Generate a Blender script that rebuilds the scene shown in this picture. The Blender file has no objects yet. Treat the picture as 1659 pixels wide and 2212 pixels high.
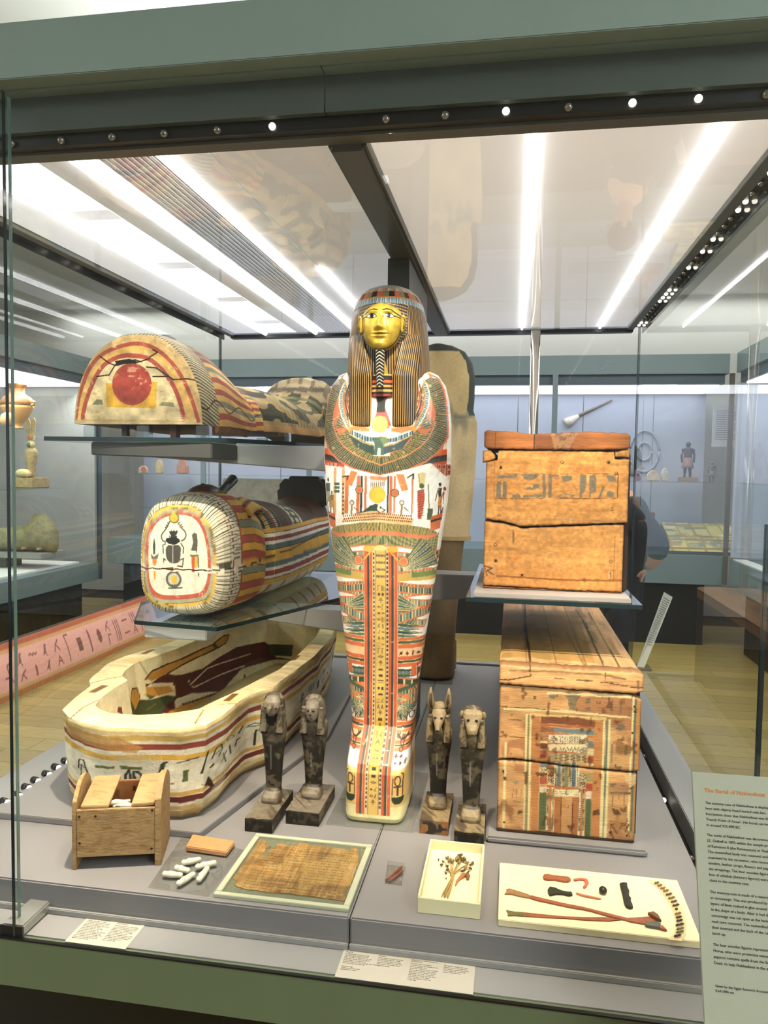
import bpy, bmesh, math, random
import numpy as np
from mathutils import Vector, Matrix, Euler

# ------------------------------------------------------------------ camera, world, large lights, exposure
SC = bpy.context.scene
COL = SC.collection
PI = math.pi
W, H, FPX = 1659, 2212, 1620.59
YAW, PIT, ROLL = [math.radians(a) for a in (-9.6124, -3.1149, 0.8112)]
CAM = np.array([0., 0., 1.6])
_f = np.array([math.sin(YAW) * math.cos(PIT), math.cos(YAW) * math.cos(PIT), math.sin(PIT)])
_r0 = np.array([math.cos(YAW), -math.sin(YAW), 0.]); _u0 = np.cross(_r0, _f)
_r = math.cos(ROLL) * _r0 + math.sin(ROLL) * _u0
_u = -math.sin(ROLL) * _r0 + math.cos(ROLL) * _u0
cd = bpy.data.cameras.new('camera'); cam = bpy.data.objects.new('camera', cd); COL.objects.link(cam)
cam.matrix_world = Matrix(((_r[0], _u[0], -_f[0], 0), (_r[1], _u[1], -_f[1], 0), (_r[2], _u[2], -_f[2], 1.6), (0, 0, 0, 1)))
cd.sensor_fit = 'VERTICAL'; cd.sensor_height = 36.0; cd.lens = FPX / H * 36.0
cd.clip_start = 0.05; cd.clip_end = 100
SC.camera = cam
wd = bpy.data.worlds.new('world'); SC.world = wd; wd.use_nodes = True
wd.node_tree.nodes['Background'].inputs[0].default_value = (0.55, 0.6, 0.62, 1)
wd.node_tree.nodes['Background'].inputs[1].default_value = 0.25
def area(name, loc, sx, sy, power, col, rot=(0, 0, 0)):
    l = bpy.data.lights.new(name, 'AREA'); l.shape = 'RECTANGLE'; l.size = sx; l.size_y = sy; l.energy = power; l.color = col
    o = bpy.data.objects.new(name, l); o.location = loc; o.rotation_euler = rot; COL.objects.link(o); return o
area('gallery_light', (3.1, -1.2, 3.5), 0.9, 2.6, 185, (.96, .99, .98))
area('gallery_light', (-5.4, -1.2, 3.5), 0.9, 2.6, 215, (.96, .99, .98))
area('gallery_light', (1.4, 4.6, 3.5), 0.8, 4.0, 40, (1, .94, .86))
area('gallery_light', (-2.7, 4.6, 3.5), 0.8, 4.0, 36, (1, .94, .86))
area('gallery_light', (-0.9, 5.9, 3.5), 5.0, 0.7, 50, (1, .95, .88))
area('added_ceiling_fill', (-.6, 3.1, 2.72), 1.6, 1.6, 40, (.95, 1, 1), (PI, 0, 0))  # unseen fill lamp, added to brighten the gallery ceiling
area('added_wall_fill', (-1.2, 8.72, 3.58), 9.0, 0.25, 26, (1, .98, .95))  # added area lamp, out of view, lifts the back wall
SC.view_settings.view_transform = 'Standard'; SC.view_settings.look = 'None'
SC.view_settings.gamma = 1.0; SC.view_settings.use_curve_mapping = False
SC.view_settings.exposure = 0.6
SC.cycles.use_denoising = True
SC.cycles.transparent_max_bounces = 24; SC.cycles.max_bounces = 8; SC.cycles.diffuse_bounces = 4; SC.cycles.glossy_bounces = 4
SC.cycles.sample_clamp_indirect = 4.0
SC.cycles.caustics_reflective = False; SC.cycles.caustics_refractive = False

# ------------------------------------------------------------------ helpers: pixel of the photograph -> point at a real depth
def ray(x, y): return _r * (x - W / 2) / FPX - _u * (y - H / 2) / FPX + _f
def aty(x, y, Y):
    d = ray(x, y); return CAM + d * (Y - CAM[1]) / d[1]
def atz(x, y, Z):
    d = ray(x, y); return CAM + d * (Z - CAM[2]) / d[2]
def atx(x, y, X):
    d = ray(x, y); return CAM + d * (X - CAM[0]) / d[0]
R = random.Random(7)

def rgb(c):
    if isinstance(c, str): return tuple(int(c[i:i + 2], 16) / 255 for i in (0, 2, 4))
    return tuple(v / 255 for v in c)
def lin(a):
    a = np.asarray(a, float); return np.where(a <= .04045, a / 12.92, ((np.maximum(a, 0) + .055) / 1.055) ** 2.4)
def l4(c): return tuple(float(v) for v in lin(rgb(c))) + (1.,)

def vnoise(x, y, seed=0):
    x = np.asarray(x, float); y = np.asarray(y, float)
    rs = np.random.RandomState(seed); T = rs.rand(256, 256)
    xi = np.floor(x).astype(int); yi = np.floor(y).astype(int); fx = x - xi; fy = y - yi
    fx = fx * fx * (3 - 2 * fx); fy = fy * fy * (3 - 2 * fy)
    g = lambda a, b: T[a % 256, b % 256]
    return (g(xi, yi) * (1 - fx) + g(xi + 1, yi) * fx) * (1 - fy) + (g(xi, yi + 1) * (1 - fx) + g(xi + 1, yi + 1) * fx) * fy

# ------------------------------------------------------------------ materials
MATS = {}
def nd(nt, t, **k):
    n = nt.nodes.new(t)
    for a, b in k.items(): setattr(n, a, b)
    return n
def mat(key, col=None, rough=.6, metal=0., vc=False, mott=.12, mscale=40., bump=0., bscale=120., spec=.4, stretch=(1, 1, 1), rand=0., coat=0., grain=0., gcol=None):
    """principled material with procedural mottling; vc: painted colours from the mesh's colour attribute"""
    if key in MATS: return MATS[key]
    m = bpy.data.materials.new(key); m.use_nodes = True; nt = m.node_tree; b = nt.nodes['Principled BSDF']
    b.inputs['Roughness'].default_value = rough; b.inputs['Metallic'].default_value = metal
    b.inputs['Specular IOR Level'].default_value = spec; b.inputs['Coat Weight'].default_value = coat
    tc = nd(nt, 'ShaderNodeTexCoord'); mp = nd(nt, 'ShaderNodeMapping'); mp.inputs['Scale'].default_value = stretch
    nt.links.new(tc.outputs['Object'], mp.inputs[0])
    if vc:
        a = nd(nt, 'ShaderNodeVertexColor'); a.layer_name = 'Col'; src = a.outputs[0]
    else:
        a = nd(nt, 'ShaderNodeRGB'); a.outputs[0].default_value = l4(col); src = a.outputs[0]
    n1 = nd(nt, 'ShaderNodeTexNoise'); n1.inputs['Scale'].default_value = mscale; n1.inputs['Detail'].default_value = 6; n1.inputs['Roughness'].default_value = .65
    nt.links.new(mp.outputs[0], n1.inputs['Vector'])
    r = nd(nt, 'ShaderNodeMapRange'); r.inputs[1].default_value = .25; r.inputs[2].default_value = .75; r.inputs[3].default_value = 1 - mott; r.inputs[4].default_value = 1 + mott * .8
    nt.links.new(n1.outputs[0], r.inputs[0])
    mx = nd(nt, 'ShaderNodeMix', data_type='RGBA', blend_type='MULTIPLY'); mx.inputs[0].default_value = 1
    nt.links.new(src, mx.inputs[6]); nt.links.new(r.outputs[0], mx.inputs[7]); out = mx.outputs[2]
    if grain:
        w = nd(nt, 'ShaderNodeTexNoise'); w.inputs['Scale'].default_value = grain; w.inputs['Detail'].default_value = 4
        nt.links.new(mp.outputs[0], w.inputs['Vector'])
        rr = nd(nt, 'ShaderNodeMapRange'); rr.inputs[1].default_value = .52; rr.inputs[2].default_value = .68
        nt.links.new(w.outputs[0], rr.inputs[0])
        mg = nd(nt, 'ShaderNodeMix', data_type='RGBA'); nt.links.new(rr.outputs[0], mg.inputs[0]); nt.links.new(out, mg.inputs[6]); mg.inputs[7].default_value = l4(gcol); out = mg.outputs[2]
    if rand:
        oi = nd(nt, 'ShaderNodeObjectInfo'); rr = nd(nt, 'ShaderNodeMapRange'); rr.inputs[3].default_value = 1 - rand; rr.inputs[4].default_value = 1 + rand
        nt.links.new(oi.outputs['Random'], rr.inputs[0])
        m3 = nd(nt, 'ShaderNodeMix', data_type='RGBA', blend_type='MULTIPLY'); m3.inputs[0].default_value = 1
        nt.links.new(out, m3.inputs[6]); nt.links.new(rr.outputs[0], m3.inputs[7]); out = m3.outputs[2]
    nt.links.new(out, b.inputs['Base Color'])
    if bump:
        n2 = nd(nt, 'ShaderNodeTexNoise'); n2.inputs['Scale'].default_value = bscale; n2.inputs['Detail'].default_value = 5
        nt.links.new(mp.outputs[0], n2.inputs['Vector'])
        bp = nd(nt, 'ShaderNodeBump'); bp.inputs['Strength'].default_value = bump; bp.inputs['Distance'].default_value = .004
        nt.links.new(n2.outputs[0], bp.inputs['Height']); nt.links.new(bp.outputs[0], b.inputs['Normal'])
    MATS[key] = m; return m
def glow(key, col, s):
    if key in MATS: return MATS[key]
    m = bpy.data.materials.new(key); m.use_nodes = True; nt = m.node_tree; b = nt.nodes['Principled BSDF']
    b.inputs['Base Color'].default_value = (.8, .8, .8, 1); b.inputs['Emission Color'].default_value = l4(col); b.inputs['Emission Strength'].default_value = s
    MATS[key] = m; return m
def glassmat(key, tint, ior=1.45, gain=1.0, rough=0.0):
    if key in MATS: return MATS[key]
    m = bpy.data.materials.new(key); m.use_nodes = True; nt = m.node_tree; nt.nodes.clear()
    o = nd(nt, 'ShaderNodeOutputMaterial'); t = nd(nt, 'ShaderNodeBsdfTransparent'); t.inputs[0].default_value = tuple(tint) + (1,)
    g = nd(nt, 'ShaderNodeBsdfGlossy'); g.inputs['Roughness'].default_value = rough; g.inputs[0].default_value = (1, 1, 1, 1)
    f = nd(nt, 'ShaderNodeFresnel'); f.inputs[0].default_value = ior
    mu = nd(nt, 'ShaderNodeMath', operation='MULTIPLY'); mu.inputs[1].default_value = gain; mu.use_clamp = True
    geo = nd(nt, 'ShaderNodeNewGeometry'); sb = nd(nt, 'ShaderNodeMath', operation='SUBTRACT'); sb.inputs[0].default_value = 1
    nt.links.new(geo.outputs['Backfacing'], sb.inputs[1])
    m2 = nd(nt, 'ShaderNodeMath', operation='MULTIPLY')
    nt.links.new(f.outputs[0], mu.inputs[0]); nt.links.new(mu.outputs[0], m2.inputs[0]); nt.links.new(sb.outputs[0], m2.inputs[1])
    mx = nd(nt, 'ShaderNodeMixShader'); nt.links.new(m2.outputs[0], mx.inputs[0]); nt.links.new(t.outputs[0], mx.inputs[1]); nt.links.new(g.outputs[0], mx.inputs[2])
    nt.links.new(mx.outputs[0], o.inputs[0]); MATS[key] = m; return m

# ------------------------------------------------------------------ object helpers
def link(name, me, m=None, parent=None):
    o = bpy.data.objects.new(name, me); COL.objects.link(o)
    if m is not None: me.materials.append(m)
    if parent is not None: o.parent = parent; o.matrix_parent_inverse = parent.matrix_basis.inverted()
    return o
def thing(name, label, cat, loc=(0, 0, 0), group=None):
    o = bpy.data.objects.new(name, None); COL.objects.link(o); o.location = loc; o.empty_display_size = .05
    o['label'] = label; o['category'] = cat
    if group: o['group'] = group
    return o
def tag(o, label, cat, group=None):
    o['label'] = label; o['category'] = cat
    if group: o['group'] = group
    return o
def struct(o): o['kind'] = 'structure'; return o
class MB:
    def __init__(s): s.v = []; s.f = []
    def add(s, vs, fs):
        k = len(s.v); s.v += [tuple(map(float, p)) for p in vs]; s.f += [tuple(i + k for i in f) for f in fs]; return s
    def box(s, lo, hi, rz=0, c=None):
        x0, y0, z0 = lo; x1, y1, z1 = hi
        vs = [(x0, y0, z0), (x1, y0, z0), (x1, y1, z0), (x0, y1, z0), (x0, y0, z1), (x1, y0, z1), (x1, y1, z1), (x0, y1, z1)]
        if rz:
            cx, cy = c or ((x0 + x1) / 2, (y0 + y1) / 2); C, S = math.cos(rz), math.sin(rz)
            vs = [(cx + (x - cx) * C - (y - cy) * S, cy + (x - cx) * S + (y - cy) * C, z) for x, y, z in vs]
        return s.add(vs, [(0, 3, 2, 1), (4, 5, 6, 7), (0, 1, 5, 4), (1, 2, 6, 5), (2, 3, 7, 6), (3, 0, 4, 7)])
    def tube(s, pts, r, n=8, caps=True):
        pts = [Vector(p) for p in pts]; rs = r if isinstance(r, (list, tuple)) else [r] * len(pts); rings = []
        for i, p in enumerate(pts):
            d = (pts[min(i + 1, len(pts) - 1)] - pts[max(i - 1, 0)]).normalized()
            a = d.orthogonal().normalized() if abs(d.z) > .99 else d.cross(Vector((0, 0, 1))).normalized()
            b = d.cross(a).normalized()
            rings.append([p + (a * math.cos(2 * PI * k / n) + b * math.sin(2 * PI * k / n)) * rs[i] for k in range(n)])
        vs = [q for rg in rings for q in rg]
        fs = [(i * n + k, i * n + (k + 1) % n, (i + 1) * n + (k + 1) % n, (i + 1) * n + k) for i in range(len(pts) - 1) for k in range(n)]
        if caps: fs += [tuple(range(n - 1, -1, -1)), tuple(range((len(pts) - 1) * n, len(pts) * n))]
        return s.add(vs, fs)
    def lathe(s, prof, c=(0, 0), n=24):
        vs = [(c[0] + r * math.cos(2 * PI * k / n), c[1] + r * math.sin(2 * PI * k / n), z) for r, z in prof for k in range(n)]
        fs = [(i * n + k, i * n + (k + 1) % n, (i + 1) * n + (k + 1) % n, (i + 1) * n + k) for i in range(len(prof) - 1) for k in range(n)]
        fs += [tuple(range(n - 1, -1, -1)), tuple(range((len(prof) - 1) * n, len(prof) * n))]
        return s.add(vs, fs)
    def prism(s, pts, z0, z1):
        n = len(pts)
        vs = [(p[0], p[1], z0) for p in pts] + [(p[0], p[1], z1) for p in pts]
        return s.add(vs, [tuple(range(n - 1, -1, -1)), tuple(range(n, 2 * n))] + [(i, (i + 1) % n, n + (i + 1) % n, n + i) for i in range(n)])
    def prismy(s, pts, y0, y1):
        n = len(pts)
        vs = [(p[0], y0, p[1]) for p in pts] + [(p[0], y1, p[1]) for p in pts]
        return s.add(vs, [tuple(range(n)), tuple(range(2 * n - 1, n - 1, -1))] + [(i, n + i, n + (i + 1) % n, (i + 1) % n) for i in range(n)])
    def prismx(s, pts, x0, x1):
        n = len(pts)
        vs = [(x0, p[0], p[1]) for p in pts] + [(x1, p[0], p[1]) for p in pts]
        return s.add(vs, [tuple(range(n - 1, -1, -1)), tuple(range(n, 2 * n))] + [(i, (i + 1) % n, n + (i + 1) % n, n + i) for i in range(n)])
    def ell(s, c, r, nu=16, nv=10):
        vs = []; fs = []
        for j in range(nv + 1):
            t = PI * j / nv
            for i in range(nu):
                a = 2 * PI * i / nu; vs.append((c[0] + r[0] * math.sin(t) * math.cos(a), c[1] + r[1] * math.sin(t) * math.sin(a), c[2] + r[2] * math.cos(t)))
        fs = [(j * nu + i, (j + 1) * nu + i, (j + 1) * nu + (i + 1) % nu, j * nu + (i + 1) % nu) for j in range(nv) for i in range(nu)]
        return s.add(vs, fs)
    def build(s, name, m, parent=None, smooth=False, bevel=0., fix=True):
        me = bpy.data.meshes.new(name); me.from_pydata(s.v, [], s.f)
        if fix or bevel:
            bm = bmesh.new(); bm.from_mesh(me)
            bmesh.ops.remove_doubles(bm, verts=bm.verts, dist=1e-6)
            if bevel:
                es = [e for e in bm.edges if len(e.link_faces) == 2 and e.calc_face_angle(0) > .6]
                bmesh.ops.bevel(bm, geom=es, offset=bevel, segments=2, affect='EDGES', clamp_overlap=True)
            bmesh.ops.recalc_face_normals(bm, faces=bm.faces); bm.to_mesh(me); bm.free()
        if smooth: me.shade_smooth()
        return link(name, me, m, parent)
def box(name, lo, hi, m, parent=None, bevel=0.): return MB().box(lo, hi).build(name, m, parent, bevel=bevel)

def mesh_np(name, V, F, m, parent=None, cols=None, smooth=True):
    """V (n,3), F (k,4) quads, cols (n,3) sRGB"""
    me = bpy.data.meshes.new(name); V = np.asarray(V, np.float32); F = np.asarray(F, np.int32)
    me.vertices.add(len(V)); me.vertices.foreach_set('co', V.ravel())
    me.loops.add(F.size); me.loops.foreach_set('vertex_index', F.ravel())
    me.polygons.add(len(F)); me.polygons.foreach_set('loop_start', np.arange(0, F.size, F.shape[1], dtype=np.int32))
    me.update(calc_edges=True); me.validate()
    if smooth: me.shade_smooth()
    if cols is not None:
        a = me.color_attributes.new('Col', 'FLOAT_COLOR', 'POINT'); c = np.ones((len(V), 4), np.float32); c[:, :3] = lin(cols); a.data.foreach_set('color', c.ravel())
    return link(name, me, m, parent)
def gridfaces(n, mm, wrap=False, off=0):
    i = np.arange(n - 1)[:, None]; j = np.arange(mm if wrap else mm - 1)[None, :]; j2 = (j + 1) % mm
    return np.stack([i * mm + j, i * mm + j2, (i + 1) * mm + j2, (i + 1) * mm + j], -1).reshape(-1, 4) + off
def loft(name, rings, m, parent=None, colf=None, caps=(True, True), flip=False):
    """rings (n,k,3) closed sections; ends closed with a fan squeezed to the centre"""
    P = np.asarray(rings, float); n, k, _ = P.shape
    L = [P[i] for i in range(n)]
    if caps[0]: c = P[0].mean(0); L = [np.repeat(c[None], k, 0) + (P[0] - c) * .001] + L
    if caps[1]: c = P[-1].mean(0); L = L + [np.repeat(c[None], k, 0) + (P[-1] - c) * .001]
    P = np.stack(L); F = gridfaces(len(L), k, True)
    if flip: F = F[:, ::-1]
    V = P.reshape(-1, 3); return mesh_np(name, V, F, m, parent, None if colf is None else colf(V))
def sup(t, hw, dp, n):
    c, s = np.cos(t), np.sin(t); return hw * np.sign(c) * np.abs(c) ** (2 / n), dp * np.sign(s) * np.abs(s) ** (2 / n)

class Cv:
    """a painted skin: flat colours laid down with brush shapes in metres, later read per vertex"""
    def __init__(s, u0, u1, v0, v1, res, base):
        s.u0, s.v0, s.res = u0, v0, res; s.n = int((u1 - u0) / res) + 2; s.m = int((v1 - v0) / res) + 2
        s.a = np.empty((s.m, s.n, 3), np.float32); s.a[:] = rgb(base); s.T = lambda p: p
    def _bb(s, P, pad=0):
        x0 = max(int((P[:, 0].min() - pad - s.u0) / s.res), 0); x1 = min(int((P[:, 0].max() + pad - s.u0) / s.res) + 2, s.n)
        y0 = max(int((P[:, 1].min() - pad - s.v0) / s.res), 0); y1 = min(int((P[:, 1].max() + pad - s.v0) / s.res) + 2, s.m)
        if x1 <= x0 or y1 <= y0: return None
        return x0, x1, y0, y1, (s.u0 + np.arange(x0, x1) * s.res)[None, :], (s.v0 + np.arange(y0, y1) * s.res)[:, None]
    def _put(s, bb, mk, col, al=1.):
        x0, x1, y0, y1 = bb[:4]; A = s.a[y0:y1, x0:x1]; A[mk] = A[mk] * (1 - al) + np.array(rgb(col), np.float32) * al
    def poly(s, pts, col, al=1., raw=False):
        P = np.array([p if raw else s.T(p) for p in pts], float); bb = s._bb(P)
        if bb is None: return
        X, Y = bb[4], bb[5]; ins = np.zeros((Y.shape[0], X.shape[1]), bool)
        for i in range(len(P)):
            x1, y1 = P[i]; x2, y2 = P[i - 1]
            if y1 == y2: continue
            c = ((y1 > Y) != (y2 > Y)) & (X < (x2 - x1) * (Y - y1) / (y2 - y1) + x1); ins ^= c
        s._put(bb, ins, col, al)
    def line(s, pts, w, col, al=1., raw=False, closed=False):
        P = [p if raw else s.T(p) for p in pts]
        if closed: P = P + [P[0]]
        for a, b in zip(P[:-1], P[1:]):
            a = np.array(a, float); b = np.array(b, float); bb = s._bb(np.array([a, b]), w)
            if bb is None: continue
            d = b - a; L = d @ d + 1e-12; t = np.clip(((bb[4] - a[0]) * d[0] + (bb[5] - a[1]) * d[1]) / L, 0, 1)
            s._put(bb, (bb[4] - a[0] - t * d[0]) ** 2 + (bb[5] - a[1] - t * d[1]) ** 2 < (w / 2) ** 2, col, al)
    def ell(s, c, rx, ry, col, al=1., raw=False):
        c = np.array(c if raw else s.T(c), float); bb = s._bb(np.array([c - (rx, ry), c + (rx, ry)]))
        if bb is None: return
        s._put(bb, ((bb[4] - c[0]) / rx) ** 2 + ((bb[5] - c[1]) / ry) ** 2 < 1, col, al)
    def ring(s, c, r, w, col, ry=None):
        c = np.array(s.T(c)); ry = ry or r; s.line([(c[0] + r * math.cos(k * PI / 12), c[1] + ry * math.sin(k * PI / 12)) for k in range(25)], w, col, raw=True)
    def band(s, A, B, n, cols, raw=False, gap=None, gw=.25):
        """stripes across the strip between polylines A and B"""
        A = np.array([p if raw else s.T(p) for p in A], float); B = np.array([p if raw else s.T(p) for p in B], float)
        A, B = resamp(A, n + 1), resamp(B, n + 1)
        for i in range(n):
            s.poly([A[i], A[i + 1], B[i + 1], B[i]], cols[i % len(cols)], raw=True)
            if gap: s.poly([A[i], A[i] + (A[i + 1] - A[i]) * gw, B[i] + (B[i + 1] - B[i]) * gw, B[i]], gap, raw=True)
    def noise(s, sc, amt, seed=1, tint=(1, 1, 1)):
        X = s.u0 + np.arange(s.n) * s.res; Y = s.v0 + np.arange(s.m) * s.res; X, Y = np.meshgrid(X, Y)
        f = (vnoise(X * sc[0], Y * sc[1], seed) - .5) + .5 * (vnoise(X * sc[0] * 2.3, Y * sc[1] * 2.3, seed + 1) - .5)
        s.a *= (1 + amt * 2 * f)[..., None] * np.ones(3)
    def patch(s, sc, thr, col, al=.8, seed=3, mask=None):
        X = s.u0 + np.arange(s.n) * s.res; Y = s.v0 + np.arange(s.m) * s.res; X, Y = np.meshgrid(X, Y)
        f = .6 * vnoise(X * sc[0], Y * sc[1], seed) + .4 * vnoise(X * sc[0] * 3, Y * sc[1] * 3, seed + 1)
        mk = np.clip((f - thr) / .06, 0, 1) * al
        if mask is not None: mk = mk * mask(X, Y)
        s.a = s.a * (1 - mk[..., None]) + np.array(rgb(col), np.float32) * mk[..., None]
    def get(s, u, v):
        x = np.clip((np.asarray(u) - s.u0) / s.res, 0, s.n - 1.001); y = np.clip((np.asarray(v) - s.v0) / s.res, 0, s.m - 1.001)
        i, j = x.astype(int), y.astype(int); fx, fy = (x - i)[..., None], (y - j)[..., None]; a = s.a
        return np.clip((a[j, i] * (1 - fx) + a[j, i + 1] * fx) * (1 - fy) + (a[j + 1, i] * (1 - fx) + a[j + 1, i + 1] * fx) * fy, 0, 1)
def resamp(P, n):
    P = np.asarray(P, float); d = np.r_[0, np.cumsum(np.hypot(*np.diff(P, axis=0).T[:2]))]; t = np.linspace(0, d[-1], n)
    return np.stack([np.interp(t, d, P[:, k]) for k in range(P.shape[1])], 1)
def smooth(P, it=2, closed=False):
    P = [np.array(p, float) for p in P]
    for _ in range(it):
        Q = [] if closed else [P[0]]
        for a, b in zip(P, P[1:] + (P[:1] if closed else [])): Q += [a * .75 + b * .25, a * .25 + b * .75]
        P = Q if closed else Q + [P[-1]]
    return P

# hieroglyph-like strokes in a unit square (x right, y up): list of ('l', pts) lines, ('p', pts) fills, ('e', c, rx, ry)
GL = [
 [('l', [(.1, .5), (.3, .62), (.45, .42), (.6, .62), (.75, .42), (.9, .55)])],
 [('l', [(.1, .5), (.5, .72), (.9, .5), (.5, .32), (.1, .5)])],
 [('p', [(.1, .3), (.9, .3), (.8, .55), (.5, .68), (.2, .55)])],
 [('p', [(.42, 0), (.58, 0), (.62, .8), (.5, 1), (.38, .8)])],
 [('l', [(.3, 0), (.3, 1), (.75, 1)])],
 [('e', (.5, .5), .3, .3)],
 [('p', [(.15, .1), (.3, .35), (.5, .75), (.62, .95), (.8, .9), (.68, .75), (.6, .5), (.55, .2), (.6, 0), (.5, 0), (.45, .25)])],
 [('l', [(.2, 0), (.2, .9)]), ('l', [(.5, 0), (.5, .9)]), ('l', [(.8, 0), (.8, .9)])],
 [('l', [(.5, 0), (.5, .55)]), ('l', [(.2, .5), (.8, .5)]), ('l', [(.5, .55), (.35, .8), (.5, .98), (.65, .8), (.5, .55)])],
 [('l', [(.1, .2), (.9, .2)]), ('l', [(.1, .75), (.9, .75)])],
 [('l', [(.15, .1), (.4, .6), (.8, .9)]), ('l', [(.4, .6), (.7, .1)])],
 [('p', [(.2, .2), (.8, .2), (.8, .75), (.2, .75)])],
 [('l', [(.1, .3), (.5, .3), (.55, .7), (.9, .75)]), ('l', [(.5, .3), (.8, .1)])],
 [('l', [(.2, .1), (.5, .9), (.8, .1)]), ('l', [(.3, .4), (.7, .4)])],
]
def glyph(cv, x, y, w, h, col, k=None, lw=None):
    lw = lw or min(abs(w), abs(h)) * .14
    for e in GL[k if k is not None else R.randrange(len(GL))]:
        if e[0] == 'e': cv.ell((x + e[1][0] * w, y + e[1][1] * h), abs(e[2] * w), abs(e[3] * h), col, raw=True)
        elif e[0] == 'l': cv.line([(x + a * w, y + b * h) for a, b in e[1]], lw, col, raw=True)
        else: cv.poly([(x + a * w, y + b * h) for a, b in e[1]], col, raw=True)
def colglyphs(cv, x, y0, y1, w, col, cell=None):
    cell = cell or w; y = y1 - cell
    while y >= y0:
        if R.random() < .45:
            glyph(cv, x + .05 * w, y, w * .45, cell * .85, col); glyph(cv, x + w * .52, y, w * .43, cell * .85, col)
        else: glyph(cv, x + .1 * w, y + .1 * cell, w * .8, cell * .75, col)
        y -= cell
def text(name, body, size, loc, rot, m, parent, spacing=1.0, width=None):
    c = bpy.data.curves.new(name, 'FONT'); c.body = body; c.size = size; c.space_line = spacing; c.extrude = .0002; c.resolution_u = 3
    c.align_y = 'TOP_BASELINE'
    o = bpy.data.objects.new(name, c); COL.objects.link(o); c.materials.append(m)
    me = bpy.data.meshes.new_from_object(o); bpy.data.objects.remove(o); bpy.data.curves.remove(c); o = bpy.data.objects.new(name, me); COL.objects.link(o)
    o.location = loc; o.rotation_euler = rot
    if parent is not None: o.parent = parent; o.matrix_parent_inverse = parent.matrix_basis.inverted()
    return o

# ================================================================== materials used widely
PAINT = mat('painted_metal', '86978e', .45, mott=.05, mscale=3)
PAINTD = mat('painted_metal_base', '606c50', .5, mott=.06, mscale=3)
DARK = mat('charcoal_metal', '3c3d3b', .45, mott=.08, mscale=8)
BLACK = mat('black_metal', '0d0d0e', .4, mott=.1)
DECK = mat('grey_deck', '7c7979', .6, mott=.05, mscale=6, bump=.05)
LEDGE = mat('grey_ledge', '8b8a8a', .5, mott=.05, mscale=5)
CHROME = mat('chrome', 'c8c8c4', .18, metal=1, mott=.03)
WHITE = mat('white_paint', 'e2e2dd', .7, mott=.03, mscale=3)
GREYW = mat('grey_wall_board', '9aa1a8', .7, mott=.05, mscale=2)
PANE = glassmat('clear_glass', (.98, .99, .985), 1.5, 1.0)
PANES = glassmat('side_glass', (.97, .985, .975), 1.5, .85)
PANEB = glassmat('far_glass', (.965, .97, .98), 1.3, .8)
SHELFG = glassmat('shelf_glass', (.86, .92, .90), 1.6, 1.5)
ACRYL = glassmat('clear_acrylic', (.92, .93, .92), 1.45, 1.3)
GEDGE = mat('green_glass_edge', '5d7a72', .15, mott=.2, mscale=6, spec=.8)
GEDGED = mat('dark_glass_edge', '16282a', .12, mott=.2, mscale=6, spec=.8)

# ================================================================== the room
floor = struct(box('floor', (-7.2, -4.2, -.15), (4.2, 9.2, -.022), mat('sub_floor', '3a2f20', .9)))
PLK = mat('oak_floor_board', '9d8a52', .32, mott=.14, mscale=5, stretch=(1, 8, 8), rand=.16, grain=9, gcol='8b7640', bump=.04)
pl_me = {}
yy, row = .9, 0
while yy < 8.4:
    x = -5.4 - R.random() * 1.6
    while x < 3.4:
        L = R.choice((1.5, 1.9, 2.3))
        if L not in pl_me:
            b = MB().box((0, 0, -.022), (L - .003, .176, 0)); me = bpy.data.meshes.new('plank'); me.from_pydata(b.v, [], b.f); me.materials.append(PLK); pl_me[L] = me
        o = bpy.data.objects.new('plank', pl_me[L]); COL.objects.link(o); o.parent = floor; o.location = (x, yy, 0)
        x += L
    yy += .179; row += 1
struct(box('ceiling', (-7.2, -4.2, 3.62), (4.2, 9.2, 3.75), WHITE))
struct(box('wall_back', (-7.2, 9.0, 0), (4.2, 9.2, 3.62), WHITE))
struct(box('wall_left', (-7.2, -4.2, 0), (-7.0, 9.0, 3.62), WHITE))
struct(box('wall_right', (4.0, -4.2, 0), (4.2, 9.0, 3.62), WHITE))
struct(box('wall_front', (-7.0, -4.2, 0), (4.0, -4.0, 3.62), mat('grey_paint', '8d8f90', .8)))
for i, yv in enumerate((1.2, 2.9)):
    struct(box('trim_%d' % (i + 1), (-7.0, yv, 3.56), (4.0, yv + .05, 3.62), WHITE))

# ================================================================== the display case
CX0, CX1, CY0, CY1 = -1.80, .70, 1.665, 4.46
case = thing('display_case', 'large walk-up glass display case with grey-green metal header and base filling the view', 'display case', (-.55, 3.0, 0))
XA, XB = -1.83, .72
# base
box('plinth', (XA + .1, CY0 + .1, 0), (XB - .1, CY1 - .05, .272), BLACK, case)
box('base_panel', (XA, CY0, .272), (XB, CY0 + .02, .398), PAINTD, case, .002)
box('base_side', (XA, CY0 + .021, .272), (XA + .02, CY1 + .04, .398), PAINTD, case)
box('base_side', (XB - .02, CY0 + .021, .272), (XB, CY1 + .04, .398), PAINTD, case)
box('seal_strip', (XA, CY0 - .004, .398), (XB, CY0 + .006, .402), BLACK, case)
box('label_ledge', (XA + .02, CY0 + .021, .38), (-.383, 1.79, .40), LEDGE, case)
box('label_ledge', (-.381, CY0 + .021, .38), (XB - .02, 1.79, .40), LEDGE, case)
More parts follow.
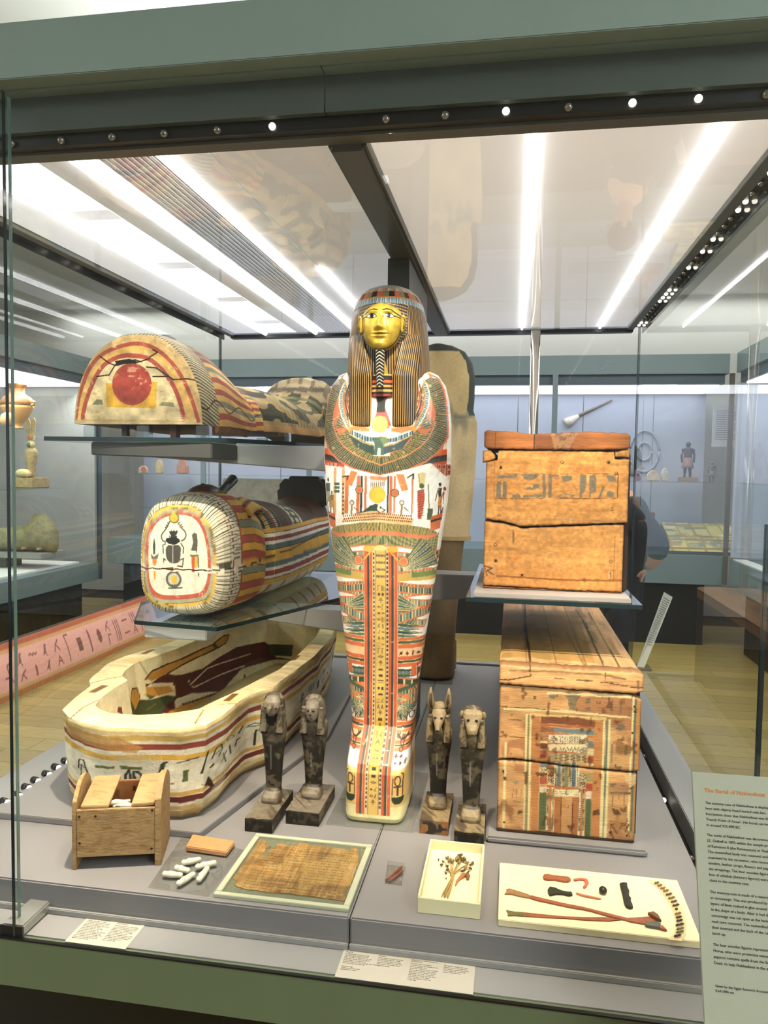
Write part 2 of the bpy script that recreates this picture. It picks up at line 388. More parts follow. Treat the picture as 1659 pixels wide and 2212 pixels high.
# deck: two panels meeting at a seam
for x0, x1 in ((-1.585, -.3775), (-.3745, .545)):
    box('deck_panel', (x0, 1.786, .40), (x1, 4.34, .48), DECK, case, .004)
    box('kick_strip', (x0, 1.776, .40), (x1, 1.786, .416), LEDGE, case, .002)
box('deck_underframe', (-1.79, 1.82, .36), (.70, 4.44, .395), BLACK, case)
box('ledge', (-1.79, 1.79, .40), (-1.60, 4.44, .479), LEDGE, case, .003)
box('ledge_groove', (-1.682, 1.80, .479), (-1.632, 4.40, .4796), mat('groove_grey', '8d8881', .5), case)
box('ledge', (.592, 1.79, .40), (.70, 4.44, .48), LEDGE, case, .003)
box('ledge', (-1.6, 4.385, .40), (.592, 4.44, .48), LEDGE, case, .003)
# header
FASC = mat('fascia_paint', '4f5852', .4, mott=.06, mscale=3)
box('header_beam', (XA, CY0, 2.522), (XB, CY0 + .05, 2.653), PAINT, case, .002)
box('roof', (XA, CY0 + .051, 2.60), (XB, CY1 + .1, 2.65), PAINT, case)
box('soffit_strip', (XA, CY0 + .051, 2.52), (-.453, 1.752, 2.535), PAINT, case)
box('soffit_strip', (-.449, CY0 + .051, 2.52), (XB, 1.752, 2.535), PAINT, case)
box('fascia_panel', (XA + .02, 1.752, 2.436), (-.453, 1.77, 2.598), FASC, case)
box('fascia_panel', (-.449, 1.752, 2.436), (XB - .02, 1.77, 2.598), FASC, case)
# lamp strips round the ceiling
FR = mat('ceiling_frame', '55534c', .4, mott=.06)
box('lamp_strip', (-1.76, 1.772, 2.407), (.68, 1.799, 2.46), BLACK, case)
box('ceiling_frame', (-1.70, 1.80, 2.400), (.645, 1.845, 2.415), FR, case)
box('ceiling_frame', (-1.70, 4.375, 2.392), (.645, 4.43, 2.44), BLACK, case)
for s, x0, x1 in ((-1, -1.705, -1.675), (1, .612, .645)):
    box('ceiling_frame', (x0, 1.846, 2.400), (x1, 4.374, 2.415), FR, case)
    o0, o1 = (x0 - .055, x0 - .002) if s < 0 else (x1 + .002, x1 + .055)
    box('lamp_strip', (o0, 1.846, 2.425), (o1, 4.43, 2.44), BLACK, case)
    box('lamp_strip_lip', (o0 - .006, 1.846, 2.392), (o0, 4.43, 2.47), BLACK, case) if s < 0 else box('lamp_strip_lip', (o1, 1.846, 2.392), (o1 + .006, 4.43, 2.47), BLACK, case)
LENS = glow('lamp_lens', 'fff4e0', 3.0)
LENSO = mat('lamp_lens_unlit', '8e8a80', .12, metal=.6, mott=.1)
def lens_me(nm, m, r, h):
    b = MB().lathe([(r, 0), (r * 1.0, -h * .4), (r * .75, -h * .8), (r * .3, -h)], n=10)
    me = bpy.data.meshes.new(nm); me.from_pydata(b.v, [], b.f); me.shade_smooth(); me.materials.append(m); return me
ML, MLO = lens_me('lamp_lens', LENS, .0085, .010), lens_me('lamp_lens', LENSO, .0095, .012)
def lens(x, y, z, lit, parent=None, rot=(0, 0, 0)):
    o = bpy.data.objects.new('lamp_lens', ML if lit else MLO); COL.objects.link(o); o.location = (x, y, z); o.rotation_euler = rot
    p = parent or case; o.parent = p; o.matrix_parent_inverse = p.matrix_basis.inverted(); return o
for k in range(34):
    yv = 1.93 + k * .0735
    lens(-1.732, yv, 2.425, R.random() < .4); lens(.672, yv, 2.425, R.random() < .35)
for k in range(16):
    xv = -1.55 + k * .138
    if abs(xv + .42) > .06: lens(xv, 1.771, 2.421, k in (8, 11, 13, 14) or R.random() < .2, rot=(-.9, 0, 0))
def spot(x, y, z, tx, ty, tz, power, ang, col=(1, .86, .66), blend=.9):
    """one fibre-optic lamp of the strip: a small warm spot just below its lens"""
    l = bpy.data.lights.new('strip_spot', 'SPOT'); l.energy = power; l.color = col; l.spot_size = math.radians(ang); l.spot_blend = blend; l.shadow_soft_size = .02
    o = bpy.data.objects.new('strip_spot', l); COL.objects.link(o); o.location = (x, y, z)
    o.rotation_euler = (Vector((tx, ty, tz)) - Vector((x, y, z))).to_track_quat('-Z', 'Y').to_euler()
SPOTS = [(-.30, 1.80, 2.40, -.41, 2.4, 1.9, 36, 30), (-.58, 1.80, 2.40, -.41, 2.4, 1.25, 42, 34), (-.2, 1.80, 2.40, -.41, 2.35, .8, 52, 30),
 (.15, 1.80, 2.40, .14, 2.5, 1.45, 40, 36), (.45, 1.80, 2.40, .2, 2.3, .75, 95, 34), (-1.1, 1.80, 2.40, -1.25, 2.8, 1.25, 85, 34),
 (-1.35, 1.80, 2.40, -1.5, 2.85, 1.95, 13, 42), (-.9, 1.80, 2.40, -1.15, 2.2, .75, 110, 40), (-.05, 1.80, 2.40, .05, 2.0, .5, 34, 44), (-.65, 1.80, 2.40, -.7, 2.0, .5, 34, 46),
 (-1.2, 1.80, 2.40, -1.1, 2.0, .6, 26, 36)]
for s in SPOTS: spot(*s[:6], s[6] * 2.2, s[7] * 1.15)
# light box above: left bay with bright troughs, right bay with pale sheet and two bright slots
def zx(px, py): return float(atz(px, py, 2.415)[0])
BEIGE = mat('lightbox_sheet', 'b9b0a4', .35, mott=.05, mscale=3)
SHEET = glow('lightbox_sheet_lit', 'e8dacd', .56); BRIGHT = glow('diffuser_bright', 'fbfaff', 2.0); MID = glow('diffuser_mid', 'dcdadb', .85); TUBE = glow('lamp_tube', 'ffffff', 10); DIM = glow('reflector_dim', 'c4bab0', .42)
lx = [-1.675, zx(10, 455), zx(10, 400), zx(65, 345), zx(155, 340), zx(350, 327), zx(440, 322), -.465]
def ceil(nm, x0, x1, m, z=2.42): return box(nm, (x0, 1.846, z), (x1, 4.374, z + .01), m, case)
e = [-1.674, -1.60, -1.47, -1.33, -1.20, -1.04, -.93, -.865, -.855, -.466]
e[0:3] = [-1.674, zx(10, 400) - .035, zx(65, 345)]; e[3] = zx(155, 340) - .02; e[4] = zx(155, 340) + .05; e[5] = zx(350, 327) - .005; e[6] = zx(400, 322); e[7] = zx(440, 322) - .006; e[8] = zx(440, 322) + .006
ceil('reflector', e[0], e[1], MID); ceil('diffuser', e[1], e[2], BRIGHT); ceil('reflector', e[2], e[3], DIM)
ceil('diffuser', e[3], e[4], BRIGHT); ceil('diffuser', e[4], e[5], MID); ceil('reflector', e[5], e[6], DIM); ceil('reflector', e[6], e[7], DIM)
ceil('reflector', e[8], -.466, DIM)
def tube(x, y0=1.86, y1=4.36, r=.012, m=None): MB().tube([(x, y0, 2.413), (x, y1, 2.413)], r, 8).build('lamp_tube', m or TUBE, case, True)
tube(zx(10, 400)); tube(zx(155, 340)); tube(e[5], r=.007); tube(zx(665, 555) + .005, 3.0, 4.36, .010)
for k in range(9):   # ribs of the corrugated diffuser
    x = e[4] + .02 + k * (e[5] - e[4] - .03) / 9
    box('diffuser_rib', (x, 1.85, 2.412), (x + .006, 4.37, 2.42), mat('rib_acrylic', 'cfcdcf', .3), case)
for y in (2.25, 2.85, 3.45, 4.0):  # soft shadows on the diffuser, built as dimmer glowing strips
    box('diffuser_shadow', (e[1] + .035, y, 2.4175), (e[2], y + .09, 2.4198), glow('diffuser_shade', 'd2cfce', 1.0), case)
r1, r2 = zx(1150, 380), zx(1575, 245)
ceil('diffuser', -.368, r1 - .006, SHEET); ceil('diffuser', r1 + .006, r2 - .0075, SHEET); ceil('diffuser', r2 + .0075, .612, SHEET)
ceil('slot_back', r1 - .0065, r1 + .0065, BRIGHT, 2.4305); ceil('slot_back', r2 - .008, r2 + .008, BRIGHT, 2.4305)
tube(r1, r=.0055); tube(r2, r=.007)
CEILG = glassmat('ceiling_glass', (.98, .98, .98), 1.5, 1.5)
box('ceiling_glass', (-1.674, 1.846, 2.402), (-.466, 4.374, 2.406), CEILG, case)
box('ceiling_glass', (-.368, 1.846, 2.402), (.612, 4.374, 2.406), CEILG, case)
box('centre_beam', (-.455, 1.846, 2.384), (-.379, 4.37, 2.44), FR, case, .002)
box('beam_trim', (-.465, 1.846, 2.396), (-.456, 4.37, 2.42), FR, case); box('beam_trim', (-.378, 1.846, 2.396), (-.369, 4.37, 2.42), FR, case)
box('post', (-.468, 2.77, .48), (-.388, 3.36, 2.384), DARK, case, .003)
MB().tube([(.113, 4.31, .48), (.113, 4.31, 2.392)], .027, 16).build('steel_tube', CHROME, case, True)
# panes: front in two leaves, sides and back
box('glass_pane', (-1.225, 1.668, .402), (.62, 1.678, 2.53), PANE, case)
box('glass_pane', (XA + .05, 1.700, .402), (-1.235, 1.710, 2.53), PANE, case)
box('pane_edge', (-1.2265, 1.6675, .402), (-1.2252, 1.6785, 2.5), GEDGED, case); box('pane_edge', (-1.2345, 1.6995, .402), (-1.2330, 1.7105, 2.5), GEDGE, case)
box('pane_edge', (-1.2252, 1.6668, .402), (-1.2185, 1.6679, 2.2), GEDGED, case)
box('glass_pane', (-1.80, 1.80, .402), (-1.79, 4.45, 2.47), PANES, case)
box('glass_pane', (.685, 1.80, .402), (.695, 4.45, 2.47), PANES, case)
box('glass_pane', (-1.789, 4.445, .402), (.684, 4.455, 2.47), PANEB, case)
for x in (-1.795, .69):
    box('pane_edge', (x - .006, 4.44, .40), (x + .006, 4.458, 2.47), GEDGED, case)
box('pane_edge', (.684, 2.18, .40), (.696, 2.192, 1.47), GEDGED, case)
box('pane_block', (-1.262, 1.672, .402), (-1.2, 1.79, .43), mat('aluminium', 'a9a9a5', .35, metal=.7), case, .004)
box('pane_block_cap', (-1.262, 1.6675, .402), (-1.2, 1.6715, .43), BLACK, case)
# little chromed spot lamps on the left ledge and in the right slot
for px, py in ((10, 1732), (37, 1718), (57, 1701), (77, 1686), (101, 1672), (121, 1657), (142, 1644), (157, 1631)):
    p = atz(px, py, .497)
    lp = MB().tube([(p[0] - .014, p[1] + .006, .4965), (p[0] + .012, p[1] - .004, .4965)], .0125, 12).build('spot_lamp', mat('lamp_black', '15151a', .3), case, True)
    MB().tube([(p[0] + .012, p[1] - .004, .4965), (p[0] + .015, p[1] - .005, .4965)], .0105, 12).build('lens', glow('ledge_lens', 'ffffff', 2.2), lp, True)
for k in range(6):
    yv = 1.95 + k * .42; lens(.568, yv, .425, k % 2 == 0, rot=(0, -1.9, 0))

# ------------------------------------------------------------------ shelves on brackets
def prism_thing(nm, label, cat, pts, z0, z1, m, edge=None, group=None):
    t = thing(nm, label, cat, (pts[0][0], pts[0][1], z0), group)
    MB().prism(pts, z0, z1).build('glass_top', m, t)
    if edge: MB().prism([(x, y) for x, y in pts], z0, z1); b = MB(); n = len(pts); c = np.mean(np.array(pts), 0)
    if edge:
        for i in range(n):
            a, d = np.array(pts[i]), np.array(pts[(i + 1) % n]); nn = np.array([d[1] - a[1], a[0] - d[0]]); nn = nn / np.linalg.norm(nn) * .0012
            b.add([(*a, z0), (*d, z0), (*(d + nn), z0), (*(a + nn), z0), (*a, z1), (*d, z1), (*(d + nn), z1), (*(a + nn), z1)], [(0, 1, 2, 3), (4, 5, 6, 7), (0, 1, 5, 4), (2, 3, 7, 6), (0, 3, 7, 4), (1, 2, 6, 5)])
        b.build('polished_edge', edge, t)
    return t
ZM, ZU, ZR = 1.0, 1.712, 1.2
ms = [(-1.45, 2.72), (-1.09, 2.672), (-.93, 3.07), (-.655, 3.80), (-.655, 4.30), (-1.62, 4.30), (-1.62, 3.1)]
prism_thing('glass_shelf', 'thick glass shelf under the striped coffin with scarab end', 'shelf', ms, ZM - .016, ZM, SHELFG, GEDGED)
p0 = atz(95, 942, ZU); p1 = atz(383, 952, ZU)
us = [(-1.725, 2.56), (-1.02, 2.60), (-.86, 2.92), (-.655, 3.80), (-.655, 4.32), (-1.70, 4.32)]
prism_thing('glass_shelf', 'upper glass shelf holding the cracked coffin lid with red disc', 'shelf', us, ZU - .016, ZU, SHELFG, GEDGED)
rs = [(-.135, 2.40), (.405, 2.388), (.405, 3.3), (-.13, 3.3)]
prism_thing('glass_shelf', 'right glass shelf holding the plain orange-brown chest', 'shelf', rs, ZR - .014, ZR, SHELFG, GEDGED)
BR = mat('bracket_paint', '9b9c9e', .45, mott=.05, mscale=3)
def arm(z, x0, x1, y0, y1, h0, h1, sgn):
    b = MB(); b.add([(x0, y0, z - h0), (x1, y0, z - h1), (x1, y1, z - h1), (x0, y1, z - h0), (x0, y0, z), (x1, y0, z), (x1, y1, z), (x0, y1, z)],
        [(0, 3, 2, 1), (4, 5, 6, 7), (0, 1, 5, 4), (1, 2, 6, 5), (2, 3, 7, 6), (3, 0, 4, 7)]); return b
arm(ZU - .017, -1.56, -.469, 2.86, 3.02, .045, .115, -1).build('shelf_arm', BR, case, bevel=.004)
arm(ZU - .017, -1.56, -1.08, 2.60, 2.859, .05, .06, -1).build('shelf_arm', DARK, case, bevel=.004)
arm(ZM - .017, -1.42, -1.16, 2.74, 4.28, .055, .055, -1).build('shelf_arm', BR, case, bevel=.004)
arm(ZM - .017, -1.15, -.469, 3.20, 3.34, .05, .12, -1).build('shelf_arm', BR, case, bevel=.004)
arm(ZR - .015, -.387, .30, 3.02, 3.16, .115, .05, 1).build('shelf_arm', BR, case, bevel=.004)
b = MB(); b.box((-.10, 3.161, ZR - .065), (.36, 3.3, ZR - .015)); b.build('shelf_arm', BR, case, bevel=.004)

# ================================================================== the standing mummy case
MX, MYC, MYB = -.41, 2.475, 2.60
_z = [.486, .50, .64, .665, .70, .76, .90, 1.05, 1.20, 1.35, 1.50, 1.62, 1.75, 1.83, 1.88, 1.915, 1.935, 1.945]
_hw = [.094, .098, .100, .100, .101, .104, .118, .137, .160, .182, .203, .212, .211, .203, .190, .165, .12, .05]
_yf = [2.292, 2.287, 2.292, 2.305, 2.345, 2.402, 2.402, 2.394, 2.380, 2.364, 2.350, 2.343, 2.345, 2.36, 2.375, 2.40, 2.43, 2.45]
_nn = [7, 7, 6, 5.5, 4.6, 3.4, 2.9, 2.7, 2.5, 2.4, 2.4, 2.4, 2.4, 2.4, 2.4, 2.4, 2.3, 2.2]
mhw = lambda z: np.interp(z, _z, _hw); myf = lambda z: np.interp(z, _z, _yf); mnn = lambda z: np.interp(z, _z, _nn)
def msurf(x, z):
    d = MYC - myf(z); return MYC - d * max(1 - abs(x / mhw(z)) ** mnn(z), 0.0) ** (1 / mnn(z))
def MP(px, py):
    """pixel -> (u, z) on the front skin of the mummy case"""
    Y = 2.36
    for _ in range(12):
        p = aty(px, py, Y); z = min(max(p[2], .487), 1.94); h = mhw(z) * .995; x = min(max(p[0] - MX, -h), h); Y = .5 * Y + .5 * msurf(x, z)
    return x, p[2]
mc = Cv(-.30, .30, .47, 1.96, .0015, 'f6efe6')
RED, ORA, GRN, GLD, DKB, NAVY, YEL, WHT, BLU = 'b8573a', 'cd7448', '34463f', 'd9a85e', '2b211b', '3c4a58', 'd9b552', 'efe5d8', '8fa9b5'
FEA = ['34483f', '4a5236', '2f4148', '51553a', '3d4c44']
MIR = None
def both(fn):
    for sg in (1, -1):
        mc.T = lambda p, sg=sg: (sg * p[0], p[1]); fn()
    mc.T = lambda p: p
Q = lambda pts: [MP(*p) for p in pts]
def body_art():
    # upper side bands (right hand side of the photograph, mirrored)
    def sidebands():
        for y0, y1, c in ((945, 958, 'caa37c'), (958, 972, 'e4d2bd'), (972, 984, 'c94f2c'), (984, 990, DKB), (990, 997, '2f3a34'), (997, 1004, 'c94f2c')):
            mc.poly(Q([(905, y0 + 8), (1000, y0 - 1), (1000, y1 - 1), (905, y1 + 8)]), c)
        x0 = MP(922, 1005)[0]; zt = MP(930, 1003)[1]; zb = MP(930, 1027)[1]
        mc.poly([(x0, zt), (.3, zt), (.3, zb), (x0, zb)], 'd5876c')
        for k in range(9):
            x = x0 + k * .0165; mc.line([(x, zt), (x, zb)], .0025, '5d2a20')
            glyph(mc, x + .003, zb + .004, .010, .014, '3a1d18'); glyph(mc, x + .003, zb + .02, .010, .014, '3a1d18')
    both(sidebands)
    # shoulders: reddish wing fields with dark leaf feathers fanning outward
    def wing():
        mc.poly(Q([(918, 822), (950, 815), (978, 830), (990, 870), (990, 940), (955, 985), (900, 975), (905, 900)]), 'bf6a44')
        out = Q([(934, 812), (962, 822), (980, 845), (986, 880), (983, 915), (972, 945), (950, 972), (918, 996), (880, 1013), (820, 1026)])
        mid = Q([(916, 822), (926, 850), (934, 876), (938, 900), (936, 922), (926, 944), (908, 964), (880, 982), (850, 994), (820, 1004)])
        inn = Q([(905, 850), (908, 872), (906, 896), (902, 912), (896, 925), (890, 940), (880, 956), (862, 970), (842, 979), (820, 985)])
        mc.line(out, .012, 'd0734a')
        mc.band(out, mid, 62, FEA, gap='dfae6c', gw=.2)
        for k in range(9):     # leaf tips
            a = np.array(resamp(out, 63)[k * 2 + 3]); b = np.array(resamp(mid, 63)[k * 2 + 3]); d = b - a
            mc.poly([a - d * .05 + (.004, 0), a + d * .3, a - d * .05 - (.004, 0)], 'c8633c')
        mc.line(mid, .007, 'd98a5a'); mc.line([m + (0, .004) for m in np.array(mid)], .002, 'e8c79a')
        mc.band(mid, inn, 46, ['5d5c33', '3f4a3c', '6b6538', '4a553f'], gap='e2b878', gw=.2)
        mc.line(inn, .006, 'd27a4c')
        # red fan by the lappet
        c = MP(893, 926); mc.poly(Q([(893, 926), (905, 880), (932, 862), (942, 890), (936, 922), (920, 940)]), 'c96e4a')
        for k in range(9):
            a = .15 + k * .17; d = np.array([math.cos(a), math.sin(a)]); nn = np.array([-d[1], d[0]])
            mc.poly([c + d * .016, c + d * .045 + nn * .0045, c + d * .072, c + d * .045 - nn * .0045], FEA[k % 5]); mc.line([c + d * .012, c + d * .07], .0013, 'e4bd80')
        mc.ell(c, .012, .010, 'd99a52')
        # blue and white bead collar along the lappet
        A = Q([(913, 828), (919, 850), (917, 875), (908, 900), (896, 920)]); B = Q([(921, 828), (928, 850), (926, 876), (916, 902), (900, 926)])
        mc.band(A, B, 40, ['a9bcc4', '5f7f8e', 'c9d2d2', '6d8b98'], gap='2c3a44', gw=.22)
        mc.line(B, .004, 'e6d3b4'); mc.line(A, .003, 'c98a4a')
        A2 = Q([(906, 830), (911, 852), (909, 874), (900, 898)])
        for p in resamp(A2, 26): mc.ell(p, .0028, .0028, '5a2d20'); mc.ell(p + (-.007, 0), .0026, .0026, '8a4a30'); mc.ell(p + (-.013, .003), .0026, .0026, '5a2d20')
        # white shoulder patch with disc
        mc.poly(Q([(930, 800), (960, 796), (978, 822), (960, 820), (930, 815)]), 'e6dccd')
        mc.ell(MP(955, 803), .011, .014, 'a98c3a'); mc.ell(MP(955, 803), .009, .012, 'e3cf78')
        mc.poly(Q([(928, 802), (937, 800), (938, 814), (929, 815)]), 'c26044'); mc.line(Q([(938, 812), (960, 817), (978, 826)]), .005, '6d7f68')
    both(wing)
    # pectoral between the lappets
    mc.poly(Q([(800, 832), (846, 832), (842, 985), (806, 985)]), 'ece2d6')
    mc.poly(Q([(804, 834), (848, 836), (830, 875), (846, 920), (805, 920), (818, 875)]), 'a85450')
    for k in range(10): mc.line(Q([(806 + k * 4, 831), (806 + k * 4, 838)]), .002, DKB)
    mc.line(Q([(803, 839), (846, 841)]), .003, 'caa070')
    mc.poly(Q([(813, 890), (831, 890), (832, 868), (828, 852), (820, 848), (814, 858), (815, 872)]), '222a26'); mc.ell(MP(820, 856), .008, .009, '1f2a24')
    mc.line(Q([(817, 838), (818, 850)]), .003, DKB); mc.line(Q([(832, 850), (832, 864)]), .0022, DKB); mc.ring(MP(832, 852), .004, .002, DKB); mc.line(Q([(829, 857), (836, 857)]), .002, DKB)
    mc.poly(Q([(808, 900), (834, 900), (842, 925), (802, 925)]), 'cf7a4c')
    # bird body under the disc
    mc.band(Q([(757, 928), (790, 942), (820, 948), (850, 946), (893, 930)]), Q([(757, 938), (788, 953), (820, 957), (852, 955), (893, 940)]), 46, ['8fb0bd', '40555e', 'c3cfcc', '567883'], gap='26333a', gw=.25)
    mc.poly(Q([(750, 936), (790, 955), (808, 960), (808, 984), (770, 966)]), '394a45'); mc.poly(Q([(893, 938), (850, 958), (828, 962), (828, 982), (868, 970)]), '47545a')
    mc.line(Q([(755, 938), (785, 956), (808, 962)]), .003, 'd7ab63'); mc.line(Q([(890, 940), (850, 960), (828, 964)]), .003, 'd7ab63')
    mc.poly(Q([(804, 945), (832, 944), (838, 955), (828, 962), (829, 984), (822, 984), (822, 968), (816, 968), (815, 984), (808, 984), (809, 960)]), '4c6458'); mc.poly(Q([(818, 942), (834, 944), (840, 956), (828, 961)]), '75825a')
    for a, b in (((757, 922), (798, 926)), ((845, 926), (890, 922))):
        mc.poly(Q([a, (0.5 * (a[0] + b[0]), a[1] - 6), b, (b[0], b[1] + 6), (0.5 * (a[0] + b[0]), a[1] + 10), (a[0], a[1] + 6)]), 'cc8254')
        mc.line(Q([a, (0.5 * (a[0] + b[0]), a[1] - 7), b]), .004, 'e2b04e')
    mc.ell(MP(820, 916), .0262, .0262, 'c9a13c'); mc.ell(MP(820, 916), .0245, .0245, 'f0cf70')
    # white register with figures
    mc.poly(Q([(700, 1004), (760, 1012), (820, 1027), (880, 1014), (930, 1000), (985, 1030), (985, 1112), (905, 1120), (815, 1098), (700, 1112)]), 'fbf6ef')
    for x0, x1, c in ((744, 752, ORA), (769, 776, 'cc6f4a'), (777, 782, GRN), (786, 791, 'cc6f4a'), (835, 839, GRN), (840, 846, 'cc6f4a'), (849, 853, ORA), (888, 892, 'd28d62')):
        mc.poly(Q([(x0 + 2, 1028), (x1 + 2, 1028), (x1, 1110), (x0, 1110)]), c)
    for x in (724, 742): mc.poly(Q([(x - 3, 1010), (x + 3, 1010), (x + 2, 1112), (x - 4, 1112)]), 'd9a878')
    for k in range(3): mc.poly(Q([(722, 1042 + k * 8), (733, 1042 + k * 8), (733, 1048 + k * 8), (722, 1048 + k * 8)]), '3f5a46')
    for y in range(1046, 1112, 9): mc.ell(MP(741, y), .003, .004, '3a3a38')
    for k in range(8): mc.line(Q([(802 + k * 4, 1032), (801 + k * 4, 1056)]), .002, ['8a5a3a', '4a5a4a'][k % 2])
    mc.poly(Q([(798, 1028), (838, 1030), (834, 1038), (800, 1036)]), 'd58a64')
    mc.poly(Q([(758, 1016), (772, 1020), (760, 1050), (748, 1048)]), 'd4844e'); mc.poly(Q([(855, 1024), (872, 1024), (882, 1058), (868, 1062)]), 'd4895a')
    for c in (MP(776, 1058), MP(853, 1065)):
        mc.ell(c, .0135, .0135, '4d5a3c'); mc.ell(c, .0105, .0105, 'c9a270'); mc.ell(c, .0085, .0085, 'd66a4a')
    mc.ell(MP(815, 1069), .0265, .0265, 'b08d30'); mc.ell(MP(815, 1069), .025, .025, 'd9b648')
    def fig(x, y0, y1, skin, cloth):   # small standing figure
        h = y1 - y0; mc.ell(MP(x, y0 + h * .08), .005, .0065, skin); mc.poly(Q([(x - 5, y0 + h * .17), (x + 5, y0 + h * .17), (x + 4, y0 + h * .45), (x - 4, y0 + h * .45)]), skin)
        mc.poly(Q([(x - 4, y0 + h * .4), (x + 4, y0 + h * .4), (x + 6, y0 + h * .68), (x - 5, y0 + h * .68)]), cloth)
        mc.line(Q([(x - 2, y0 + h * .66), (x - 4, y1)]), .004, skin); mc.line(Q([(x + 3, y0 + h * .66), (x + 5, y1)]), .004, skin); mc.line(Q([(x - 5, y0 + h * .2), (x - 12, y0 + h * .5)]), .003, skin)
    fig(954, 1040, 1122, '2e2f2c', 'cf8a44'); fig(707, 1030, 1108, '46504c', '97a08f'); fig(968, 1050, 1120, '8a4338', '7b3c34'); fig(716, 1060, 1112, '8a6a40', 'c09048')
    mc.poly(Q([(902, 1060), (916, 1056), (918, 1075), (910, 1122), (902, 1122)]), 'b8593f')
    for k in range(12): mc.line(Q([(902, 1060 + k * 5), (916, 1058 + k * 5)]), .002, '6d2f28')
    mc.poly(Q([(902, 1024), (912, 1020), (920, 1022), (916, 1052), (906, 1052)]), 'e4cf9a'); mc.line(Q([(904, 1024), (908, 1050)]), .002, 'a98c4a'); mc.ell(MP(911, 1050), .008, .008, '51633c')
    mc.line(Q([(925, 1046), (928, 1122)]), .003, '6b6f4a'); mc.poly(Q([(924, 1098), (936, 1098), (934, 1122), (922, 1122)]), '4d5c46'); mc.line(Q([(890, 1035), (889, 1122)]), .003, 'c07a50')
    for p in (((740, 1030), (752, 1028), (750, 1036)), ((880, 1032), (893, 1024), (893, 1034))): mc.line(Q(p), .004, '2a2522')
    for x in (760, 868): mc.ell(MP(x, 1086), .006, .007, 'e6d9c4'); mc.ring(MP(x, 1086), .007, .0022, '33302c'); mc.line(Q([(x, 1092), (x - 1, 1110)]), .006, '9a7a50'); mc.line(Q([(x + 5, 1096), (x + 14, 1104)]), .003, '33302c')
    # falcon-headed broad winged band
    def wing2():
        for y0, y1, c in ((1108, 1116, 'c9623c'), (1116, 1121, '2f3128'), (1121, 1140, 'cf7048')): mc.poly(Q([(930, y0 + 8), (975, y0), (990, y0 - 4), (990, y1 - 4), (975, y1), (930, y1 + 8)]), c)
        a = Q([(815, 1128), (860, 1130), (895, 1136), (920, 1140), (940, 1145), (950, 1150)]); b = Q([(815, 1148), (860, 1150), (893, 1156), (915, 1158), (932, 1156), (945, 1153)])
        d = Q([(815, 1156), (862, 1158), (895, 1163), (922, 1165), (948, 1157), (972, 1146)]); f = Q([(815, 1178), (862, 1180), (895, 1186), (925, 1194), (952, 1192), (972, 1186)])
        mc.poly(a + f[::-1], 'd8805a')
        mc.band(d, f, 44, ['5a6f52', '7d8158', '49615a', '8b8450', '56684a'], gap='e8c48a', gw=.2)
        mc.band(a, b, 38, ['6f7248', '98813e', '4d6050', '857c46'], gap='e6c086', gw=.2); mc.line(b, .005, 'd97a50'); mc.line(f, .005, 'd97a50')
    both(wing2)
    top = Q([(740, 1121), (765, 1114), (790, 1104), (815, 1103), (845, 1110), (880, 1118), (895, 1122)]); bot = Q([(738, 1128), (765, 1126), (790, 1126), (815, 1127), (850, 1132), (890, 1134)])
    mc.poly(top + bot[::-1], 'e2bd86')
    for j, yy_ in enumerate((1110, 1116, 1122)):
        for k in range(34): mc.ell(MP(742 + k * 4.4 + (j % 2) * 2, yy_ + abs(k - 16) * .35 - 1), .0022, .0026, '6d3328')
    mc.poly(Q([(758, 1112), (785, 1104), (800, 1092), (812, 1088), (820, 1092), (816, 1104), (800, 1104)]), '3e5048'); mc.ell(MP(820, 1098), .011, .012, 'efe4d4'); mc.ell(MP(822, 1096), .003, .003, DKB); mc.line(Q([(816, 1090), (813, 1100), (820, 1108)]), .003, '4a4036'); mc.line(Q([(825, 1098), (832, 1102), (826, 1106)]), .003, '3a342c')
    # legs: wings crossing, four pairs; both sides
    def legs():
        z = lambda y: MP(860, y)[1]
        E = .30
        def fan(c, a0, a1, r0, r1, n, pal):
            for k in range(n):
                a, b = a0 + (a1 - a0) * k / n, a0 + (a1 - a0) * (k + 1) / n
                q = lambda r, t: (c[0] + r * math.cos(t), c[1] + r * math.sin(t))
                mc.poly([q(r0, a), q(r1, a), q(r1 * 1.02, (a + b) / 2), q(r1, b), q(r0, b)], pal[k % len(pal)]); mc.line([q(r0, a), q(r1, a)], .0016, 'ecd0a0')
        pal1 = ['566a55', '3d5450', '6c7a60', '4a5f62', '7a7b4e']
        def wingrow(y, dy, rise, h, n, pal, rim='d4764a'):
            A = [(.05, z(y)), (.11, z(y - rise * .6)), (.17, z(y - rise)), (E, z(y - rise * 1.3))]; B = [(a, b - h) for a, b in A]
            mc.band(A, B, n, pal, gap='ecd2a2', gw=.22); mc.line(B, .005, rim); mc.line(A, .004, rim)
        mc.poly([(.05, z(1195)), (E, z(1195)), (E, z(1352)), (.05, z(1352))], 'f8f1e6')
        for i_, y_ in enumerate(range(1200, 1350, 19)): wingrow(y_, 0, -10 if i_ % 2 else 8, .024, 22, [pal1, ['8b9a8c', '6a7468', '9a9a70'], ['6d8272', '4b6468', '88906a']][i_ % 3])
        wingrow(1192, 0, -8, .014, 10, ['98a49a', '55655c']); 
        fan((.055, z(1235)), .15, 1.0, .02, .13, 11, pal1); mc.poly([(.05, z(1240)), (E, z(1226)), (E, z(1250)), (.05, z(1256))], 'c5a35a'); mc.poly([(.10, z(1236)), (E, z(1230)), (E, z(1238)), (.10, z(1248))], '6f8048')
        wingrow(1262, 0, -10, .024, 26, pal1); wingrow(1288, 0, -12, .022, 26, ['8b9a8c', '6a7468', '9a9a70'])
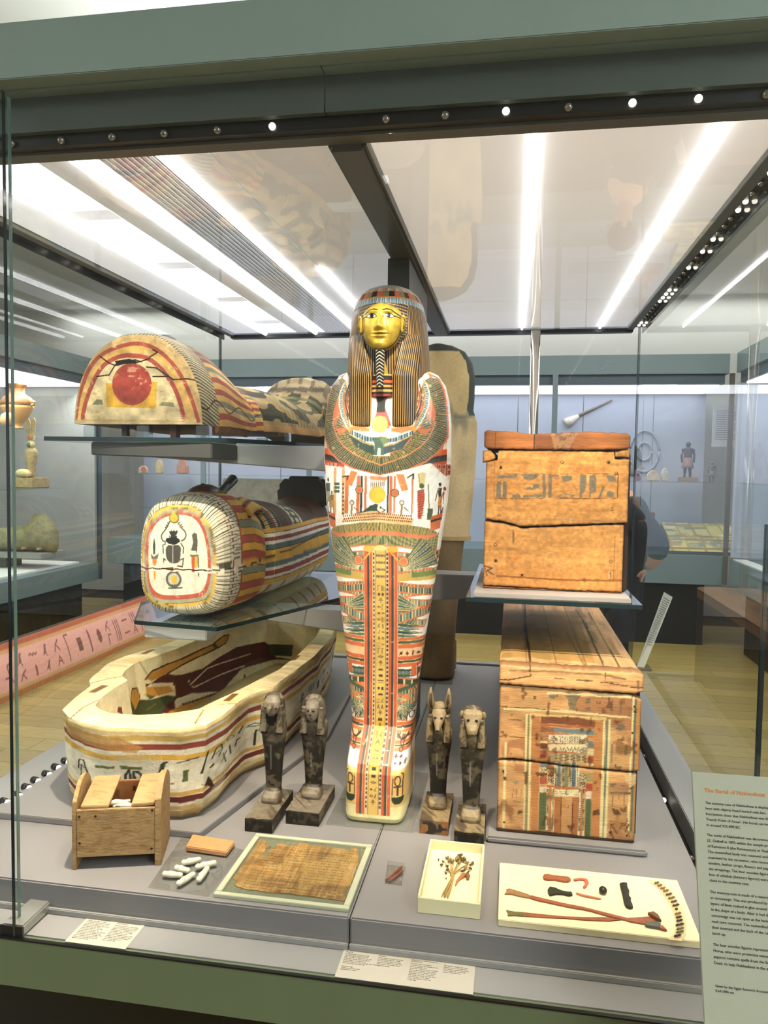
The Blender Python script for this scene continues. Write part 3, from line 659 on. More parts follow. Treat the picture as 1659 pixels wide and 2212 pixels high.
        mc.poly([(.052, z(1300)), (.115, z(1312)), (.052, z(1324))], 'f4ebe0')
        c = (.132, z(1318)); fan(c, 2.5, 4.2, .012, .085, 13, pal1); mc.ell(c, .014, .011, 'd78a52'); wingrow(1330, 0, 22, .028, 24, ['6d8272', '4b6468', '88906a'])
        mc.line([(.14, z(1316)), (.2, z(1304)), (E, z(1270))], .012, 'cf6d45')
        for k in range(5):
            y = 1345 + k * 8; mc.poly([(.052, z(y)), (.10, z(y + 2)), (.14, z(y + 8)), (.09, z(y + 9)), (.052, z(y + 7))], ['40584c', '5d7a80', '3f5248', '54705e', '47604e'][k]); mc.line([(.052, z(y)), (.14, z(y + 8))], .0016, 'e8c890')
            mc.poly([(.14, z(y + 8)), (.152, z(y + 2)), (.152, z(y + 13))], 'cf6a44')
        mc.poly([(.155, z(1335)), (.20, z(1318)), (E, z(1300)), (E, z(1374)), (.13, z(1386))], 'faf3ea'); mc.poly([(.17, z(1326)), (.182, z(1322)), (.18, z(1375)), (.168, z(1378))], 'b9563c')
        def hoop(y0, hs):
            y = y0
            for h, c in hs: mc.poly([(.05, z(y)), (E, z(y - 6)), (E, z(y - 6 + h)), (.05, z(y + h))], c); mc.line([(.05, z(y)), (E, z(y - 6))], .002, 'e8c088'); y += h
            return y
        hoop(1378, [(7, 'cf7048'), (7, '4f5e44'), (10, 'cc6a46'), (16, 'e6bd92'), (9, 'cc6644'), (6, '3e4a38'), (9, 'cd7049')])
        for k in range(8): glyph(mc, .06 + k * .019, z(1416), .014, .016, '55291e')
        mc.poly([(.05, z(1442)), (E, z(1434)), (E, z(1562)), (.05, z(1562))], 'f6eee2')
        for i_, y_ in enumerate(range(1450, 1556, 18)): wingrow(y_, 0, -8 if i_ % 2 else 8, .022, 22, [pal1, ['7a8a78', '55685e', '8d8a5a']][i_ % 2])
        for k in range(5):
            y = 1444 + k * 6; mc.poly([(.052, z(y)), (.09, z(y + 2)), (.115, z(y + 6)), (.08, z(y + 7)), (.052, z(y + 5))], ['3d5046', '6a7a70', '45584a', '7d8a80', '3d5044'][k])
        mc.poly([(.10, z(1440)), (.118, z(1440)), (.118, z(1462)), (.10, z(1460))], 'cf6a44')
        for k in range(3): mc.line([(.122 + k * .012, z(1436)), (.122 + k * .012, z(1466))], .003, '8a3a2c')
        wingrow(1464, 0, -8, .022, 10, ['39483c', '4c5a44', '33443c']); wingrow(1486, 0, -8, .022, 24, pal1); wingrow(1506, 0, 14, .018, 24, ['7a8a78', '55685e'])
        mc.line([(.06, z(1492)), (.12, z(1478)), (.16, z(1460))], .012, '4f6048')
        c = (.085, z(1505)); fan(c, 3.4, 5.6, .01, .07, 14, pal1); mc.ell(c, .012, .010, 'd78a52'); wingrow(1522, 0, 22, .018, 24, ['8d8a4a', '5c7064', '7a8a70'])
        fan((.05, z(1524)), -.95, .05, .012, .062, 8, ['3f5446', '5d7a70', '4a5c4c'])
        mc.poly([(.10, z(1536)), (E, z(1520)), (E, z(1562)), (.08, z(1562))], 'faf4ea'); mc.ring((.105, z(1545)), .009, .003, '4a3a34', .011); mc.line([(.09, z(1540)), (.086, z(1560))], .004, '8a4a3c')
        hoop(1560, [(8, 'cf7048'), (7, '3c4436'), (9, 'cc6a46'), (15, 'e2b886'), (9, 'cc6644'), (6, '3e4a38'), (10, 'cd7049')])
        for k in range(6): glyph(mc, .058 + k * .018, z(1597), .014, .014, '3a1f18')
        mc.poly([(.048, z(1626)), (E, z(1620)), (E, z(1700)), (.048, z(1706))], 'fbf5ec')
    both(legs)
    def foot():
        zt = .70
        mc.line([(.062, .742), (.075, .728), (.088, .73), (.098, .742)], .006, '46302a'); mc.line([(.07, .745), (.066, .735)], .004, '46302a'); mc.line([(.085, .728), (.083, .71)], .003, '46302a'); mc.line([(.074, .728), (.076, .712)], .003, '46302a')
        mc.ring((.078, .703), .006, .003, '4a3a30')
        for k in range(5): glyph(mc, .058 + (k % 3) * .016, .664 + (k // 3) * .016, .014, .014, '5d3a28')
        mc.poly([(.05, .655), (.3, .655), (.3, .475), (.05, .475)], 'd9b26a'); mc.poly([(.05, .655), (.3, .655), (.3, .646), (.05, .646)], 'e2c07a')
        mc.line([(.077, .578), (.077, .605)], .006, '4a3520'); mc.line([(.066, .604), (.088, .604)], .005, '4a3520'); mc.ring((.077, .622), .009, .004, '4a3520', .015)
        mc.line([(.06, .575), (.062, .63)], .003, '4a3520'); mc.line([(.093, .575), (.095, .64), (.088, .645)], .003, '4a3520')
        mc.poly([(.058, .572), (.099, .572), (.096, .556), (.086, .548), (.070, .548), (.061, .556)], '2c3a26')
        for k in range(9):
            mc.line([(.112 + k * .018, .645), (.116 + k * .018, .56)], .003, '6a3a26'); glyph(mc, .114 + k * .018, .58, .012, .02, '4a2a1c'); glyph(mc, .114 + k * .018, .61, .012, .02, '4a2a1c')
        mc.poly([(.03, .540), (.3, .540), (.3, .47), (.03, .47)], 'e4d69c')
    both(foot)
    mc.poly([(-.3, .540), (.3, .540), (.3, .47), (-.3, .47)], 'e6d99f')
    # central column
    zt, zb = MP(815, 1184)[1], .512
    mc.poly([(-.056, zt), (.056, zt), (.056, zb), (-.056, zb)], 'e0b57c')
    def col(sign):
        for x0, x1, c in ((.054, .0445, 'cb6446'), (.0445, .0435, 'edc996'), (.0435, .036, '434c40'), (.036, .035, 'edc996'), (.035, .027, 'c96042'), (.027, .0175, 'e3c08a'), (.0175, .0158, '57513a')):
            mc.poly([(sign * x0, zt), (sign * x1, zt), (sign * x1, zb), (sign * x0, zb)], c)
        y = zb + .02
        while y < zt - .01:
            mc.poly([(sign * .0245, y), (sign * .0195, y), (sign * .0195, y + .009), (sign * .0245, y + .009)], R.choice(['3b3a38', '5d4a52', '4a4f4a'])); y += .0145
        mc.line([(sign * .0555, zt), (sign * .0555, zb)], .002, 'efcf9c')
    col(1); col(-1)
    mc.poly([(-.0155, zt), (.0155, zt), (.0155, zb), (-.0155, zb)], 'deb666'); mc.poly([(-.0155, .78), (.0155, .78), (.0155, .66), (-.0155, .66)], 'dfae48')
    colglyphs(mc, -.014, .535, MP(815, 1262)[1], .028, '4b4335', .021)
    for r_ in range(4):
        for k in range(6): mc.ell((-.013 + k * .0052, MP(815, 1200 + r_ * 15)[1]), .002, .0045, ['45506a', '5a4632', '6a6a4a'][(r_ + k) % 3])
    for sg in (1, -1):
        mc.ell((sg * .040 * 1.0, MP(815, 1186)[1]), .018, .01, 'e2b450'); mc.line([(sg * .02, MP(815, 1182)[1]), (sg * .056, MP(815, 1210)[1])], .006, 'e0a95a')
        c = (sg * .074, MP(815, 1213)[1] + .002); mc.ell(c, .0165, .0165, '6d5a34'); mc.ell(c, .0145, .0145, 'e0b070'); mc.ell(c, .0115, .0115, 'd67a58')
    mc.ell((0, MP(815, 1184)[1]), .022, .009, 'e8d08a')
    # craquelure and small losses
    mc.noise((30, 30), .06, 5)
    mc.patch((55, 70), .80, 'd8c3a0', .6, 9)
body_art()
mm = thing('mummy_case', 'tall painted standing mummy case with gilded face and striped black wig', 'mummy case', (MX, 2.45, .486))
VPNT = mat('painted_cartonnage', vc=True, rough=.42, mott=.08, mscale=140, bump=.12, bscale=220, spec=.35, coat=.15)
def mbody():
    zs = np.concatenate([np.linspace(.486, .76, 150), np.linspace(.7625, 1.945, 560)])
    td = PI * .97 + PI * 1.06 * (.5 - .5 * np.cos(np.linspace(0, PI, 1500))); td = np.unique(np.r_[td, 1.5 * PI + np.sign(np.linspace(-1, 1, 800)) * np.abs(np.linspace(-1, 1, 800)) ** 5]); tb = np.linspace(PI * .05, PI * .95, 30)
    rings = []
    for z in zs:
        n = mnn(z); d = MYC - myf(z); xd, yd = sup(td, mhw(z), 1.0, n); al = np.r_[0, np.cumsum(np.hypot(np.diff(xd), np.diff(yd) * d))]; ta = np.linspace(0, al[-1], 400); xb_, yb_ = sup(tb, mhw(z), 1.0, n); x = np.r_[np.interp(ta, al, xd), xb_]; y = np.r_[np.interp(ta, al, yd), yb_]
        bk = .125 * (1 if z < 1.88 else max((1.95 - z) / .07, .2))
        yw = np.where(y < 0, MYC + y * d, MYC + y * bk); rings.append(np.stack([MX + x, yw, np.full_like(x, z)], 1))
    def cf(V):
        x = V[:, 0] - MX; h = mhw(V[:, 2]); over = np.maximum(V[:, 1] - MYC, 0); u = x + np.sign(x) * over
        # a skin painted flat wraps the edge: use arc length past 80% of the half width
        ya = np.maximum(0, np.abs(x) / h - .8); u = u + np.sign(x) * ya * .25 * h
        return mc.get(u, V[:, 2])
    return loft('body', rings, VPNT, mm, cf)
mbody()
# wig: dome and sides, then two lappets on the chest
WZ = [2.206, 2.200, 2.188, 2.168, 2.14, 2.10, 2.05, 1.98, 1.92, 1.86, 1.80, 1.77]
WH = [.015, .045, .073, .096, .112, .122, .128, .134, .137, .138, .134, .12]
WF = [2.47, 2.425, 2.395, 2.37, 2.355, 2.348, 2.346, 2.348, 2.352, 2.358, 2.37, 2.40]
WB = [2.48, 2.52, 2.55, 2.575, 2.59, 2.598, 2.60, 2.60, 2.60, 2.598, 2.58, 2.56]
def wig():
    zs = np.concatenate([2.206 - (np.linspace(0, 1, 110) ** 1.6) * .16, np.linspace(2.045, 1.77, 130)])
    t = np.linspace(0, 2 * PI, 640, endpoint=False); rings = []
    for z in zs:
        hw = np.interp(-z, [-a for a in WZ], WH); f = np.interp(-z, [-a for a in WZ], WF); bk = np.interp(-z, [-a for a in WZ], WB); yc = (f + bk) / 2
        x, y = sup(t, hw, (bk - f) / 2, 2.25); rings.append(np.stack([MX + x, yc + y, np.full_like(x, z)], 1))
    n = len(zs) + 2; T = np.tile(t, n)
    def cf(V):
        z = V[:, 2]; c = np.empty((len(V), 3)); k = np.floor(T / (2 * PI) * 118); fr = T / (2 * PI) * 118 - k
        c[:] = rgb('231b15'); c[fr < .3] = rgb('b08a4c'); c[(fr > .3) & (fr < .42)] = rgb('5d4628')
        # arched stripes over the brow
        x = V[:, 0] - MX; fr2 = ((z + x * x * 2.2) * 105) % 1; brow = (np.abs(x) < .075) & (V[:, 1] < 2.42) & (z > 2.0); c[brow] = rgb('231b15'); c[brow & (fr2 < .3)] = rgb('b08a4c')
        zz_ = z + (V[:, 1] - 2.35) * .12      # the fillet sinks a little towards the back
        b = (zz_ > 2.128) & (zz_ < 2.146); kb = np.floor(T * 40) % 4
        for q, cc in enumerate(('8fa5ad', '3f5868', 'c2c8bf', '52737e')): c[b & (kb == q)] = rgb(cc)
        c[(zz_ > 2.146) & (zz_ < 2.151)] = rgb('b87a4a'); kc = np.floor(T * 6.2) % 3; b = (zz_ > 2.151) & (zz_ < 2.172)
        c[b & (kc == 0)] = rgb('17120f'); c[b & (kc == 1)] = rgb('b5563a'); c[b & (kc == 2)] = rgb('7b6a40')
        kd = np.floor(T * 14) % 4; b = (zz_ >= 2.172) & (zz_ < 2.186)
        for q, cc in enumerate(('7f9588', 'c0654a', '5d7682', 'c6a468')): c[b & (kd == q)] = rgb(cc)
        c[zz_ >= 2.186] = rgb('8a8d80'); c[(zz_ >= 2.193) & (np.floor(T * 20) % 2 == 0)] = rgb('6d7c7a')
        return c
    loft('wig', rings, VPNT, mm, cf)
    def wfront(x, z):
        z = np.maximum(z, 1.86); hw = np.interp(-z, [-a for a in WZ], WH); f = np.interp(-z, [-a for a in WZ], WF); bk = np.interp(-z, [-a for a in WZ], WB); yc = (f + bk) / 2
        return yc - (bk - f) / 2 * np.clip(1 - np.minimum(np.abs(x) / hw, .97) ** 2.25, 0, 1) ** (1 / 2.25)
    for s in (-1, 1):      # lappets: they grow out of the wig's own surface beside the chin and stand proud of the chest
        zs = np.linspace(2.045, 1.738, 230); p = np.linspace(0, 1, 170); rows = []; us = []
        for z in zs:
            q = min(max((z - 1.90) / .145, 0), 1); ui = .034 + .030 * q; uo = .110 + .008 * q; off = .026 * (1 - q) ** .8 - .004 * q
            pf = np.clip((p - .07) / .86, 0, 1); x = ui + (uo - ui) * pf; sd = np.maximum(.07 - p, 0) / .07 + np.maximum(p - .93, 0) / .07
            y = wfront(x, z) * .5 + .5 * wfront(np.full_like(x, (ui + uo) / 2), z) * (1 - q) + .5 * wfront(x, z) * q - off + .05 * sd + .007 * np.exp(-pf / .05) + .007 * np.exp(-(1 - pf) / .05)
            if z < 1.75: y = y + .006 * ((1.75 - z) / .012) ** 2
            rows.append(np.stack([MX + s * x, y, np.full_like(x, z)], 1)); us.append(pf)
        e = rows[-1].copy(); e[:, 1] += .05; rows.append(e); us.append(us[-1]); U_ = np.concatenate(us); V = np.concatenate(rows); F = gridfaces(len(rows), 170); F = F[:, ::-1] if s > 0 else F
        fr = (U_ * 11.5) % 1; c = np.empty((len(V), 3)); c[:] = rgb('231b15'); c[fr < .28] = rgb('b28d50'); c[(fr > .28) & (fr < .4)] = rgb('5d4628'); c[-170:] = rgb('8a6a38')
        mesh_np('wig_lappet', V, F, VPNT, mm, c)
wig()
# gilded face sculpted as a height field
GOLD = mat('gilding', vc=True, rough=.34, metal=.35, mott=.12, mscale=60, bump=.1, bscale=90, spec=.5)
FZ = 2.052   # eye line is a little above the middle
def face():
    nu, nv = 170, 210; a = np.linspace(-1, 1, nu); b = np.linspace(-1, 1, nv); U, V = np.meshgrid(a, b)
    # oval outline: wider at the cheekbones, rounded chin
    hwz = .0625 * np.sqrt(np.clip(1 - np.abs(V) ** 2.4, 0, 1)) * (1 + .04 * V); hwz = .0625 * np.clip(1 - np.abs(V) ** np.where(V > 0, 3.6, 2.3), 0, 1) ** .5 * (1 + .04 * V); X = U * hwz; Z = FZ + V * np.where(V > 0, .066, .078)
    G = lambda x, z, sx, sz: np.exp(-((X - x) / sx) ** 2 - ((Z - z) / sz) ** 2)
    base = .062 * np.sqrt(np.clip(1 - .92 * np.abs(U) ** 2.6, 0, 1)) * (1 - .25 * np.abs(V) ** 3)
    ze = FZ + .024; zn = FZ - .010; zm = FZ - .031; zc = FZ - .062
    d = base + .020 * G(0, zn, .0088, .012) + .014 * G(0, zn + .017, .0062, .018) + .008 * G(-.009, zn - .002, .006, .006) + .008 * G(.009, zn - .002, .006, .006)
    for s in (-1, 1): d -= .0065 * G(s * .027, ze, .016, .009); d += .0045 * G(s * .027, ze, .011, .0055); d += .004 * G(s * .027, ze + .015, .02, .005); d += .006 * G(s * .032, zn + .002, .018, .02)
    d += .0075 * G(0, zm + .004, .017, .0032) + .0075 * G(0, zm - .006, .014, .0034) - .004 * G(0, zm - .001, .018, .0015) + .008 * G(0, zc, .016, .012) - .003 * G(0, zm - .015, .014, .004)
    Y = 2.352 - d
    cv = Cv(-.07, .07, FZ - .09, FZ + .09, .0007, 'b59a3a')
    for s in (-1, 1):
        e = [(s * .010, ze - .002), (s * .017, ze + .0055), (s * .027, ze + .0085), (s * .038, ze + .004), (s * .045, ze - .0015), (s * .032, ze - .006), (s * .02, ze - .006)]
        cv.poly(e, 'e9dcc0'); cv.ell((s * .026, ze + .001), .0068, .0068, '120d0a'); cv.line(e, .0024, '17110d', closed=True); cv.line([(s * .040, ze + .002), (s * .052, ze - .002), (s * .064, ze - .004)], .0028, '17110d')
        cv.line([(s * .009, ze + .018), (s * .02, ze + .0215), (s * .034, ze + .018), (s * .046, ze + .010), (s * .062, ze + .002)], .0034, '17110d')
    for k in range(12): q = (k / 11) * 1.9 - .15; cv.line([(.061 * math.cos(q), FZ - .0755 * math.sin(q)), (.061 * math.cos(q + .17), FZ - .0755 * math.sin(q + .17))], .0016, '3a2a14')
    cv.line([(-.016, zm - .001), (0, zm - .0005), (.016, zm - .001)], .0014, '7d5c18')
    cv.noise((90, 90), .10, 4); cv.patch((60, 60), .78, '8d6f2c', .5, 6)
    P = np.stack([MX + X, Y, Z], -1).reshape(-1, 3)
    mesh_np('face', P, gridfaces(nv, nu)[:, ::-1], GOLD, mm, cv.get(X.ravel(), Z.ravel()))
    gc = lambda V: np.tile(np.array(rgb('ab9038')), (len(V), 1))
    t = np.linspace(0, 2 * PI, 40, endpoint=False); rings = []
    for z in np.linspace(1.90, 2.02, 40):
        x, y = sup(t, .043 if z > 1.93 else .041, .05, 2.3); rings.append(np.stack([MX + x, 2.40 + y, np.full_like(x, z)], 1))
    loft('neck', rings, GOLD, mm, gc)
    cb = []; 
    for z in np.linspace(1.836, 1.905, 60):
        x, y = sup(t, .046, .047, 2.6); cb.append(np.stack([MX + x, 2.396 + y, np.full_like(x, z)], 1))
    def cc(V):
        k = np.floor((V[:, 2] - 1.836) / .0072).astype(int); c = np.empty((len(V), 3)); pal = ['8a3a3a', '2a2018', 'd0a860', '221b16', 'cf9a50', '2a2018', 'c2643e', '2a2018', '221a14', 'cba452']
        for i, p in enumerate(pal): c[k % 10 == i] = rgb(p)
        return c
    loft('collar_band', cb, VPNT, mm, cc)
    for s in (-1, 1):   # ears
        rings = []
        for k, (z, h) in enumerate(((FZ - .022, .004), (FZ - .018, .008), (FZ - .005, .009), (FZ + .008, .011), (FZ + .02, .012), (FZ + .028, .009), (FZ + .032, .003))):
            x, y = sup(np.linspace(0, 2 * PI, 18, endpoint=False), h * .8, .012, 2.2); rings.append(np.stack([MX + s * (.065 + .003 * k / 6) + x, 2.333 + y + .01 * s * 0, np.full_like(x, z)], 1))
        e = loft('ear', rings, GOLD, mm, lambda V: np.tile(np.array(rgb('ad9236')), (len(V), 1)))
        MB().tube([(MX + s * .069, 2.320, FZ - .012), (MX + s * .0735, 2.319, FZ + .004), (MX + s * .0735, 2.319, FZ + .018), (MX + s * .067, 2.320, FZ + .024)], .0022, 6).build('ear_rim', mat('gilding_dark', '8f6f26', .4, metal=.4), e, True)
face()
def beard():
    zs = np.linspace(1.862, 1.985, 130); t = np.linspace(0, 2 * PI, 90, endpoint=False); rings = []
    for z in zs:
        q = (z - 1.862) / .123; x, y = sup(t, .0105 + .004 * q, .012, 2.6); rings.append(np.stack([MX - .002 + x, 2.318 + .008 * (1 - q) + y, np.full_like(x, z)], 1))
    def cf(V):
        x = (V[:, 0] - MX + .002) / .0135; z = V[:, 2]; fr = (z * 95 + np.abs(x) * .9 * 1) % 1; c = np.empty((len(V), 3)); c[:] = rgb('15110f'); c[(fr < .24) | (np.abs(x) < .05)] = rgb('e3d7bd'); return c
    loft('beard', rings, VPNT, mm, cf)
beard()
pl = thing('acrylic_plate', 'thin clear plate under the foot of the painted standing mummy case', 'plate', (MX, 2.42, .4802))
box('sheet', (-.555, 2.255, .4803), (-.275, 2.72, .4855), ACRYL, pl, .001)

# ================================================================== painted coffins on the left
VWOOD = mat('painted_wood', vc=True, rough=.6, mott=.14, mscale=60, bump=.25, bscale=140, spec=.25)
def cap_rings(P, n, y=None):
    c = P.mean(0); return [c + (P - c) * q for q in np.linspace(.01, 1, n)]
def split_z(name_hi, name_lo, V, F, C, zf, m, parent):
    zc = V[F].mean(1)[:, 2] - zf(V[F].mean(1)); out = []
    for nm, mk in ((name_hi, zc >= 0), (name_lo, zc < 0)):
        f = F[mk]; ids, inv = np.unique(f, return_inverse=True); out.append(mesh_np(nm, V[ids], inv.reshape(f.shape), m, parent, C[ids]))
    return out
# ---------------------------------------------- open coffin trough
def trough():
    t = thing('coffin_trough', 'open cream painted wooden coffin trough with striped sides and a figure painted inside', 'coffin', (-1.2, 3.0, .50))
    A = lambda pts, z=.80: [atz(*p, z)[:2] for p in pts]
    oR = A([(293, 1575), (389, 1576), (447, 1567), (486, 1544), (520, 1515), (541, 1500), (560, 1494), (590, 1486), (621, 1463)]) + [np.array(p) for p in ((-.815, 3.1), (-.83, 3.45), (-.88, 3.8), (-.93, 4.0), (-1.0, 4.06), (-1.16, 4.08))]
    oL = A([(293, 1575), (230, 1573), (177, 1563), (146, 1551), (131, 1534), (160, 1507), (193, 1482), (190, 1471), (227, 1436), (270, 1417)]) + [np.array(p) for p in ((-1.545, 3.1), (-1.50, 3.45), (-1.44, 3.8), (-1.37, 4.0), (-1.3, 4.06), (-1.16, 4.08))]
    iR = A([(300, 1545), (370, 1541), (428, 1532), (467, 1513), (500, 1498), (525, 1486), (560, 1468), (580, 1458), (602, 1447)]) + [np.array(p) for p in ((-.895, 3.1), (-.91, 3.45), (-.95, 3.75), (-.99, 3.93), (-1.04, 3.97), (-1.16, 3.98))]
    iL = A([(300, 1545), (240, 1541), (216, 1533), (206, 1524), (216, 1509), (245, 1488), (276, 1470), (263, 1460), (270, 1449), (290, 1434)]) + [np.array(p) for p in ((-1.445, 3.1), (-1.42, 3.45), (-1.37, 3.75), (-1.32, 3.93), (-1.27, 3.97), (-1.16, 3.98))]
    def lp(Rr, Ll):
        q = []
        for P, nn in ((Rr, 420), (Ll, 420)):
            Pn = np.array(P); k = len(Pn); tt = np.linspace(0, k - 1, nn); q.append(np.stack([np.interp(tt, np.arange(k), Pn[:, j]) for j in (0, 1)], 1))
        L = np.concatenate([q[0], q[1][::-1][1:-1]]); 
        for _ in range(4): L = .5 * L + .25 * np.roll(L, 1, 0) + .25 * np.roll(L, -1, 0)
        return L
    O, I = lp(oR, oL), lp(iR, iL); n = len(O); c = np.array([-1.17, 3.05])
    dn = np.roll(O, -1, 0) - np.roll(O, 1, 0); nr = np.stack([dn[:, 1], -dn[:, 0]], 1); nr /= np.linalg.norm(nr, axis=1)[:, None] + 1e-9
    for _ in range(40): nr = .5 * nr + .25 * np.roll(nr, 1, 0) + .25 * np.roll(nr, -1, 0)
    s = np.r_[0, np.cumsum(np.linalg.norm(np.diff(O, axis=0), axis=1))]; s = np.where(np.arange(n) > n // 2, s - s[-1], s)
    cv = Cv(-2.7, 2.7, -.02, 1.02, .003, 'e3d9be'); cv.T = lambda p: p
    wob = lambda v, a=.012, k=1: [(u, v + a * math.sin(u * 9 * k) + a * .6 * math.sin(u * 23 + k)) for u in np.linspace(-2.7, 2.7, 160)]
    def st(v0, v1, c, k=1): cv.poly(wob(v0, .010, k) + wob(v1, .010, k)[::-1], c)
    st(.93, 1.05, 'd6bd8a'); st(.86, .925, 'c9a85e', 2); st(.82, .87, 'd9cfb4', 3); st(.765, .83, '8d4436', 1); st(.655, .715, 'd3a44a', 2); st(.27, .315, 'cfa45a', 3); st(.185, .25, '6b2f28', 1); st(.105, .15, 'c9a467', 2); st(-.05, .10, 'b79a68', 2)
    Ox = np.array([[*q_, zq] for zq in (.80, .52) for q_ in (O - nr * (0 if zq > .6 else .045))]); vv = np.stack([(Ox - CAM) @ _r, (Ox - CAM) @ _u, (Ox - CAM) @ _f], 1)
    ppx, ppy = (W / 2 + FPX * vv[:, 0] / vv[:, 2]).reshape(2, n), (H / 2 - FPX * vv[:, 1] / vv[:, 2]).reshape(2, n); vis = np.where((s > -.42) & (s < 1.0))[0]; vis = vis[np.argsort(s[vis])]
    def WP(p):     # crop pixel of the photograph -> (arc length, height) on the outer wall
        px, py = 100 + p[0] * .3858, 1320 + p[1] * .3858; i = vis[np.argmin(np.abs(ppx[:, vis].mean(0) - px))]; return s[i], 1 - (py - ppy[0, i]) / (ppy[1, i] - ppy[0, i]) * .98
    cv.T = WP; OL, OK_ = '66703f', '3a4030'
    for L, c_ in (([(282, 846), (390, 854), (388, 868), (284, 860)], OL), ([(420, 850), (540, 858), (538, 874), (424, 868)], OL), ([(765, 875), (795, 870), (790, 930), (760, 936)], '55653c'), ([(610, 925), (630, 885), (645, 845), (660, 832), (694, 828), (668, 846), (664, 880), (640, 900)], OK_), ([(325, 945), (336, 940), (332, 975), (322, 972)], OL), ([(372, 962), (412, 956), (414, 972), (376, 975)], OL), ([(905, 866), (932, 838), (938, 845), (915, 868)], OK_)): cv.poly(L, c_)
    for L, w_ in (([(195, 860), (200, 815), (225, 820), (240, 880), (262, 960)], .009), ([(205, 900), (212, 840), (228, 860)], .007), ([(468, 872), (445, 900), (440, 970)], .009), ([(470, 872), (476, 970)], .009), ([(492, 880), (506, 970)], .010), ([(512, 880), (545, 915), (568, 970)], .011), ([(738, 836), (842, 808)], .012), ([(888, 778), (866, 892)], .013), ([(918, 815), (932, 760), (952, 735), (968, 760), (955, 800)], .010), ([(935, 790), (960, 765)], .008), ([(975, 835), (1000, 770)], .010), ([(980, 785), (1005, 830)], .009), ([(1016, 742), (1028, 785)], .014), ([(1050, 745), (1058, 710), (1074, 700)], .013), ([(985, 708), (1030, 684), (1040, 692), (995, 718), (985, 708)], .007), ([(1066, 672), (1082, 640)], .018), ([(1108, 640), (1150, 618), (1210, 618), (1165, 632), (1108, 640)], .009), ([(1162, 735), (1166, 655), (1198, 650)], .012), ([(680, 948), (710, 944)], .012)): cv.line(L, w_, OK_)
    cv.T = lambda p: p
    x = .98
    while x < 2.6:
        if R.random() < .55: glyph(cv, x, .37, .085, .22, '4a5038' if R.random() < .7 else '2e332c', lw=.012)
        else: glyph(cv, x, .50, .09, .10, '565c40', lw=.011); glyph(cv, x + .01, .36, .07, .11, '3c4132', lw=.010)
        x += .125
    for x in np.arange(-2.4, -.5, .13): glyph(cv, x, .37, .09, .22, '5a5f45', lw=.012)
    cv.poly([(-.32, .93), (-.05, .90), (.02, .80), (.0, .74), (-.2, .78), (-.33, .80)], 'b98a4e', .8)
    cv.patch((4, 10), .66, 'b8925a', .7, 21, lambda X, Y: np.clip((np.abs(Y - .5) - .33) * 8, 0, 1)); cv.patch((3, 6), .7, 'cdbf95', .6, 33); cv.noise((20, 16), .08, 8)
    cv.line([(-.385, .98), (-.365, .8), (-.37, .5), (-.345, .3)], .006, '2a1c10'); cv.poly([(-.40, .98), (-.365, .98), (-.365, .86), (-.375, .83)], '2f1d0e')
    cv.poly([(.20, .36), (.235, .33), (.255, .40), (.275, .34), (.30, .22), (.27, .26), (.25, .30)], '3a2814')
    rings = []; hs = np.linspace(0, 1, 96)
    for h in hs:
        ins = .030 * (1 - h) + .018 * (max(.10 - h, 0) / .10) ** 2; d = -nr * ins; q = O + d
        if h > .97: q = q - nr * (h - .97) * .12
        j = (vnoise(s * 9, np.full(n, h * 4), 11) - .5) * .010; q = q + nr * j[:, None]
        rings.append(np.c_[q, np.full(n, .503 + h * .297 - .0)])
    P = np.array(rings); V = P.reshape(-1, 3); C = cv.get(np.tile(s, len(hs)), np.repeat(hs, n)); mesh_np('outer_wall', V, gridfaces(len(hs), n, True), VWOOD, t, C)
    # rim
    rc = Cv(-1.7, -.7, 1.9, 4.2, .004, 'dcc594'); rc.noise((14, 30), .09, 3); rc.patch((9, 26), .70, 'c3a468', .6, 6)
    for px, py in ((212, 1489), (320, 1408), (500, 1507), (637, 1421), (678, 1362)):
        p = atz(px, py, .802); k = .012 if px > 400 else .014; rc.poly([(p[0] - k, p[1] - .045), (p[0] + k, p[1] - .045), (p[0] + k, p[1] + .045), (p[0] - k, p[1] + .045)], '6d4a22')
    for pts in (((143, 1560), (180, 1530), (212, 1512)), ((421, 1565), (440, 1535)), ((430, 1528), (520, 1520)), ((190, 1478), (262, 1462))):
        rc.line([atz(*p, .80)[:2] for p in pts], .005, '5d4222')
    rr = [np.c_[O * (1 - q) + I * q - nr * (.004 * (q == 0)), np.full(n, .8005 + .003 * math.sin(PI * q))] for q in np.linspace(0, 1, 26)]
    rr = [rings[-1]] + rr; V = np.array(rr).reshape(-1, 3); mesh_np('rim', V, gridfaces(len(rr), n, True), VWOOD, t, rc.get(V[:, 0], V[:, 1]))
    # inner wall: canvas (y, z) for the far (left) inside wall, seen through the opening
    ic = Cv(1.9, 4.2, .50, .84, .0022, 'd9cba4')
    def W6(cx, cy):
        p = atx(100 + cx * .3858, 1320 + cy * .3858, -1.435); return p[1], p[2]
    ic.T = lambda p: W6(*p)
    ic.poly([(610, 430), (690, 350), (730, 360), (770, 350), (850, 320), (1000, 200), (1100, 165), (1120, 190), (1110, 260), (1000, 320), (880, 440), (780, 460), (760, 470), (720, 490), (680, 560), (620, 580), (720, 470), (715, 400), (610, 410)], '4f231b')
    ic.poly([(610, 390), (640, 340), (700, 300), (910, 185), (960, 135), (980, 130), (965, 175), (930, 205), (760, 300), (700, 350), (640, 390)], 'b9853a')
    ic.line([(610, 390), (640, 340), (700, 300), (910, 185), (960, 135), (980, 130), (965, 175), (930, 205), (760, 300), (700, 350)], .006, '2a1a10')
    ic.poly([(905, 185), (920, 178), (935, 205), (920, 212)], '3c3428')
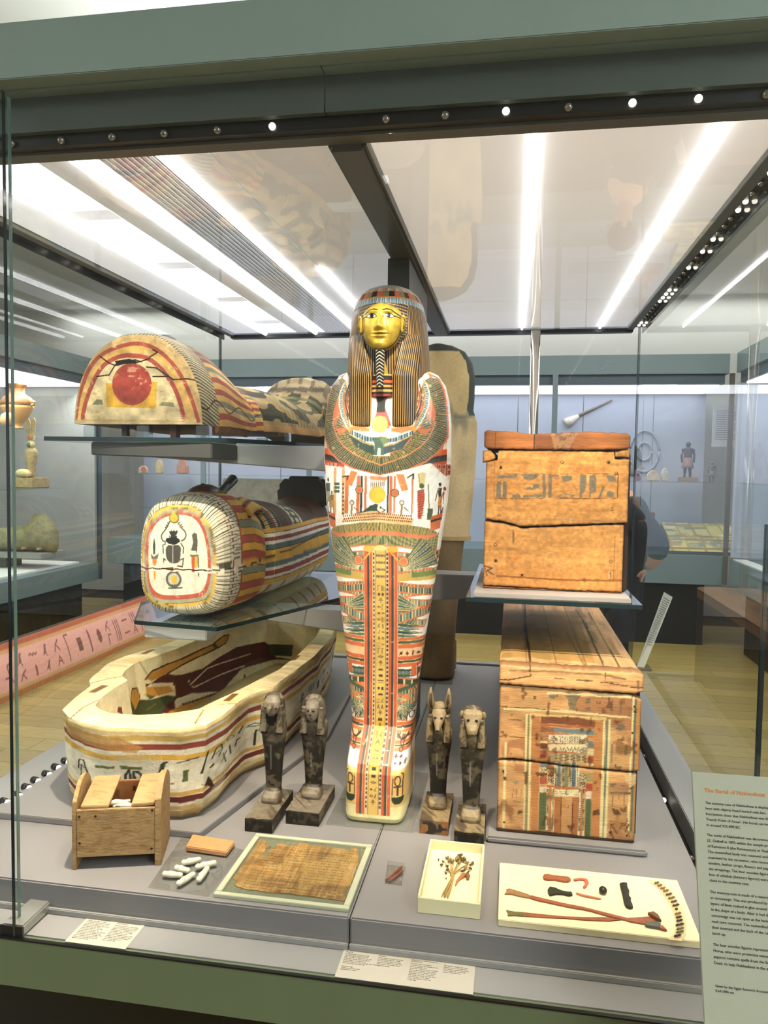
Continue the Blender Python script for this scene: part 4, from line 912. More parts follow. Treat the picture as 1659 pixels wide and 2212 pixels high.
    ic.poly([(640, 580), (720, 520), (900, 430), (960, 395), (990, 350), (985, 395), (960, 425), (820, 510), (740, 560), (690, 600)], 'b9853a'); ic.line([(720, 520), (900, 430), (960, 395), (990, 350)], .005, '2a1a10')
    ic.poly([(500, 580), (510, 520), (530, 480), (570, 500), (620, 500), (690, 470), (720, 480), (650, 560), (620, 600)], '3d4426')
    ic.poly([(520, 500), (540, 440), (575, 435), (585, 500), (560, 540), (545, 560), (535, 530)], 'b07f36'); ic.line([(520, 500), (540, 440), (575, 435), (585, 500), (560, 540), (545, 560)], .005, '2a1a10')
    ic.poly([(605, 470), (625, 455), (640, 480), (620, 500)], '4a5a3a'); ic.line([(480, 520), (490, 580)], .006, '2a1a10'); ic.poly([(610, 430), (700, 420), (715, 450), (640, 480), (610, 470)], 'b9853a')
    ic.poly([(420, 500), (435, 455), (445, 490), (435, 560), (422, 550)], '3d3a2a'); ic.poly([(335, 560), (345, 530), (362, 535), (365, 575)], '6b3022')
    ic.line([(775, 375), (785, 410), (870, 320), (1050, 235)], .005, 'd8cbb0'); ic.line([(790, 420), (800, 425), (1020, 300)], .005, 'd8cbb0')
    ic.poly([(1120, 190), (1160, 160), (1180, 90), (1195, 30), (1230, 20), (1200, 120), (1180, 230), (1120, 235)], 'b08038'); ic.poly([(1110, 240), (1110, 180), (1125, 175), (1130, 240)], '39402c')
    ic.line([(1180, 30), (1182, 270)], .007, '2a1a10'); ic.line([(1180, 180), (1280, 120), (1285, 90)], .006, '2a1a10'); ic.line([(1185, 70), (1220, 170)], .007, '2a1a10'); ic.line([(1180, 190), (1240, 170)], .009, '4a2a20')
    ic.ell((1420, 130), .06, .05, '6b3a22'); ic.ell((1425, 128), .045, .036, 'c08a3a'); ic.ell((1428, 126), .03, .022, '7a2f22'); ic.poly([(1310, 60), (1350, 60), (1345, 120), (1310, 110)], '231d14')
    ic.poly([(1320, 110), (1350, 115), (1355, 220), (1320, 215)], '4a2e1a'); ic.line([(1290, 40), (1290, 240)], .006, '8a6a3a')
    for a, b in (((940, 100), (560, 265)), ((700, 600), (1250, 330)), ((600, 560), (640, 520))): ic.line([a, b], .004, '7a5a30')
    ic.noise((14, 20), .07, 5)
    ir = []; ks = np.linspace(0, 1, 90)
    for k in ks:
        d = -nr * (.035 * k + .05 * max(k - .85, 0) / .15); ir.append(np.c_[I + d, np.full(n, .80 - k * .255)])
    V = np.array(ir).reshape(-1, 3); C = ic.get(V[:, 1], V[:, 2]); rs_ = V[:, 0] > -1.17
    C[rs_] = Cv.get(rc, V[rs_, 0], V[rs_, 1]) * .98; mesh_np('inner_wall', V, gridfaces(len(ks), n, True), VWOOD, t, C)
    fl = [ir[-1][:, :] * 1.0]; ctr = ir[-1].mean(0); fl = [ctr * (1 - q) * np.array([1, 0, 1]) + np.array([0, 1, 0]) * (ir[-1] * (1 - q)) + ir[-1] * q * np.array([1, 0, 1]) + np.array([0, 1, 0]) * ir[-1] * q for q in (1, .6, .2, .001)]
    V = np.array(fl).reshape(-1, 3); fc = Cv(-1.7, -.7, 1.9, 4.2, .006, 'cdb785'); fc.noise((20, 6), .12, 9); fc.line([(-1.1, 2.3), (-1.05, 3.9)], .012, '4a3018'); fc.line([(-1.0, 2.3), (-1.0, 3.9)], .008, '6a4a26'); fc.poly([(-1.05, 2.9), (-.98, 2.9), (-.98, 3.7), (-1.05, 3.7)], 'e6d8ae')
    mesh_np('floor_board', V, gridfaces(4, n, True), VWOOD, t, fc.get(V[:, 0], V[:, 1])); MB().prism([tuple(p) for p in (rings[0][::12, :2])], .5005, .503).build('base', mat('raw_wood', '9a7a4a', .8, mott=.2), t)
trough()
pl1 = tag(MB().prism([(-1.62, 2.09), (-.905, 2.09), (-.725, 2.98), (-.80, 4.2), (-1.56, 4.2)], .4803, .50).build('plinth_board', DECK, bevel=.002), 'flat grey plinth board under the open cream coffin trough', 'plinth')
# ---------------------------------------------- closed coffin with scarab on its crown
def scarab():
    t = thing('scarab_coffin', 'closed yellow and red striped coffin with black scarab painted on its crown', 'coffin', (-1.28, 3.3, 1.0))
    N = 520; th = np.linspace(-PI / 2, 1.5 * PI, N, endpoint=False)
    def sec(y, hw, zb, zt, cx, n=2.9):
        c, s = np.cos(th), np.sin(th); zc = zb + (zt - zb) * .46; nt = n * .9
        x = hw * np.sign(c) * np.abs(c) ** (2 / n); z = np.where(s < 0, zc - (zc - zb) * np.abs(s) ** (2 / (n * 1.25)), zc + (zt - zc) * np.abs(s) ** (2 / nt))
        return np.stack([cx + x, np.full(N, y), z], 1)
    ky = [2.768, 2.772, 2.785, 2.81, 2.85, 2.93, 3.02, 3.09, 3.12, 3.13, 3.16, 3.22, 3.4, 3.7, 4.0, 4.15, 4.22, 4.25]
    kh = [.135, .155, .175, .189, .194, .200, .208, .213, .212, .195, .196, .212, .225, .205, .175, .165, .15, .10]
    kt = [1.42, 1.445, 1.470, 1.487, 1.497, 1.505, 1.50, 1.47, 1.455, 1.425, 1.43, 1.45, 1.455, 1.42, 1.40, 1.48, 1.46, 1.40]
    kb = [1.060, 1.040, 1.026, 1.016, 1.012, 1.010, 1.010, 1.012, 1.014, 1.035, 1.03, 1.02, 1.015, 1.015, 1.015, 1.015, 1.02, 1.05]
    cxs = [-1.282, -1.282, -1.281, -1.28, -1.278, -1.274, -1.268, -1.262, -1.26, -1.26, -1.257, -1.25, -1.24, -1.22, -1.20, -1.19, -1.185, -1.18]
    ys = np.unique(np.concatenate([np.array(ky), np.linspace(2.768, 2.86, 46), np.linspace(2.86, 3.4, 190), np.linspace(3.4, 4.25, 100)]))
    secs = [sec(y, *[np.interp(y, ky, q) for q in (kh, kb, kt, cxs)]) for y in ys]
    front = cap_rings(secs[0], 170)[:-1]; P = np.array(front + secs); nr = len(P)
    V = P.reshape(-1, 3); F = gridfaces(nr, N, True)[:, ::-1]
    # face of the crown painted in (x, z)
    cv = Cv(-1.55, -1.0, .98, 1.56, .0012, 'd8d0b8'); k = .1808
    T5 = lambda p: tuple(aty(200 + p[0] * k, 980 + p[1] * k, 2.775)[[0, 2]]); cv.T = T5
    oval = lambda L: smooth(L, 3, True)
    o3 = oval([(590, 1340), (590, 1000), (660, 800), (760, 690), (900, 625), (1050, 612), (1200, 630), (1310, 700), (1400, 860), (1450, 1050), (1480, 1340), (1470, 1560), (1420, 1720), (1330, 1800), (800, 1830), (660, 1740), (600, 1600)])
    cc = np.mean([T5(p) for p in o3], 0)
    def sc(q): return [tuple(cc + (np.array(T5(p)) - cc) * q) for p in o3]
    cv.poly(sc(1.02), '6d5f34', raw=True); cv.poly(sc(1.005), 'd9b04a', raw=True); cv.poly(sc(.955), '5f553a', raw=True); cv.poly(sc(.945), 'a3a083', raw=True); cv.poly(sc(.88), 'b65a44', raw=True); cv.poly(sc(.80), 'e2dac6', raw=True)
    cv.patch((60, 60), .72, 'cfc3a2', .5, 4); cv.noise((60, 60), .05, 3)
    GR = '43443a'
    cv.ell((985, 768), .0215, .0215, '6f6a40'); cv.ell((980, 765), .0165, .0165, 'dca83e')
    for L in ([(930, 810), (905, 870), (870, 920), (835, 960), (830, 1000), (850, 1040), (880, 1055)], [(1035, 830), (1060, 880), (1110, 920), (1130, 970), (1110, 1020), (1070, 1040)]): cv.line(smooth(L, 2), .0052, '57553f')
    for L in ([(905, 870), (880, 880)], [(915, 850), (890, 855)], [(925, 830), (905, 825)], [(1060, 880), (1085, 870)], [(1050, 860), (1075, 845)], [(1035, 835), (1050, 818)]): cv.line(L, .005, '57553f')
    cv.poly([(880, 1040), (890, 1010), (940, 1000), (1010, 1000), (1050, 1020), (1055, 1050), (1000, 1085), (920, 1075)], '232720'); cv.poly([(920, 920), (940, 930), (950, 910), (965, 930), (980, 910), (1000, 930), (1015, 910), (1028, 925), (1015, 960), (1020, 1000), (930, 1000), (935, 960)], '33362a')
    cv.ell((935, 980), .004, .005, 'e8e0d0'); cv.ell((1015, 980), .004, .005, 'e8e0d0'); cv.ell((930, 985), .0022, .003, '20221c'); cv.ell((1010, 985), .0022, .003, '20221c')
    cv.poly(smooth([(880, 1085), (1065, 1080), (1062, 1200), (1050, 1290), (1000, 1310), (930, 1305), (885, 1240)], 2, True), '4c4a44'); cv.line([(970, 1090), (970, 1308)], .0026, 'cfcabb'); cv.line([(880, 1085), (970, 1092), (1065, 1080)], .0026, 'cfcabb')
    for L in ([(880, 1075), (850, 1090), (855, 1190)], [(1065, 1070), (1095, 1120), (1090, 1190)], [(885, 1270), (860, 1250), (858, 1310)], [(1050, 1270), (1095, 1250), (1085, 1330)]): cv.line(L, .0045, '4f4c3c')
    cv.poly([(745, 1000), (760, 1090), (755, 1200), (735, 1200), (732, 1090)], '3a3f38'); cv.poly([(705, 1190), (740, 1230), (800, 1190), (785, 1260), (715, 1255)], '5d655a'); cv.poly([(725, 1255), (775, 1255), (775, 1330), (725, 1330)], 'c77a3a'); cv.poly([(738, 1380), (765, 1380), (762, 1500), (742, 1500)], 'd29a3e')
    cv.poly([(1195, 970), (1225, 940), (1255, 960), (1265, 1050), (1255, 1200), (1245, 1160), (1185, 1155), (1210, 1060)], '57564a'); cv.poly([(1170, 1205), (1280, 1205), (1270, 1230), (1180, 1230)], '6f6c4e'); cv.poly([(1190, 1230), (1230, 1230), (1230, 1420), (1195, 1410)], 'bd5a3a'); cv.poly([(1230, 1230), (1262, 1230), (1262, 1420), (1230, 1420)], 'd8a84a'); cv.poly([(1262, 1230), (1280, 1230), (1285, 1470), (1268, 1460)], '6d7058')
    cv.ell((978, 1500), .0330, .0330, '5b5f55'); cv.ell((978, 1495), .024, .024, 'b9b7a4'); cv.ell((983, 1500), .0115, .0165, 'd9a93e'); cv.line([(920, 1605), (1075, 1600)], .006, '4f5348'); cv.line([(960, 1560), (965, 1600)], .004, '4f5348'); cv.line([(990, 1560), (985, 1600)], .004, '4f5348')
    zcr = T5((900, 1375))[1]
    cv.poly([(750, 1330), (830, 1310), (900, 1300), (960, 1320), (1010, 1330), (1090, 1350), (1200, 1370), (1190, 1420), (1000, 1410), (760, 1395)], 'e6dcc8'); cv.poly([(830, 1365), (1000, 1350), (1030, 1330), (1090, 1340), (1080, 1400), (1020, 1420), (990, 1400), (900, 1385)], '6a4220')
    # wig rim lines: by angle round the section
    ang = np.tile(th, nr); yv = V[:, 1]; C = cv.get(V[:, 0], V[:, 2])
    per = np.tile(np.r_[0, np.cumsum(np.linalg.norm(np.diff(secs[60], axis=0), axis=1))], nr); L = per.max()
    mk = Cv(-1.55, -1.0, .98, 1.56, .0012, (0, 0, 0)); mk.poly(sc(1.02), (255, 255, 255), raw=True); rim = (mk.get(V[:, 0], V[:, 2])[:, 0] < .5) & (yv < 2.90) | ((yv > 2.84) & (yv < 2.90)); u = per / .0135; u = u + np.clip(yv - 2.84, -.03, .1) * 5 * np.sign(np.sin(np.floor(u) * 1.7)); fr = u - np.floor(u)
    zig = np.abs(((yv - 2.77) / .05) % 2 - 1)
    C[rim] = rgb('d9d0b6'); ln = rim & (np.abs(fr - .5) < .13); C[ln] = rgb('4a4836'); 
    u2 = per / .027; f2 = u2 - np.floor(u2); C[rim & (np.abs(f2 - .5) < .17) & (np.abs(yv - 2.838) < .005)] = rgb('a8452f')
    b = (yv >= 2.90) & (yv < 2.914); C[b] = rgb('a8513f')
    wig_ = (yv >= 2.914) & (yv < 3.125); jag = per + .0012 * np.sin(yv * 30) + .0008 * np.sin(yv * 71); ks = np.floor(jag / L * 46).astype(int) % 6; fs = jag / L * 46 % 1
    for q, c in enumerate(('dba53c', 'b0503a', 'dba53c', '84886f', 'dba53c', 'a8492f')): C[wig_ & (ks == q)] = rgb(c)
    C[wig_ & (fs < .08)] = rgb('54452a')
    body = yv >= 3.125; zz_ = V[:, 2]; side = body & (zz_ < 1.335); C[body] = rgb('4a2f1c'); C[side] = rgb('e4dbc4')
    for z0, z1, c in ((1.318, 1.338, 'd59c3a'), (1.30, 1.318, 'e8decb'), (1.283, 1.30, '8d3a2c'), (1.268, 1.283, 'e8decb'), (1.244, 1.268, '56665e'), (1.19, 1.244, 'd9a63e'), (1.166, 1.19, '5a6c66'), (1.152, 1.166, 'e8decb'), (1.128, 1.152, '97402f'), (1.113, 1.128, 'e8decb'), (1.088, 1.113, 'd9a63e')):
        C[body & (zz_ >= z0) & (zz_ < z1)] = rgb(c)
    C[body & (np.abs(zz_ - 1.244) < .002)] = rgb('3a2f1c'); C[body & (np.abs(zz_ - 1.113) < .002)] = rgb('4a3f24'); C[body & (np.abs(zz_ - 1.318) < .002)] = rgb('4a3f24')
    top = body & (zz_ >= 1.338); yb = np.floor((yv - 3.13) / .026).astype(int)
    for q, c in enumerate(('6d5a2c', '2a2216', 'c9a94e', '33402f', '8a3a2a', 'b9a46a', '2f2a1c', '8b8350')): C[top & (yb % 8 == q) & (yv < 3.32)] = rgb(c)
    C[top & (yv < 3.32) & (per * 90 % 1 < .3)] = rgb('211a12'); C[top & (yv > 3.47) & (yv < 3.66) & ((yb % 3) != 0)] = rgb('cfc4a0'); C[top & (yv > 3.49) & (yv < 3.64) & (np.sin(per * 150) > .2)] = rgb('3f4a3c')
    low = body & (zz_ < 1.086) & (np.sin(yv * 60) * np.sin(yv * 23) > .55) & (zz_ > 1.035); C[low] = rgb('b4703c')
    xx_ = V[:, 0]; C *= (1 + .10 * (vnoise(per * 30, yv * 20, 3) - .5))[:, None]
    zf = lambda M: zcr + .055 * np.clip(M[:, 1] - 2.9, 0, 1.4) + .0015 * np.sin(M[:, 0] * 120)
    dz = np.abs(V[:, 2] - zf(V)); C[dz < .0026] = rgb('2a190c')
    fl = (dz < .010) & (yv < 2.93) & (vnoise(xx_ * 40, yv * 40, 8) > .55); C[fl & (dz > .0026)] = rgb('e6dcc6')
    split_z('lid', 'base', V, F, np.clip(C, 0, 1), zf, VWOOD, t)
    # striped lappet curling up over the shoulder, face looking upward, curled beard
    lp = []
    for q in np.linspace(0, 1, 30):
        lp.append([(-1.145 + .075 * math.cos(a) - .02 * q, 3.00 + .22 * q + .01 * math.sin(a), 1.425 + .038 * math.sin(a) * (1 - .3 * q) - .35 * max(math.cos(a), 0) * .05 + .022 * math.sin(PI * q)) for a in np.linspace(0, 2 * PI, 40, endpoint=False)])
    def lc(Vv):
        k_ = np.floor((Vv[:, 0] + Vv[:, 2] * .6) * 70).astype(int) % 4; c = np.empty((len(Vv), 3))
        for q, cc_ in enumerate(('d3a03c', '3a2418', 'c99a3c', '6b2a20')): c[k_ == q] = rgb(cc_)
        return c
    loft('lappet', lp, VWOOD, t, lc)
    FB = mat('dark_brown_face', '4b2a18', .35, mott=.25, mscale=20)
    MB().ell((-1.285, 3.02, 1.455), (.092, .10, .08), 24, 16).build('face', FB, t, True)
    MB().tube([(-1.285, 2.985, 1.51), (-1.285, 3.00, 1.522), (-1.285, 3.03, 1.52)], [.014, .017, .01], 10).build('nose', FB, t, True)
    MB().tube([(-1.28, 3.10, 1.475), (-1.28, 3.16, 1.487), (-1.28, 3.24, 1.515), (-1.28, 3.33, 1.552)], [.024, .023, .021, .025], 12).build('beard', mat('beard_dark', '1d130d', .3, mott=.2), t, True)
    c4 = -1.16; MB().prismy([(c4 - .15, 1.40), (c4 + .15, 1.40), (c4 + .16, 1.50), (c4 + .10, 1.565), (c4 - .10, 1.565), (c4 - .16, 1.50)], 4.10, 4.24).build('foot_end', mat('blackened_foot', '2c2418', .5, mott=.3, mscale=14), t, bevel=.02)
scarab()
# ---------------------------------------------- cracked lid with red disc on the upper shelf
def bigl():
    t = thing('coffin_cover', 'cracked coffin lid with a red disc on yellow, lying on the upper glass shelf', 'coffin lid', (-1.5, 3.4, ZU))
    zb0 = 1.776; N = 460; th = np.linspace(0, PI, N)
    ky = [2.85, 2.853, 2.865, 2.89, 2.95, 3.05, 3.14, 3.22, 3.30, 3.36, 3.42, 3.55, 3.75, 3.90, 4.0, 4.08, 4.15, 4.24, 4.28]
    kh = [.272, .279, .283, .286, .288, .288, .285, .280, .272, .262, .275, .285, .275, .255, .23, .205, .205, .205, .19]
    kz = [.348, .358, .366, .371, .376, .374, .355, .315, .268, .228, .225, .235, .215, .185, .19, .315, .345, .345, .31]
    kx = [-1.505, -1.505, -1.505, -1.504, -1.50, -1.49, -1.48, -1.465, -1.45, -1.435, -1.42, -1.385, -1.32, -1.27, -1.23, -1.20, -1.17, -1.14, -1.13]
    kbm = [0, 0, 0, 0, 0, 0, 0, 0, 0, 0, 0, 0, 0, 0, .02, .02, .0, -.03, -.02]
    ys = np.unique(np.concatenate([np.array(ky), np.linspace(2.85, 2.90, 26), np.linspace(2.9, 3.6, 170), np.linspace(3.6, 4.28, 100)])); secs = []
    for y in ys:
        hw, h, cx, bm_ = [np.interp(y, ky, q) for q in (kh, kz, kx, kbm)]; c, s = np.cos(th), np.sin(th); n = 2.0 if y < 3.35 else (2.3 if y < 4.0 else 3.6)
        x = hw * np.sign(c) * np.abs(c) ** (2 / 2.35); z = zb0 + bm_ + h * np.abs(s) ** (2 / n) * 1.0
        bx = np.linspace(x[-1], x[0], 40)[1:-1]; X = np.r_[x, bx]; Z = np.r_[z, np.full(38, zb0 + bm_)]
        j = (vnoise(np.arange(len(X)) * .05, np.full(len(X), y * 6), 4) - .5) * .008; secs.append(np.stack([cx + X, np.full(len(X), y), Z + j * (np.arange(len(X)) < N)], 1))
    NN = N + 38; P0 = secs[0]; c0 = np.array([-1.505, 2.85, zb0 + .16]); front = [c0 + (P0 - c0) * q for q in np.linspace(.01, 1, 190)[:-1]]
    P = np.array(front + secs); V = P.reshape(-1, 3); F = gridfaces(len(P), NN, True)[:, ::-1]
    cv = Cv(-1.82, -1.18, 1.75, 2.18, .0012, 'c4ae84'); k = .3376
    T = lambda p: tuple(aty(p[0] * k, 680 + p[1] * k, 2.852)[[0, 2]]); cv.T = T
    cv.poly([(480, 680), (500, 420), (560, 300), (650, 190), (800, 130), (980, 120), (1100, 160), (1220, 260), (1300, 420), (1310, 690)], 'c4a46e')
    arc = lambda L: smooth(L, 3)
    a1 = arc([(497, 665), (520, 480), (570, 340), (650, 250), (780, 195), (900, 180), (1000, 215), (1090, 290), (1170, 400), (1230, 540), (1270, 680)])
    cv.line(a1, .016, 'a55039'); a2 = arc([(530, 660), (548, 560), (600, 420), (660, 320), (760, 265), (850, 258), (950, 275), (1030, 340), (1100, 430), (1150, 540), (1180, 670)])
    a15 = arc([(512, 665), (535, 500), (600, 360), (690, 270), (800, 222), (900, 215), (1000, 250), (1080, 330), (1150, 440), (1200, 560), (1225, 675)]); cv.line(a15, .020, 'd3a95a'); cv.line(a2, .018, 'a04638')
    cv.poly(a2 + [(560, 670)], 'd8c494'); cv.line(a2, .018, 'a44b3a')
    cv.poly([(680, 440), (1005, 430), (1000, 600), (680, 590)], 'd2a238'); cv.ell((845, 445), .086, .0845, 'a44436')
    cv.poly([(590, 575), (620, 540), (655, 545), (660, 575)], '7d7a5a'); cv.poly([(1015, 580), (1040, 558), (1110, 562), (1120, 590)], '8a8562'); cv.poly([(560, 610), (1140, 610), (1170, 680), (550, 660)], 'd4bf90')
    cv.patch((30, 34), .70, 'd9c394', .55, 12); cv.patch((40, 40), .74, 'b08a56', .6, 18); cv.noise((50, 50), .09, 2)
    for L in ([(640, 265), (700, 310), (740, 325), (800, 295), (870, 290), (900, 300), (960, 280)], [(740, 300), (800, 290), (870, 310)], [(620, 395), (700, 385), (740, 320)], [(940, 335), (1000, 340), (1060, 380), (1110, 415), (1200, 410), (1290, 425)], [(980, 395), (1080, 395)], [(960, 270), (1010, 240), (980, 225)]): cv.line(L, .0052, '2c1c0c')
    cv.poly([(740, 310), (760, 292), (830, 283), (880, 300), (930, 290), (880, 310), (800, 315), (750, 328)], '20140a')
    C = cv.get(V[:, 0], V[:, 2]); yv = V[:, 1]; idx = np.tile(np.arange(NN), len(P)); back = yv > 2.8535
    per = idx / N * 1.0
    ring_ = back & (yv < 2.99); kk = per * 74 + (yv - 2.85) * 22; ff = kk - np.floor(kk); C[ring_] = rgb('5a5546'); C[ring_ & (ff < .42)] = rgb('bda878')
    w = back & (yv >= 2.99) & (yv < 3.40); q = np.floor((per + .006 * np.sin(yv * 18)) * 44).astype(int) % 6
    for i, c in enumerate(('c39a54', '9c4a36', 'c6a468', '7a755c', 'c79c50', '8f4534')): C[w & (q == i)] = rgb(c)
    up = w & (np.abs(per - .5) < .24); C[up] = C[up] * .45 + np.array(rgb('6b4a34')) * .35
    bd = back & (yv >= 3.40); C[bd] = rgb('a98f60'); dk = bd & (vnoise(per * 18, yv * 14, 6) > .46) & (V[:, 2] > 1.83); C[dk] = rgb('3f3d2a'); ln = bd & ((yv * 34 % 1) < .24) & (yv > 3.55); C[ln] = rgb('6a684a'); C[bd & (V[:, 2] < 1.815)] = rgb('bf9460')
    ft = yv >= 4.02; C[ft] = rgb('9b8a68'); C[ft & (np.floor(V[:, 2] * 34).astype(int) % 3 == 0)] = rgb('5d5040'); C[ft & (yv > 4.06) & (np.sin(V[:, 0] * 90) > .6)] = rgb('6d5f48')
    und = (idx >= N) & back; C[und] = rgb('3a2616'); ck = back & (np.abs(per - .075 - .02 * np.sin(yv * 30)) < .003) & (yv < 3.4); C[ck] = rgb('2a1a0c')
    C = C * (1 + .3 * (vnoise(V[:, 0] * 25, yv * 25 + V[:, 2] * 25, 7) - .5))[:, None]
    mesh_np('lid_shell', V, F, VWOOD, t, np.clip(C, 0, 1))
    DKW = mat('dark_resin_wood', '2b1d16', .4, mott=.2)
    MB().ell((-1.49, 3.08, zb0 + .372), (.045, .06, .028), 18, 12).build('brow', DKW, t, True)
    MB().tube([(-1.475, 3.18, zb0 + .32), (-1.47, 3.23, zb0 + .345), (-1.465, 3.265, zb0 + .325), (-1.462, 3.275, zb0 + .28)], [.018, .026, .026, .018], 12).build('nose', DKW, t, True)
    # underside batten and loose dark wedges
    box('batten', (-1.60, 2.90, zb0 - .045), (-1.58, 2.93, zb0), mat('support_black', '1a1510', .6), t); box('batten', (-1.385, 2.90, zb0 - .05), (-1.36, 2.94, zb0), mat('support_brown', '4a2c1a', .6), t)
    MB().prismy([(-1.56, zb0 - .022), (-1.30, zb0 - .012), (-1.20, zb0 - .03), (-1.19, zb0), (-1.60, zb0)], 2.95, 3.3).build('split_edge', mat('split_wood', '7d5330', .8, mott=.3, mscale=20), t)
    return t
bigl()
for x, y, lb in ((-1.735, 2.90, 'front left corner'), (-1.50, 2.905, 'middle of the front edge'), (-1.232, 2.885, 'front right corner'), (-1.06, 3.42, 'right side, half way back'), (-1.36, 3.98, 'far end')):
    tag(box('acrylic_block', (x - .028, y - .02, ZU + .0003), (x + .028, y + .02, ZU + .0618), glassmat('acrylic_block_clear', (.78, .83, .84), 1.6, 3.0), None, .004), 'clear acrylic block propping the cracked coffin lid at its ' + lb, 'acrylic block', 'acrylic blocks under the cracked lid')

# ================================================================== wooden boxes on the right
def board(name, top, bot, Yf, thick, cv, m, parent, res=.003, relief=None, edge='6b4a2a', seed=1):
    """a board standing in the x-z plane: front skin painted from cv, edges thick back to Yf + thick"""
    top, bot = np.array(sorted(top)), np.array(sorted(bot)); u0, u1 = max(top[0, 0], bot[0, 0]), min(top[-1, 0], bot[-1, 0])
    nu = max(int((u1 - u0) / res), 3); us = np.linspace(u0, u1, nu); zt, zb = np.interp(us, *top.T), np.interp(us, *bot.T)
    j = (vnoise(us * 90, us * 0, seed) - .5) * .003; zt = zt + j; zb = zb + j[::-1]
    nv = max(int((zt - zb).max() / res), 3); q = np.linspace(0, 1, nv)[:, None]; Z = zb * (1 - q) + zt * q; X = np.repeat(us[None], nv, 0)
    Y = Yf + (vnoise(X * 25, Z * 25, seed + 3) - .5) * .003; d = np.minimum(np.minimum(X - u0, u1 - X), np.minimum(Z - zb, zt - Z)); Y = Y + .004 * np.exp(-d / .003)
    if relief is not None: Y = Y + relief(X, Z)
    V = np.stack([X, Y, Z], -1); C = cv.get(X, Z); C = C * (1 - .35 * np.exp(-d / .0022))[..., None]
    F = [gridfaces(nv, nu)]; Vs = [V.reshape(-1, 3)]; Cs = [C.reshape(-1, 3)]
    idx = np.arange(nv * nu).reshape(nv, nu); lp = np.r_[idx[0, :], idx[1:, -1], idx[-1, -2::-1], idx[-2:0:-1, 0]]; n = len(lp)
    b = Vs[0][lp].copy(); b[:, 1] = Yf + thick; Vs.append(b); Cs.append(np.tile(np.array(rgb(edge)), (n, 1))); k = nv * nu; a = np.arange(n)
    F.append(np.stack([lp, k + a, k + (a + 1) % n, lp[(a + 1) % n]], -1))
    return mesh_np(name, np.concatenate(Vs), np.concatenate(F), m, parent, np.clip(np.concatenate(Cs), 0, 1), smooth=False)
OLDW = mat('old_timber', vc=True, rough=.62, mott=.16, mscale=30, stretch=(1, 1, 6), bump=.35, bscale=70, spec=.25)
OLDW2 = mat('old_timber_plain', '9a6236', .7, mott=.2, mscale=30, stretch=(1, 6, 6), bump=.3)
DARKW = mat('dark_timber', '3a2618', .75, mott=.25, mscale=30)
